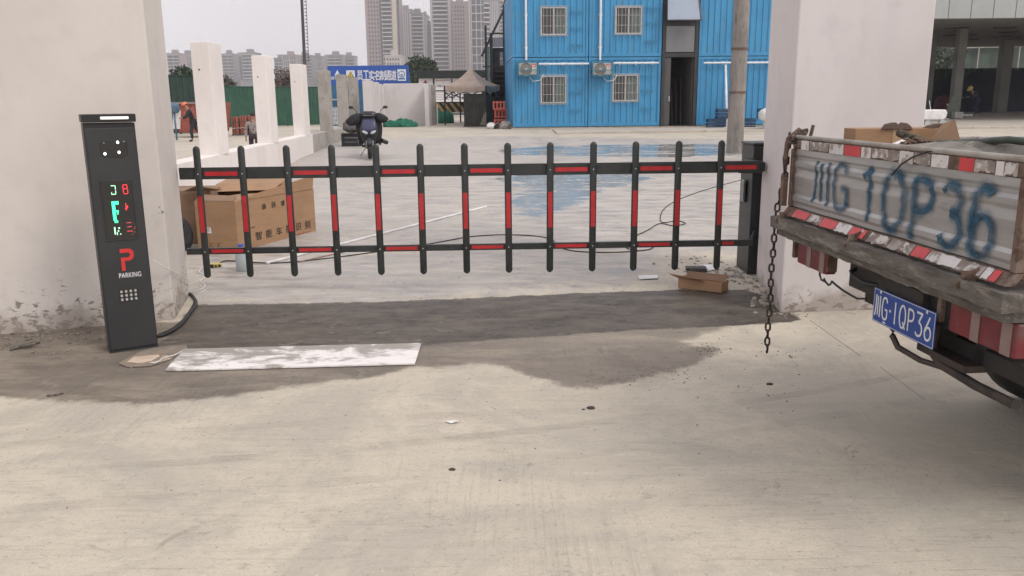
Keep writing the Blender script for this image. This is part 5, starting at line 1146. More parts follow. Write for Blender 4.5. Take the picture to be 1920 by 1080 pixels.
# ------------------------------------------------------------------ trees
def tree(cx, cy, z0, h, rw, label, seed, m_leaf, n=2600, ls=.16):
    rr = random.Random(seed); t = thing('tree', (cx, cy, z0), label, 'tree')
    b = MB(); b.path([(cx, cy, z0), (cx + .1, cy, z0 + h * .3), (cx - .05, cy, z0 + h * .6)], .16, 8, .07)
    lob = []
    for i in range(11):
        a = rr.uniform(0, 6.28); r_ = rr.uniform(.2, .8) * rw; q = Vector((cx + r_ * c_(a), cy + r_ * s_(a), z0 + h * rr.uniform(.45, .9))); lob.append((q, rr.uniform(.28, .5) * rw))
        b.path([(cx, cy, z0 + h * rr.uniform(.25, .5)), (Vector((cx, cy, z0 + h * .5)) + q) / 2, q], .07, 6, .02)
    b.build('trunk', mat('bark', (.09, .07, .055), None, 8, .95), t, smooth=True)
    b = MB()
    for i in range(n):
        q, r_ = rr.choice(lob); d = Vector((rr.gauss(0, 1), rr.gauss(0, 1), rr.gauss(0, .8))).normalized() * r_ * rr.uniform(.4, 1.15); p = q + d
        u = Vector((rr.uniform(-1, 1), rr.uniform(-1, 1), rr.uniform(-1, 1))).normalized() * ls * rr.uniform(.6, 1.4); v_ = u.cross(Vector((rr.uniform(-1, 1), rr.uniform(-1, 1), rr.uniform(-1, 1)))).normalized() * ls * rr.uniform(.4, .9)
        b.k = rr.randrange(2); b.add([p - u, p + v_, p + u, p - v_], [(0, 1, 2, 3)])
    b.build('crown', m_leaf, t)
leafs = [mat('leaf_dark', (.03, .05, .028), None, 2, .8, bump=0), mat('leaf_mid', (.055, .08, .045), None, 2, .8, bump=0)]
p = at(787, 150, 75); tree(p.x, 75, .8, at(787, 108, 75).z - .8, 1.6, 'dark round evergreen tree between the banner and the grey towers', 1, leafs, 3200, .15)
p = at(666, 150, 90); tree(p.x, 90, .8, at(666, 116, 90).z - .8, .9, 'small dark treetop peeping over the left part of the banner', 2, leafs, 900, .16)
p = at(676, 150, 92); tree(p.x, 92, .8, at(676, 118, 92).z - .8, .5, 'tiny pointed treetop just right of the other one over the banner', 3, leafs, 600, .14)
p = at(1774, 90, 66); tree(p.x, 66, .9, at(1774, 78, 66).z - .9, 1.3, 'pale leafed tree seen through the canopy opening', 4, [mat('leaf_pale', (.16, .17, .15), None, 2, .8, bump=0), leafs[1]], 1400, .12)
p = at(352, 150, 66); tree(p.x, 66, 0, at(352, 122, 66).z, 1.2, 'dim bushy tree behind the dark hoarding at the far left', 5, leafs, 1800, .16)
p = at(428, 150, 75); tree(p.x, 75, 0, at(428, 146, 75).z, 1.6, 'brownish sparse tree behind the green hoarding', 6, [mat('twig_brown', (.12, .085, .07), None, 2, .9, bump=0), leafs[0]], 1500, .14)
p = at(535, 150, 78); tree(p.x, 78, 0, at(535, 128, 78).z, 2.4, 'hazy brown leafless tree mass over the green hoarding', 7, [mat('twig_grey', (.16, .13, .12), None, 2, .9, bump=0), MATS['twig_brown']], 2600, .10)

# ------------------------------------------------------------------ notice boards, tent, barriers
Yn = 46.0
m_beam = mat('dark_green_beam', (.016, .022, .02), None, 4, .7); m_board = mat('notice_white', (.86, .82, .82), (.78, .74, .74), 3, .6, bump=0)
a, e = at(782, 133, Yn), at(912, 133, Yn); zt = a.z
t = thing('notice_shelter', (a.x, Yn, .7), 'row of white notice boards under a long dark green roof beam', 'notice board')
b = MB(); b.box(a.x, e.x + .6, Yn - .3, Yn + .5, at(800, 147, Yn).z, zt); b.build('roof_beam', m_beam, t, bevel=.02)
b = MB(); b.box(a.x, at(789, 150, Yn).x, Yn + .02, Yn + .2, .7, at(800, 147, Yn).z); b.build('side_post', m_beam, t)
for k, (p0, p1) in enumerate(((785, 813), (814.5, 847), (849, 875), (876.5, 905))):
    q0, q1 = at(p0, 147, Yn), at(p1, 193, Yn); b = MB(); b.box(q0.x, q1.x, Yn, Yn + .05, q1.z, q0.z - .004); bo = b.build('board', m_board, t)
    b = MB(); b.box(q1.x, q1.x + .04, Yn - .03, Yn + .06, .7, q0.z - .006); b.build('board_post', m_dark, t)
    for j in range(2 if k else 0):
        o = at(p0 + 3, 163.5 + 14 * j, Yn); o.y = Yn - .004
        if j == 0: text('工程公示牌'[:3 if k > 1 else 3], m_ink, o, (1, 0, 0), (0, 0, 1), .42, .12, bo, 'lettering', .01)
    for r_ in range(6 if k else 2):
        y_ = (170 + 3.2 * r_) if k else (184 + 3 * r_); s0 = at(p0 + 2.5, y_, Yn); s1 = at(p1 - 2.5 - (r_ * 7 % 5), y_ + .7, Yn); b = MB(); b.box(s0.x, s1.x, Yn - .003, Yn - .0005, s1.z, s0.z); b.build('text_line', mat('pale_ink', (.35, .30, .32), None, 5, .8, bump=0), bo)
    if k:
        s0 = at(p0 + 2.5, 150.5, Yn); s1 = at(p1 - 3, 151.2, Yn); b = MB(); b.box(s0.x, s1.x, Yn - .003, Yn - .0005, s1.z, s0.z); b.build('header_rule', mat('pale_red', (.5, .18, .2), None, 5, .8, bump=0), bo)
    else:
        mrd = mat('logo_red', (.45, .03, .05), None, 5, .7, bump=0); tri(797.5, 149.5, 156.2, 4, mrd, bo, .003, Yn, 'logo'); tri(798.6, 152.5, 156.2, 1.5, mat('logo_dark', (.2, .02, .04), None, 5, .7, bump=0), bo, .008, Yn, 'logo_shade')
        o = at(792, 160.5, Yn); o.y = Yn - .004; text('建筑工程', mrd, o, (1, 0, 0), (0, 0, 1), .45, .09, bo, 'lettering', .0)
# tent
Yt = 37.0
def tp(px, py, Y=Yt): return at(px, py, Y)
t = thing('canopy_tent', gpt(tp(885, 200).x, 38.2), 'faded beige pop-up canopy tent with pyramid roof and thin legs', 'tent')
ap = tp(882, 127, 38.4); A_, B_ = tp(833, 160, 36.9), tp(911, 160, 36.6); C_, D_ = tp(937, 160, 39.0), tp(862, 160, 39.6)
m_tent = mat('tent_beige', (.46, .36, .295), (.38, .295, .24), 3, .85, bump=.4, c3=(.42, .36, .31), s3=4, bd=.03)
b = MB(); cor4 = [A_, B_, C_, D_]
for i in range(4):
    p, q2 = cor4[i], cor4[(i + 1) % 4]; n = 8; m2 = 6; rows = []
    for j in range(m2 + 1):
        f = j / m2; row = []
        for k in range(n + 1):
            e_ = p.lerp(q2, k / n); v_ = e_.lerp(ap, f); v_ = v_ - UP * (math.sin(f * math.pi) * .14 + (1 - f) * .05 * math.sin(math.pi * k / n) * 2 * (1 if f < .01 else .5)); row.append(v_)
        rows.append(row)
    vs = [v_ for r_ in rows for v_ in r_]; b.add(vs, [(r_ * (n + 1) + k, r_ * (n + 1) + k + 1, (r_ + 1) * (n + 1) + k + 1, (r_ + 1) * (n + 1) + k) for r_ in range(m2) for k in range(n)])
o = b.build('roof_fabric', m_tent, t, smooth=True, auto=35); sm_ = o.modifiers.new('solid', 'SOLIDIFY'); sm_.thickness = .01
for i in range(4):
    p, q2 = cor4[i], cor4[(i + 1) % 4]; n = 14; b = MB(); up_ = []; dn = []
    for k in range(n + 1):
        v_ = p.lerp(q2, k / n) - UP * .05 * math.sin(math.pi * k / n) * 2; up_.append(v_); dn.append(v_ - UP * (.18 + .05 * abs(math.sin(k * math.pi / 3.5))))
    b.add(up_ + dn, [(k, k + 1, n + 2 + k, n + 1 + k) for k in range(n)]); o = b.build('valance', m_tent, t); sm_ = o.modifiers.new('solid', 'SOLIDIFY'); sm_.thickness = .01
for p in cor4:
    q2 = p.copy(); q2.z = float(gz(p.x, p.y)); b = MB(); b.tube(q2, p - UP * .02, .03, n=8); b.build('leg', m_chas, t)
b = MB()
for i in range(4):
    p, q2 = cor4[i] - UP * .28, cor4[(i + 1) % 4] - UP * .28; mid_ = (p + q2) / 2
    b.beam(p, mid_ - UP * .3, .03, .03); b.beam(mid_ - UP * .3, q2, .03, .03); b.beam(p - UP * .3, mid_, .03, .03); b.beam(mid_, q2 - UP * .3, .03, .03)
b.build('scissor_frame', m_chas, t)
# striped barrier
Yh = 40.0
t = thing('hazard_barrier', gpt(tp(845, 210, Yh).x, Yh), 'black and yellow striped barrier board on a dark frame beside the tent', 'barrier')
a, e = at(815, 193, Yh), at(874, 210, Yh); b = MB(); b.box(a.x, e.x, Yh, Yh + .04, e.z, a.z); bd_ = b.build('board', m_dark, t)
m_hy = mat('hazard_yellow', (.38, .26, .10), (.28, .2, .09), 8, .7); w_ = .16; Hh = a.z - e.z; x = a.x + .02
while x + w_ + Hh * .7 < e.x + .15:
    b = MB(); q_ = [(x, a.z - .01), (x + w_, a.z - .01), (min(x + w_ + Hh * .7, e.x), e.z + .01), (min(x + Hh * .7, e.x - .01), e.z + .01)]; b.prism(q_, (0, Yh - .004, 0), (1, 0, 0), (0, 0, 1), (0, .004, 0)); b.build('stripe', m_hy, bd_); x += .33
for px in (815, 835, 863):
    x = at(px, 200, Yh).x; b = MB(); b.box(x - .03, x + .03, Yh + .045, Yh + .10, float(gz(x, Yh)), at(px, 169, Yh).z); b.build('post', m_chas, t)
for py in (170, 192):
    a, e = at(813, py, Yh), at(874, py, Yh); b = MB(); b.box(a.x, e.x, Yh + .11, Yh + .15, a.z - .04, a.z + .02); b.build('rail', m_chas, t)
a, e = at(817, 211, Yh), at(874, 216, Yh); b = MB(); b.box(a.x, e.x, Yh + .01, Yh + .03, e.z, a.z); b.build('lower_board', m_steel, t)
# dark corrugated gate leaf
Yg = 35.5; a, e = at(869, 178, Yg), at(911, 176, Yg); e2 = at(921, 179, Yg + 1.4)
t = thing('corrugated_gate', gpt(a.x, Yg), 'dark olive corrugated sheet gate standing in front of the tent legs', 'gate')
m_ol = mat('olive_sheet', (.055, .052, .045), (.04, .038, .034), 3, .6, .2, c3=(.12, .10, .08), s3=5)
zg = float(gz(a.x, Yg)); b = MB(); corr(b, (a.x, Yg), (e.x, Yg), zg + .03, a.z, .075, .02); corr(b, (e.x, Yg), (e2.x, Yg + 1.4), zg + .03, a.z, .15, .02); b.build('corrugated_sheet', m_ol, t)
b = MB(); b.box(a.x - .03, e.x + .02, Yg + .01, Yg + .05, a.z, a.z + .05); b.build('frame_bar', m_chas, t); b = MB(); b.box(a.x - .03, e.x + .02, Yg + .01, Yg + .05, zg, zg + .05); b.build('frame_bar', m_chas, t)
b = MB(); q_ = [(e.x - .28, zg + .06), (e.x + .0, zg + .06), (e.x + .0, zg + .62), (e.x - .1, zg + .5)]; b.prism(q_, (0, Yg - .03, 0), (1, 0, 0), (0, 0, 1), (0, .01, 0)); tag(b.build('board_offcut', mat('olive_board', (.20, .18, .14), None, 5, .9)), 'pale olive board offcut leaning on the corrugated gate foot', 'board')
# orange safety barriers and rubbish
m_or = mat('barrier_orange', (.55, .10, .07), (.48, .12, .09), 5, .6, c3=(.6, .3, .25), s3=8)
p = gpt(at(938, 240, 34.2).x, 34.2); t = thing('safety_barrier', p, 'stacked faded orange plastic safety barriers beside the blue containers', 'barrier', R(12))
for i, (zz, tz) in enumerate(((0, 0), (.38, .1), (.70, -.12))):
    b = MB()
    for x in (-.22, -.08, .06, .20): b.cbox((x + tz * .5, tz, zz + .19), .07, .10, .34, tz)
    b.cbox((tz * .5, tz, zz + .06), .5, .12, .07, tz); b.cbox((tz * .5, tz, zz + .31), .5, .12, .06, tz); lb(b, 'barrier_section', m_or, t, bevel=.015)
rr = random.Random(8)
for i, (px, py, r_, mm, lb_) in enumerate(((921, 242, .16, m_white, 'white rubbish bag left of the orange barriers'), (929, 244, .12, m_dark, 'black rubbish bag between white bag and orange barriers'), (948, 242, .20, mat('bag_grey', (.4, .37, .35), None, 5, .8, bump=.5), 'pale grey rubbish sack right of the orange barriers'), (957, 243, .13, mat('bag_tan', (.35, .27, .2), None, 5, .8, bump=.5), 'small tan rubbish sack at the container corner'))):
    q = gpt(at(px, py, 33.6).x, 33.6); b = MB(); b.ell(q + UP * r_ * .7, r_ * 1.1, r_, r_ * .75, 14, 9, pw=.8); b.v[:] = [(x + rr.uniform(-.03, .03), y + rr.uniform(-.03, .03), max(q.z + .002, z + rr.uniform(-.03, .03))) for x, y, z in b.v]; tag(b.build('rubbish_bag', mm), lb_, 'bag')
# green net bundles
m_net = mat('green_net', (.02, .15, .09), (.03, .20, .13), 12, .9, bump=.8, bd=.03, c3=(.01, .07, .045), s3=14)
for px, py, Y, w_, h_, lb_ in ((751, 231, 36.0, .74, .26, 'green debris netting heaped against the pale wall'), (826, 222, 39.2, .62, .50, 'green debris netting bundle beside the striped barrier')):
    q = gpt(at(px, py, Y).x, Y); rr = random.Random(px); b = MB(); b.ell(q + UP * h_ * .25, w_, .4, h_ * .8, 44, 20, pw=.9)
    b.v[:] = [(x, y, max(q.z - .01, z + .13 * math.sin(x * 7 + 1 + y * 5) * math.cos(y * 9) * h_ * 2 + .04 * math.sin(x * 23 + y * 17) + rr.uniform(-.03, .03))) for x, y, z in b.v]; tag(b.build('net_bundle', m_net), lb_, 'netting')
x = at(820, 210, 38.5).x; b = MB(); b.tube(gpt(x, 38.5), gpt(x, 38.5, .85), .03, n=8); tag(b.build('marker_post', m_white), 'short white marker post before the green netting', 'post')

# ------------------------------------------------------------------ blue container offices
m_blue = mat('container_blue', (.05, .275, .51), (.042, .23, .44), 1.2, .42, bump=.06, c3=(.075, .24, .38), s3=3.5, lo3=.50, hi3=.72, stretch=(1.5, 1.5, .5))
m_blued = mat('container_frame', (.045, .25, .47), None, 2, .45, c3=(.10, .14, .17), s3=9, lo3=.62, hi3=.7)
O = at(962, 235, 33.0); O.z = .62; crz = R(3.2)
CD = Vector((c_(crz), s_(crz), 0)); CN = Vector((-s_(crz), c_(crz), 0))
def cpt(u, v, z): return O + CD * u + CN * v + UP * (z - O.z)
def ux(px, py=150):   # distance along the container front for a pixel column
    d = ray(px, py); o = Vector((0, 0, H)); k = (O - o).dot(CN) / d.dot(CN); return (o + d * k - O).dot(CD)
def uz(px, py):
    d = ray(px, py); o = Vector((0, 0, H)); k = (O - o).dot(CN) / d.dot(CN); return (o + d * k).z
ZJ = uz(1200, 106.5); ZT = ZJ + (ZJ - .62); U1 = ux(1103); U2 = ux(1239); U3 = ux(1308); U4 = U3 + 6.0
m_win = glass('window_dark', (.035, .038, .04), .15); m_frame = mat('window_white', (.55, .55, .54), None, 6, .5); m_bar = mat('window_bar', (.42, .40, .38), None, 8, .5, .5)
m_curt = mat('curtain', (.16, .20, .19), (.10, .12, .12), 8, .9, stretch=(6, 6, .4))
def container(u0, u1, z0, z1, label, wins=(), rungs=(), side_left=False, depth=6.0):
    t = thing('office_container', cpt(u0, 0, z0), label, 'container', crz, 'blue container offices stacked two high')
    def bx(b, a0, a1, b0, b1, c0, c1): b.box(a0, a1, b0, b1, c0, c1)
    W = u1 - u0; Hh = z1 - z0; fw = .11
    b = MB(); holes = [(w_[0] - u0, w_[1] - u0, w_[2] - z0, w_[3] - z0) for w_ in wins]
    # corrugated front, cut round the window
    def band(x0, x1, c0, c1):
        if x1 - x0 < .02 or c1 - c0 < .02: return
        p0 = (x0, 0); 
        k0 = int(math.floor(x0 / .235)); pts = []
        x = k0 * .235
        while x < x1 + .3:
            for s, o in ((0, .035), (.10, .035), (.125, .0), (.21, .0)): pts.append((x + s, o))
            x += .235
        def oat(xx):
            for (xa, oa), (xb, ob) in zip(pts, pts[1:]):
                if xa <= xx <= xb: return oa + (ob - oa) * (xx - xa) / max(1e-6, xb - xa)
            return 0
        sel = [(x0, oat(x0))] + [p for p in pts if x0 < p[0] < x1] + [(x1, oat(x1))]
        vs = [(x, .02 + o, z) for x, o in sel for z in (c0, c1)]; b.add(vs, [(2 * i, 2 * i + 2, 2 * i + 3, 2 * i + 1) for i in range(len(sel) - 1)])
    if holes:
        hx0, hx1, hz0, hz1 = holes[0]; band(fw, hx0, .12, Hh - .12); band(hx1, W - fw, .12, Hh - .12); band(hx0, hx1, .12, hz0); band(hx0, hx1, hz1, Hh - .12)
    else: band(fw, W - fw, .12, Hh - .12)
    lb(b, 'front_wall', m_blue, t)
    b = MB()
    n = int(depth / .28); pts = []
    for i in range(n):
        for s, o in ((0, .0), (.12, .0), (.15, .035), (.25, .035)): pts.append((fw + i * .28 * (depth - 2 * fw) / (n * .28) + s * .98, o))
    for xs_, sg in ((.0, 1), (W, -1)):
        vs = [(xs_ + sg * (o + .01), y, z) for y, o in pts for z in (.12, Hh - .12)]; b.add(vs, [(2 * i, 2 * i + 2, 2 * i + 3, 2 * i + 1) for i in range(len(pts) - 1)])
    b.box(.05, W - .05, depth - .06, depth - .02, .1, Hh - .1); lb(b, 'side_wall', m_blue, t)
    b = MB(); b.box(.06, W - .06, .05, depth - .05, Hh - .06, Hh - .02); b.box(.06, W - .06, .05, depth - .05, .03, .08); lb(b, 'roof_and_floor', m_blued, t)
    b = MB()
    for x in (0, W - fw):
        for y in (0, depth - fw): b.box(x + .003, x + fw - .003, y, y + fw, .0, Hh - .004)
    for c0, c1 in ((.0, .12), (Hh - .12, Hh - .012)):
        b.box(fw, W - fw, .004, .10, c0 + .002, c1); b.box(fw, W - fw, depth - .10, depth - .004, c0 + .002, c1)
        for x in (.006, W - fw + .003): b.box(x, x + fw - .009, fw, depth - fw, c0 + .002, c1)
    lb(b, 'corner_frame', m_blued, t, bevel=.008)
    for hx0, hx1, hz0, hz1 in holes:
        b = MB(); b.box(hx0, hx1, .075, .11, hz0, hz1); 
        for a0, a1, c0, c1 in ((hx0, hx0 + .045, hz0, hz1), (hx1 - .045, hx1, hz0, hz1), (hx0 + .045, hx1 - .045, hz0, hz0 + .045), (hx0 + .045, hx1 - .045, hz1 - .045, hz1)): pass
        wn = lb(b, 'window', m_win, t)
        b = MB()
        for a0, a1, c0, c1 in ((hx0, hx0 + .05, hz0, hz1), (hx1 - .05, hx1, hz0, hz1), (hx0 + .05, hx1 - .05, hz0, hz0 + .05), (hx0 + .05, hx1 - .05, hz1 - .05, hz1), ((hx0 + hx1) / 2 - .03, (hx0 + hx1) / 2 + .03, hz0 + .05, hz1 - .05)): b.box(a0, a1, .0, .074, c0, c1)
        lb(b, 'frame', m_frame, wn, bevel=.004)
        b = MB(); b.box(hx1 - .42, hx1 - .06, .066, .0745, hz0 + .06, hz1 - .06); lb(b, 'curtain', m_curt, wn)
        for k in range(9): 
            b = MB(); x = hx0 - .03 + (hx1 - hx0 + .06) * k / 8; b.box(x - .007, x + .007, -.045, -.03, hz0 - .04, hz1 + .04); lb(b, 'security_bar', m_bar, wn)
        b = MB()
        for f in (0, .33, .67, 1): z = hz0 - .03 + (hz1 - hz0 + .06) * f; b.box(hx0 - .05, hx1 + .05, -.058, -.046, z - .009, z + .009)
        lb(b, 'cross_bars', m_bar, wn)
    for (a0, a1, zz) in rungs:
        b = MB(); b.box(a0 - u0, a1 - u0, -.065, -.038, zz - z0 - .02, zz - z0 + .02); b.box(a0 - u0, a0 - u0 + .02, -.032, .03, zz - z0 - .012, zz - z0 + .012); b.box(a1 - u0 - .02, a1 - u0, -.032, .03, zz - z0 - .012, zz - z0 + .012); lb(b, 'rung', mat('rung_blue', (.045, .21, .36), None, 4, .5), t)
    return t
def W_(p0, p1, y0, y1): return (ux(p0), ux(p1), uz(p0, y1), uz(p0, y0))
def Rg(p0, p1, ys): return [(ux(p0), ux(p1), uz(p0, y)) for y in ys]
container(0, U1 - .01, .62, ZJ, 'ground floor blue container at the left end, under the left air conditioner', [W_(1014, 1062, 142, 194)], Rg(1069, 1091, (145, 173, 206)))
container(0, U1 - .01, ZJ + .01, ZT, 'upper blue container at the left end with a white downpipe', [W_(1014, 1062, 13, 66)], Rg(1069, 1091, (21, 53, 84)))
container(U1 + .01, U2, .62, ZJ, 'ground floor blue container beside the dark doorway', [W_(1149, 1197, 140, 190)], Rg(1203, 1225, (142, 170, 203)))
container(U1 + .01, U2, ZJ + .01, ZT, 'upper blue container beside the tilted glass window of the stair tower', [W_(1152, 1201, 12, 64)], Rg(1207, 1231, (15, 44, 77)))
container(U3, U4, .62, ZJ, 'ground floor blue container behind the utility pole and white pipe bracket')
container(U3, U4, ZJ + .01, ZT, 'upper blue container behind the utility pole')
# plinth
t = thing('container_plinth', cpt(0, 0, .3), 'rough concrete plinth under the blue containers', 'plinth', crz)
b = MB(); b.box(-.06, U2 + .02, -.05, 6.1, -.5, .0 + 0.0); b.box(U2 + .02, U4, -.03, 6.1, -.5, .0); b.v[:] = [(x, y, z + .30) for x, y, z in b.v]; lb(b, 'slab', mat('plinth_concrete', (.38, .33, .27), (.28, .25, .20), 5, .95, bump=.4, c3=(.2, .17, .14), s3=9), t, bevel=.01)
# entrance tower
t = thing('entrance_tower', cpt(U2 + .02, 0, .6), 'dark framed stair entrance between the containers with an open doorway and tilted window', 'entrance', crz)
Wd = U3 - U2 - .05; zf = .0; Z1_ = uz(1270, 103) - .6; Z2_ = ZT - .6
def tb(name, m, *bxs, bevel=0, par=None):
    b = MB()
    for q in bxs: b.box(*q)
    return lb(b, name, m, par or t, bevel=bevel)
m_tf = mat('tower_frame', (.03, .028, .03), None, 4, .5)
tb('post', m_tf, (0, .12, -.04, .08, -.12, Z2_), bevel=.006); tb('post', m_tf, (Wd - .13, Wd, -.04, .08, -.12, Z2_), bevel=.006)
tb('lintel', m_tf, (.12, Wd - .13, -.03, .07, Z1_ - .08, Z1_ + .08)); tb('threshold', mat('step_stone', (.35, .3, .25), None, 5, .9), (.0, Wd, -.10, .3, -.28, .0))
tb('back_wall', m_dark, (.0, Wd, 2.6, 2.66, .0, Z2_)); tb('side_wall', mat('tower_inner', (.09, .085, .08), None, 4, .8), (.12, .16, .09, 2.6, .01, Z2_)); tb('side_wall', MATS['tower_inner'], (Wd - .17, Wd - .13, .09, 2.6, .01, Z2_)); tb('floor', MATS['tower_inner'], (.16, Wd - .17, .3, 2.6, -.03, .008)); tb('floor', m_dark, (.16, Wd - .17, .1, 2.6, Z1_ - .06, Z1_ + .0))
dr = tb('door_leaf', mat('door_grey', (.07, .068, .066), None, 4, .5), (.13, .36, .0, .04, .02, Z1_ - .09), bevel=.004); tb('handle', m_steel, (.30, .34, -.05, .0, .95, 1.15), par=dr, bevel=.004)
b = MB()
for k in range(3): b.path([(Wd * (.45 + .12 * k), .6, .02), (Wd * (.5 + .13 * k), 1.2, 1.5 + .2 * k)], .02)
lb(b, 'leaning_rods', mat('rod_dark', (.06, .05, .045), None, 4, .7), t)
zw0 = uz(1270, 103) - .6 + .09; zw1 = uz(1270, 49) - .6
tb('window', glass('tower_glass', (.14, .145, .145), .04), (.14, Wd - .15, -.01, .02, zw0 + .02, zw1)); tb('transom', m_tf, (.12, Wd - .13, -.03, .07, zw1 + .0, zw1 + .14))
b = MB(); zb = uz(1270, 40) - .6; zt_ = uz(1270, -16) - .6; b.add([(.08, -.42, zb), (Wd - .05, -.42, zb), (Wd - .10, -.05, zt_), (.14, -.05, zt_)] + [(.08, -.39, zb), (Wd - .05, -.39, zb), (Wd - .10, -.02, zt_), (.14, -.02, zt_)], [(0, 1, 2, 3), (4, 7, 6, 5), (0, 4, 5, 1), (1, 5, 6, 2), (2, 6, 7, 3), (3, 7, 4, 0)])
ow = lb(b, 'open_window', mat('pale_pane', (.30, .35, .43), (.26, .30, .38), 2, .12, bump=0), t); b = MB()
b.beam((.06, -.43, zb), (Wd - .03, -.43, zb), .05, .05); b.beam((.06, -.43, zb), (.13, -.05, zt_), .04, .04); b.beam((Wd - .03, -.43, zb), (Wd - .10, -.05, zt_), .04, .04); lb(b, 'frame', m_tf, ow)
tb('upper_panel', m_tf, (.12, Wd - .13, .03, .06, zw1 + .14, Z2_))
# air conditioners
m_ac = mat('ac_white', (.52, .51, .48), (.45, .44, .41), 4, .5, bump=0); m_fan = mat('ac_grille', (.12, .12, .11), None, 6, .6)
for nm, p0, p1, lb_ in (('l', 971, 1009, 'white air conditioner in a blue cage at the far left container'), ('r', 1108, 1147, 'white air conditioner in a blue cage above the window beside the doorway')):
    ua, ub, za, zc = ux(p0), ux(p1), uz(p0, 143), uz(p0, 116); t = thing('air_conditioner', cpt(ua, 0, za), lb_, 'air conditioner', crz, 'air conditioners on the container front')
    w_, h_ = ub - ua - .08, zc - za - .06
    b = MB(); b.box(.04, w_, -.36, -.06, .05, h_); ho = lb(b, 'housing', m_ac, t, bevel=.015)
    b = MB(); b.tube((.04 + w_ * .36, -.366, h_ * .53), (.04 + w_ * .36, -.350, h_ * .53), .235, n=28); fn = lb(b, 'fan_grille', m_fan, t, smooth=True, auto=40)
    b = MB()
    for r_ in (.08, .13, .18, .23): b.path([(.04 + w_ * .36 + r_ * c_(2 * math.pi * k / 24), -.372, h_ * .53 + r_ * s_(2 * math.pi * k / 24)) for k in range(24)], .005, 5, close=True)
    for k in range(8): a = math.pi * k / 8; b.tube((.04 + w_ * .36 - .23 * c_(a), -.374, h_ * .53 - .23 * s_(a)), (.04 + w_ * .36 + .23 * c_(a), -.374, h_ * .53 + .23 * s_(a)), .004, n=5)
    b.tube((.04 + w_ * .36, -.38, h_ * .53), (.04 + w_ * .36, -.368, h_ * .53), .04, n=12); lb(b, 'grille_wires', m_ac, fn)
    b = MB(); b.box(w_ - .21, w_ - .04, -.363, -.3605, h_ - .13, h_ - .04); lb(b, 'badge', mat('badge_red', (.55, .05, .05), None, 5, .5, bump=0), t)
    b = MB(); b.box(w_ - .19, w_ - .06, -.366, -.3632, h_ - .10, h_ - .07); lb(b, 'badge_text', m_white, t)
    b = MB()
    for x in (0, w_ + .05):
        for y in (-.42, -.02): b.box(x - .015, x + .015, y - .015, y + .015, .0, h_ + .05)
    for z in (.0, h_ * .45, h_ + .05):
        b.box(.015, w_ + .035, -.435, -.405, z - .014, z + .014)
        for x in (0, w_ + .05): b.box(x - .014, x + .014, -.405, -.035, z - .014, z + .014)
    for k in range(4): b.box(.02 + k * w_ * .3, .05 + k * w_ * .3, -.405, -.035, -.012, .012)
    lb(b, 'cage', mat('cage_blue', (.05, .20, .27), None, 5, .5), t)
    b = MB(); P = [(w_ * .6, -.2, -.02), (w_ * .8, -.2, -.20), (w_ + .15, -.12, -.16), (w_ + .28, -.05, .05)]; b.path([Vector(P[0]).lerp(Vector(P[1]), f) if f < 1 else Vector(P[1]) for f in (0, .5, 1)] + [Vector(P[2]), Vector(P[3])], .022, 8); lb(b, 'refrigerant_hose', mat('hose_pale', (.45, .5, .55), None, 5, .6), t, smooth=True)
m_pipe = mat('pipe_white', (.72, .76, .80), None, 5, .35, bump=0)
for p0, lb_ in ((986.5, 'white downpipe running up to the left container roof'), (1124, 'white downpipe on the second upper container')):
    t = thing('downpipe', cpt(ux(p0), -.07, ZJ), lb_, 'pipe'); b = MB(); b.tube(cpt(ux(p0), -.07, uz(p0, 113)), cpt(ux(p0), -.07, ZT), .045, n=12); b.build('pipe', m_pipe, t, smooth=True, auto=50)
    for z in (3.6, 4.8, 5.7): b = MB(); b.cbox(cpt(ux(p0), -.05, z), .13, .08, .04, crz); b.build('clip', m_pipe, t)
for p0, p1, y, lb_ in ((1008, 1103, 120, 'white horizontal pipe under the left upper container'), (1148, 1233, 118.5, 'white horizontal pipe ending at the doorway'), (1317, 1560, 117.5, 'long white horizontal pipe behind the utility pole')):
    b = MB(); z = uz((p0 + p1) / 2, y); b.tube(cpt(ux(p0), -.10, z), cpt(ux(p1), -.10, z), .04, n=12); t = thing('wall_pipe', cpt(ux(p0), -.1, z), lb_, 'pipe'); b.build('pipe', m_pipe, t, smooth=True, auto=50)
    for k in range(3): u_ = ux(p0) + (ux(p1) - ux(p0)) * (.15 + .35 * k); b = MB(); b.cbox(cpt(u_, -.055, z), .05, .11, .12, crz); b.build('clip', m_pipe, t)
# white T-shaped pipe stand
u_ = ux(1350); b = MB(); q = cpt(ux(1348), -1.3, 0); 
zt_ = uz(1352, 120); gq = gpt(q.x, q.y); b.tube(gq, Vector((q.x + .06, q.y + .9, zt_ - .05)), .045, n=12); b.path([gq + Vector((-.12, 0, .03)), gq + UP * .03, gq + Vector((.12, .0, .03))], .03); b.path([gq + Vector((.05, -.05, .5)), gq + Vector((.15, -.1, .55)), gq + Vector((.25, -.1, .35))], .02)
tag(b.build('pipe_stand', m_pipe, smooth=True), 'upright white pipe standing before the right container', 'pipe')
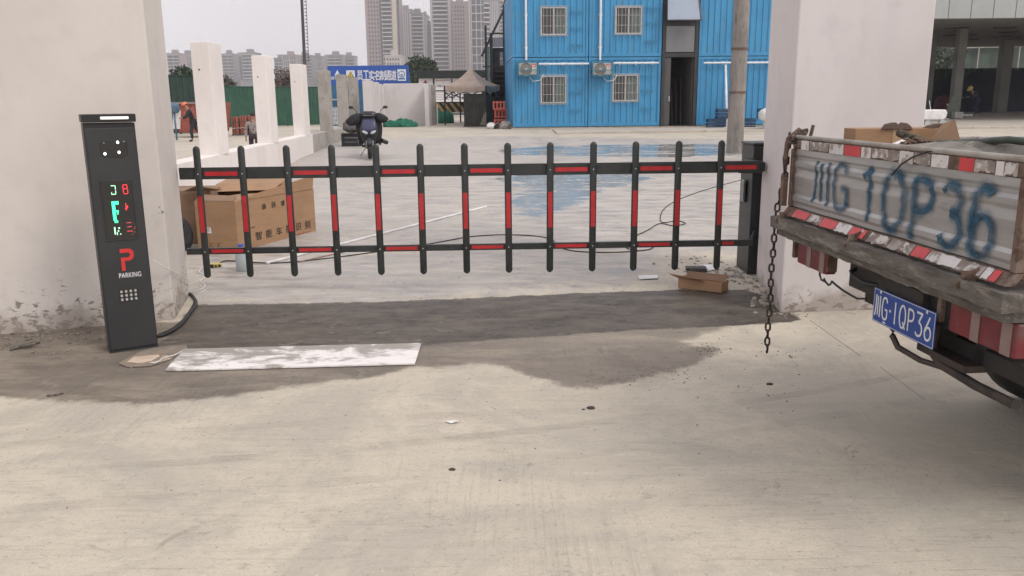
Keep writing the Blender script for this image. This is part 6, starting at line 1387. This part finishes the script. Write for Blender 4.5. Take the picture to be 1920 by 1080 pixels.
# utility pole
t = thing('utility_pole', gpt(at(1377, 286, 20.5).x, 20.8), 'weathered grey concrete utility pole standing in front of the containers', 'pole')
m_pole = mat('pole_concrete', (.26, .235, .215), (.18, .165, .15), 2.5, .9, bump=.3, c3=(.12, .105, .09), s3=6, stretch=(2, 2, .5), lo3=.5, hi3=.7)
pb = gpt(at(1377, 287, 20.8).x, 20.8); pt_ = at(1393.5, -40, 20.8); pt_.y += .0
b = MB(); b.tube(pb - UP * .1, pt_ + (pt_ - pb) * .6, .205, .165, 24); b.build('shaft', m_pole, t, smooth=True, auto=50)
b = MB(); 
for f in (.35, .6): q = pb.lerp(pt_, f); b.tube(q, q + UP * .05, .203, n=24)
b.build('steel_band', m_rust, t, smooth=True, auto=50)
# blue crates at the container foot
m_cr = mat('crate_blue', (.02, .055, .12), (.015, .04, .09), 6, .5)
def crate(px, Y, z, label, w_=.62, h_=.36):
    q = gpt(at(px, 230, Y).x, Y, z); t = thing('plastic_crate', q, label, 'crate', crz, 'navy plastic crates at the container foot'); b = MB()
    for x0, x1, y0, y1 in ((-w_ / 2, w_ / 2, -.2, -.18), (-w_ / 2, w_ / 2, .18, .2), (-w_ / 2, -w_ / 2 + .02, -.18, .18), (w_ / 2 - .02, w_ / 2, -.18, .18)):
        for k in range(3): b.box(x0, x1, y0, y1, .004 + k * h_ / 3.2, .004 + k * h_ / 3.2 + h_ / 4.4)
        b.box(x0, x1, y0, y1, h_ * .9, h_)
    b.box(-w_ / 2, w_ / 2, -.2, .2, .002, .02)
    n_ = 5
    for k in range(n_): x = -w_ / 2 + w_ * k / (n_ - 1); b.box(x - .012, x + .012, -.206, -.2, .0, h_)
    lb(b, 'basket', m_cr, t); b = MB(); b.box(-w_ / 2 - .012, w_ / 2 + .012, -.215, -.2005, h_ - .03, h_ + .004); lb(b, 'rim', m_cr, t)
crate(1341, 32.4, .0, 'lower navy crate left of the white pipe stand'); crate(1358, 32.4, .37, 'navy crate stacked on top, right of the white pipe stand'); crate(1357, 32.8, .0, 'lower navy crate just right of the white pipe stand'); crate(1398, 32.4, .0, 'navy crate right of the utility pole'); crate(1436, 32.4, .37, 'navy crate at the white pillar edge')
# white tank
q = gpt(at(1436, 225, 30.5).x + .35, 30.5); b = MB(); b.ell(q + UP * .55, .62, .4, .28, 22, 12, pw=.8); b.cbox(q + UP * .15, .8, .3, .3); tag(b.build('white_tank', m_white, smooth=True, auto=50), 'rounded white tank half hidden behind the right gate pillar', 'tank')
# apron kerb in front of the containers
kl = [at(1038, 254, 29.5), at(1920, 252, 30.5)]
b = MB(); n = 24
P0_, P1_ = Vector((1.6, 29.4, 0)), Vector((36, 31.4, 0)); rings = []
for i in range(n + 1):
    q = P0_.lerp(P1_, i / n); z = float(gz(q.x, q.y)); z2 = float(gz(q.x, 36)); rings.append([Vector((q.x, q.y, z - .1)), Vector((q.x, q.y, z + .07)), Vector((q.x, 32.75 if q.x < 14 else 60, (float(gz(q.x, 33)) if q.x < 14 else float(gz(q.x, 60))) + .03)), Vector((q.x, 32.75 if q.x < 14 else 60, z - .1))])
b.loft(rings); tag(b.build('apron', mat('apron_concrete', (.46, .41, .35), (.38, .34, .29), 1.2, .9, bump=.3, c3=(.28, .25, .21), s3=3), bevel=.01), kind='structure')

# ------------------------------------------------------------------ glass stair tower left of the containers
t = thing('glass_stair_tower', (at(930, 200, 39.5).x, 39.5, .6), 'dark steel and teal glass stair tower at the left of the containers', 'stair tower')
Ys = 39.5; x0, x1 = at(909, 150, Ys).x, at(952, 150, Ys).x
for nm, px, wv, yt in (('post', 911, .10, 48), ('post', 921, .14, 62), ('post', 946, .14, 8)):
    x = at(px, 100, Ys).x; b = MB(); b.box(x - wv / 2, x + wv / 2, Ys, Ys + .14, .6, at(px, yt, Ys).z); b.build(nm, m_tf, t)
b = MB(); b.box(at(921, 62, Ys).x, at(945, 62, Ys).x, Ys + .02, Ys + .12, at(921, 64, Ys).z, at(921, 61, Ys).z); b.box(at(905, 124, Ys).x, at(948, 124, Ys).x, Ys + .02, Ys + .12, at(921, 126, Ys).z, at(921, 124, Ys).z); b.build('beam', m_tf, t)
q0, q1 = at(912, 66, Ys), at(919, 190, Ys); b = MB(); b.box(q0.x, q1.x, Ys + .05, Ys + .08, q1.z, at(915, 88, Ys).z); b.build('glass_panel', glass('teal_glass', (.09, .19, .18), .1), t)
q0, q1 = at(923, 66, Ys), at(944, 88, Ys); b = MB(); b.box(q0.x, q1.x, Ys + .05, Ys + .08, q1.z, q0.z - .1); b.build('glass_panel', glass('lilac_glass', (.20, .21, .25), .1), t)
q0, q1 = at(923, 89, Ys), at(944, 190, Ys); b = MB(); b.box(q0.x, q1.x + .2, Ys + .3, Ys + .4, .6, q0.z); b.build('dark_wall', mat('stair_dark', (.025, .03, .036), (.04, .045, .05), 3, .5), t)
q0, q1 = at(937, 97, Ys), at(943, 122, Ys); b = MB(); b.box(q0.x, q1.x, Ys + .24, Ys + .29, q1.z, q0.z); wn = b.build('window', MATS['lilac_glass'], t); 
b = MB(); b.box(q0.x, q1.x, Ys + .22, Ys + .24, (q0.z + q1.z) / 2 - .03, (q0.z + q1.z) / 2 + .03); b.build('mullion', m_frame, wn)
b = MB(); b.beam(at(944, 20, Ys), at(903, 106, Ys), .07, .10); b.build('diagonal_brace', m_tf, t); b = MB(); b.beam(at(951, -10, Ys), at(944, 22, Ys), .10, .14); b.build('diagonal_brace', m_tf, t)
for k in range(6):
    y_ = 135 + k * 9; q0 = at(926, y_, Ys - .5); b = MB(); b.box(q0.x, q0.x + .5, Ys - .4, Ys + .2, q0.z, q0.z + .05); b.build('stair_tread', m_chas, t)

# ------------------------------------------------------------------ grey canopy building on the right
Yf = 33.5; xa = at(1754, 20, Yf).x - .6; xb = 46.; zb = at(1840, 35, Yf).z
t = thing('canopy_building', (xa, Yf, .6), 'long grey panelled canopy on square columns behind the right pillar', 'canopy')
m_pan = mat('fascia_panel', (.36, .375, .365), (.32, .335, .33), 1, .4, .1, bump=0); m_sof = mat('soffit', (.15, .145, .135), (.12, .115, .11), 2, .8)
xs4 = [at(1779, 20, Yf).x + k * (at(1821, 20, Yf).x - at(1779, 20, Yf).x) for k in range(-2, 22)]
for k, x in enumerate(xs4[:-1]):
    b = MB(); b.box(x + .012, xs4[k + 1] - .012, Yf, Yf + .06, zb + .02, zb + 2.4); b.build('fascia_panel', m_pan, t, bevel=.004)
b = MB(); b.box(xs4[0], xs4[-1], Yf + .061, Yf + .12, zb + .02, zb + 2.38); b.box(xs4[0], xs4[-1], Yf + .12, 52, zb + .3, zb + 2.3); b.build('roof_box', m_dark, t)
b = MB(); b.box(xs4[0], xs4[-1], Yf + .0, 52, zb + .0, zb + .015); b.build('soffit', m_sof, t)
for px, Y, w_ in ((1802, 38.2, .36), (1889, 44, .5), (1744, 40.5, .5), (2010, 38.2, .36)):
    x = at(px, 120, Y).x; b = MB(); b.box(x - w_ / 2, x + w_ / 2, Y, Y + w_, float(gz(x, Y)) - .05, zb - .001); b.build('column', mat('column_grey', (.17, .17, .155), (.14, .14, .13), 2, .7), t, bevel=.01)
for px, Y in ((1795, 36), (1790, 40), (1812, 40), (1818, 43), (1885, 36), (1890, 38.5), (1880, 41), (1900, 43)):
    q = at(px, 60, Y); b = MB(); b.beam(Vector((q.x - .5, Y, zb - .16)), Vector((q.x + .5, Y + .1, zb - .12)), .10, .05); b.build('soffit_light', m_dark, t)
# fence, net and tarpaulin at the back of the canopy
Yk = 53.0; xa2 = at(1744, 150, Yk).x - 1; gk_ = float(gz(20, Yk))
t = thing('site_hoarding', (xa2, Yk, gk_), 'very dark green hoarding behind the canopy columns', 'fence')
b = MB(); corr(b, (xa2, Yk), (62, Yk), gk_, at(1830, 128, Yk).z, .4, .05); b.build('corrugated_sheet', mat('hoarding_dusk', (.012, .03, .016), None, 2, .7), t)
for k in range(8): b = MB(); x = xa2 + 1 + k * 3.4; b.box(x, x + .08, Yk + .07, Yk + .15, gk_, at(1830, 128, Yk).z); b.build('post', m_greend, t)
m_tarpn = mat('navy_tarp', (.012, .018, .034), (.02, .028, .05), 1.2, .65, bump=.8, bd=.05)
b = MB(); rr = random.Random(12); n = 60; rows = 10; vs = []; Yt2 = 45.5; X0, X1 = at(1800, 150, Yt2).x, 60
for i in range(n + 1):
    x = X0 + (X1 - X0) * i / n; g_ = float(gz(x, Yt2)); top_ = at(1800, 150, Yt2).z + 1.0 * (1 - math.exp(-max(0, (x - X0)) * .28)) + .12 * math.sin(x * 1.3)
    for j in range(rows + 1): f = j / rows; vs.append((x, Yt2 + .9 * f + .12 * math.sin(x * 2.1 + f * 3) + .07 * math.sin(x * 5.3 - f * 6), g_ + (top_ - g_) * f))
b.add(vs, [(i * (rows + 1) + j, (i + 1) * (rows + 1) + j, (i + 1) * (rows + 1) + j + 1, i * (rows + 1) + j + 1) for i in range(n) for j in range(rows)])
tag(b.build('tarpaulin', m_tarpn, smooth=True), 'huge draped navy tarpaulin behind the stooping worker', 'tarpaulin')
b = MB(); vs = []; X0, X1 = at(1738, 150, 47).x, at(1796, 150, 47).x
for i in range(21):
    x = X0 + (X1 - X0) * i / 20
    for j in range(7): f = j / 6; vs.append((x, 47 + .1 * math.sin(x * 4 + f * 2), gk_ - .1 + (at(1770, 142, 47).z - gk_) * f * (1 - .1 * math.sin(i * .25))))
b.add(vs, [(i * 7 + j, (i + 1) * 7 + j, (i + 1) * 7 + j + 1, i * 7 + j + 1) for i in range(20) for j in range(6)])
tag(b.build('tarpaulin', m_tarpn, smooth=True), 'dark tarpaulin hanging between the pillar and the first canopy column', 'tarpaulin')
# objects on the canopy floor
Yo = 39.6; q = gpt(at(1767, 205, Yo).x, Yo)
t = thing('covered_motorbike', q, 'maroon covered motorbike in the shade between pillar and column', 'motorbike')
b = MB(); rr = random.Random(6); b.ell(q + UP * .55, .33, .5, .5, 16, 10, pw=.85); b.v[:] = [(x + rr.uniform(-.04, .04), y, z + rr.uniform(-.04, .04)) for x, y, z in b.v]; b.build('cover', mat('maroon_cloth', (.09, .02, .03), (.05, .015, .02), 5, .85, bump=.5), t, smooth=True)
b = MB(); b.path([q + Vector((-.25, -.1, 1.1)), q + Vector((0, -.15, 1.0)), q + Vector((.25, -.1, 1.15))], .02); b.build('handlebar', m_dark, t)
b = MB(); b.box(q.x + .0, q.x + .3, Yo - .52, Yo - .48, q.z + .35, q.z + .65); b.v[:] = [(x + (z - q.z - .5) * -.6, y, z) for x, y, z in b.v]; b.build('pale_badge', m_white, t)
q = gpt(at(1783, 213, 37.6).x, 37.6); b = MB(); b.prism([(-.35, 0.004), (.05, .004), (.42, 1.05), (.0, 1.02)], q, (1, 0, 0), (0, 0, 1), (0, .05, 0)); tag(b.build('board', mat('grey_green_board', (.14, .15, .125), None, 3, .7), bevel=.004), 'grey green board leaning against the canopy column', 'board')
q = gpt(at(1799, 213, 37.2).x, 37.2); b = MB(); b.box(q.x - .2, q.x + .18, 37.2, 37.5, q.z + .1, q.z + .36); b.box(q.x - .16, q.x - .12, 37.2, 37.25, q.z, q.z + .1); b.box(q.x + .1, q.x + .14, 37.2, 37.25, q.z, q.z + .1); tag(b.build('utility_box', mat('box_pale', (.36, .37, .34), None, 3, .6), bevel=.012), 'small pale box on feet at the base of the canopy column', 'box')
for pa_, pb_, Y, r_, lb_ in (((1757, 214), (1780, 212), 37.0, .035, 'white pipe lying across the canopy floor left of the column'), ((1806, 209), (1824, 206), 40.2, .06, 'white pipe bundle beside the stooping worker')):
    q0, q1 = at(*pa_, Y), at(*pb_, Y); q0.z = float(gz(q0.x, Y)) + r_ + .03; q1.z = q0.z; b = MB(); b.tube(q0, q1, r_, n=10); tag(b.build('pipe', m_white, smooth=True, auto=50), lb_, 'pipe')
# white sheeted cart
q = gpt(at(1752, 226, 32.6).x, 32.6); zz0 = at(1750, 226, 32.6).z
t = thing('handcart', q, 'white boxy handcart peeping out right of the gate pillar', 'cart')
b = MB(); b.prism([(-.6, .02), (.18, .02), (.30, .10), (.33, .28), (.26, .40), (-.6, .40)], (q.x, 32.3, max(q.z + .22, zz0)), (1, 0, 0), (0, 0, 1), (0, .8, 0)); b.build('body', m_white, t, bevel=.04)
for x in (-.35, .2): b = MB(); b.tube((q.x + x, 32.36, q.z + .13), (q.x + x, 32.44, q.z + .13), .125, n=18); b.build('wheel', m_steel, t)
b = MB(); b.path([(q.x - .3, 32.35, q.z + .6), (q.x - .42, 32.3, q.z + .95)], .014); b.build('handle', m_white, t)
# scaffolded block behind the canopy
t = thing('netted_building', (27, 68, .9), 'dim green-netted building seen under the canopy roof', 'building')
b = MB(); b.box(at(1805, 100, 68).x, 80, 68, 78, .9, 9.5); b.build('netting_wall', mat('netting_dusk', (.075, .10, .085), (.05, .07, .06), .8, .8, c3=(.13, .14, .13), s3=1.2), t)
for k in range(3): b = MB(); z = 3.4 + 2.0 * k; b.beam((at(1805, 100, 67).x, 67.8, z), (80, 67.8, z + .9), .12, .14); b.build('scaffold_ledge', m_conc, t)
for k in range(7): b = MB(); x = at(1805, 100, 67).x + 1.6 * k; b.box(x, x + .08, 67.7, 67.78, .9, 9.0); b.build('scaffold_post', m_conc, t)

# ------------------------------------------------------------------ towers
def fac(c, n_, rough=.7): return mat(n_, c, tuple(x * .93 for x in c), .05, rough, bump=0, rvar=.05)
m_tw = fac((.50, .45, .44), 'tower_pale'); m_tg = fac((.23, .225, .23), 'tower_grey'); m_tp = fac((.33, .265, .255), 'tower_pink'); m_td = fac((.085, .088, .095), 'tower_recess'); m_twin = glass('tower_window', (.06, .065, .075), .2); m_ts = fac((.56, .53, .53), 'tower_slab'); m_tc = fac((.56, .50, .40), 'tower_cream')
def tower(label, p0, p1, pt, Y, bays, base_m, dep=18, group='high-rise towers on the skyline', fl=3.0, extra=None, z0=1.0):
    a, e = at(p0, 100, Y), at(p1, 100, Y); zt = at((p0 + p1) / 2, pt, Y).z
    t = thing('tower_block', ((a.x + e.x) / 2, Y, z0), label, 'tower', 0, group)
    b = MB(); b.box(a.x, e.x, Y, Y + dep, z0, zt); b.build('wall', base_m, t)
    b = MB(); b.box(a.x - .4, e.x + .4, Y - .4, Y + dep + .4, zt + .001, zt + 1.0); b.box(a.x + (e.x - a.x) * .3, a.x + (e.x - a.x) * .7, Y + 4, Y + 10, zt + 1, zt + 4.5); b.build('roof_parapet', base_m, t)
    zv = min(zt, at(p0, -8, Y).z); nfl = int((zv - 8) / fl); zlow = at(p0, 150, Y).z
    for kind, q0, q1 in bays:
        xa, xb = at(q0, 100, Y).x, at(q1, 100, Y).x
        if kind == 'band':
            b = MB(); b.box(xa, xb, Y - .12, Y - .01, zlow, zt - 1); b.build('glazing', m_td, t)
            zs = [z for z in np.arange(zlow + 1, zt - 1, fl) if z < zv + 2]
            proto = None
            for z in zs[:46]:
                if proto is None:
                    b = MB(); b.box(xa - .4, xb + .4, Y - 1.3, Y - .12, z, z + .75); proto = b.build('balcony', m_ts, t); pz = z
                else:
                    c = proto.copy(); col.objects.link(c); c.location = proto.location + Vector((0, 0, z - pz))
        elif kind == 'side':
            b = MB(); b.box(xa, xb, Y - .8, Y, zlow, zt); b.build('pilaster', m_tw, t)
        elif kind == 'cream':
            b = MB(); b.box(xa, xb, Y - .5, Y, zlow, zt); b.build('pilaster', m_tc, t)
        elif kind == 'stripe':
            n_ = max(1, int((q1 - q0) / 3.2)); 
            for k in range(n_): x = xa + (xb - xa) * (k + .5) / n_; b = MB(); b.box(x - .25, x + .25, Y - .5, Y, zlow, zt); b.build('fin', m_ts, t)
        elif kind == 'dark':
            b = MB(); b.box(xa, xb, Y - .05, Y - .01, zlow, zt); b.build('recess', m_td, t)
        elif kind == 'win':
            n_ = max(1, int((q1 - q0) / 5)); proto = None; cnt = 0
            for k in range(n_):
                x = xa + (xb - xa) * (k + .5) / n_
                for z in np.arange(zlow + 1, min(zt - 2, zv + 2), fl):
                    if cnt >= 96: break
                    cnt += 1
                    if proto is None: b = MB(); b.box(x - .55, x + .55, Y - .06, Y - .01, z, z + 1.7); proto = b.build('window', m_twin, t); px0, pz = x, z
                    else: c = proto.copy(); col.objects.link(c); c.location = proto.location + Vector((x - px0, 0, z - pz))
        elif kind == 'grid':
            b = MB(); b.box(xa, xb, Y - .1, Y - .01, zlow, zt - 1); b.build('glazing', m_td, t)
            b = MB()
            for x in np.linspace(xa, xb, 4): b.box(x - .25, x + .25, Y - .6, Y - .1, zlow, zt - 1)
            b.build('mullion', m_ts, t); proto = None
            for z in np.arange(zlow, min(zt - 1, zv + 2), fl * 1.9)[:40]:
                if proto is None: b = MB(); b.box(xa, xb, Y - .8, Y - .61, z, z + .6); proto = b.build('transom', m_ts, t); pz = z
                else: c = proto.copy(); col.objects.link(c); c.location = proto.location + Vector((0, 0, z - pz))
    return t
tower('tall pale tower at the left of the skyline with small dark windows', 688, 752, -45, 650, [('win', 692, 714), ('dark', 714.5, 718), ('band', 719.5, 736), ('cream', 738, 746), ('dark', 747.5, 751)], m_tp)
tower('grey finned tower tucked behind the tall pale one', 749, 775, 19, 760, [('stripe', 753, 772)], m_tg)
tower('mid-height grey tower with balconies and a flat cornice', 769, 798, 26, 700, [('side', 770, 773), ('band', 775, 793), ('side', 794.5, 797)], m_tg)
tower('short dark grey block behind the mid-height tower', 792, 804, 30, 800, [('stripe', 795, 803)], m_tg)
tower('narrow dark block between the two banded towers', 800, 810, 48, 780, [('win', 801, 808)], m_td)
tower('tall banded tower with white side piers at the skyline centre', 809, 848, -50, 640, [('side', 810, 813), ('band', 815, 840), ('side', 842, 847)], m_tg)
tower('pinkish slab tower with thin columns of slit windows', 846, 880, 5, 690, [('win', 848, 878)], m_tp)
tower('tower with white gridded glazing right of the pink slab', 879, 915, -40, 620, [('side', 880, 883), ('grid', 885, 912)], m_tg)
tower('grey tower with curved balconies near the containers', 908, 938, 2, 580, [('band', 909, 918), ('stripe', 920, 936)], m_tg)
tower('low cream block with tiny windows at the foot of the tall pale tower', 722, 752, 106, 600, [('win', 724, 749)], m_tw)
tower('grey high-rise just left of the blue containers', 930, 966, -30, 700, [('side', 931, 934), ('band', 936, 950), ('stripe', 952, 962)], m_tg)
rr = random.Random(21)
for i, (p0, p1, pt, Y, kd, lb_) in enumerate(((312, 336, 101, 900, 'band', 'distant grey apartment block at the left edge of the gap'), (336, 360, 102, 940, 'grid', 'distant apartment block just left of the first white pier'), (415, 437, 102, 900, 'band', 'distant apartment block right of the first white pier'), (437, 455, 106, 960, 'stripe', 'slim hazy apartment block left of the stepped one'), (452, 480, 100, 880, 'band', 'stepped apartment block left of the second white pier'),
        (513, 530, 110, 930, 'band', 'low apartment block right of the second white pier'), (528, 556, 104, 890, 'grid', 'wide apartment block left of the telecom mast'), (554, 584, 105, 910, 'band', 'apartment block standing behind the telecom mast'), (582, 604, 107, 940, 'grid', 'apartment block right of the telecom mast'), (603, 613, 110, 960, 'stripe', 'narrow apartment block beside the white-topped one'), (612, 642, 104, 900, 'band', 'white-topped apartment block over the banner end'), (640, 664, 106, 920, 'band', 'rounded apartment block over the small treetops'))):
    tower(lb_, p0, p1, pt, Y, [(kd, p0 + 2, (p0 + p1) / 2 - 1), (kd if kd != 'stripe' else 'dark', (p0 + p1) / 2 + 1, p1 - 2)], m_tg if i % 3 else m_tp, group='distant apartment row', fl=3.4)
p = at(676, 118, 500)
# ------------------------------------------------------------------ haze
b = MB(); b.box(-300, 330, -12, 1050, -1.2, 150)
hz_ = b.build('haze', None) if False else None
me = bpy.data.meshes.new('haze'); me.from_pydata([tuple(v) for v in b.v], [], b.f); me.update()
mh_ = bpy.data.materials.new('haze_air'); mh_.use_nodes = True; n_ = mh_.node_tree; n_.nodes.remove(n_.nodes['Principled BSDF'])
pv = n_.nodes.new('ShaderNodeVolumePrincipled'); pv.inputs['Color'].default_value = (.93, .92, .95, 1); pv.inputs['Density'].default_value = HAZE; pv.inputs['Anisotropy'].default_value = .2
n_.links.new(pv.outputs[0], n_.nodes['Material Output'].inputs['Volume']); me.materials.append(mh_)
ho_ = bpy.data.objects.new('haze', me); col.objects.link(ho_); tag(ho_, kind='stuff')
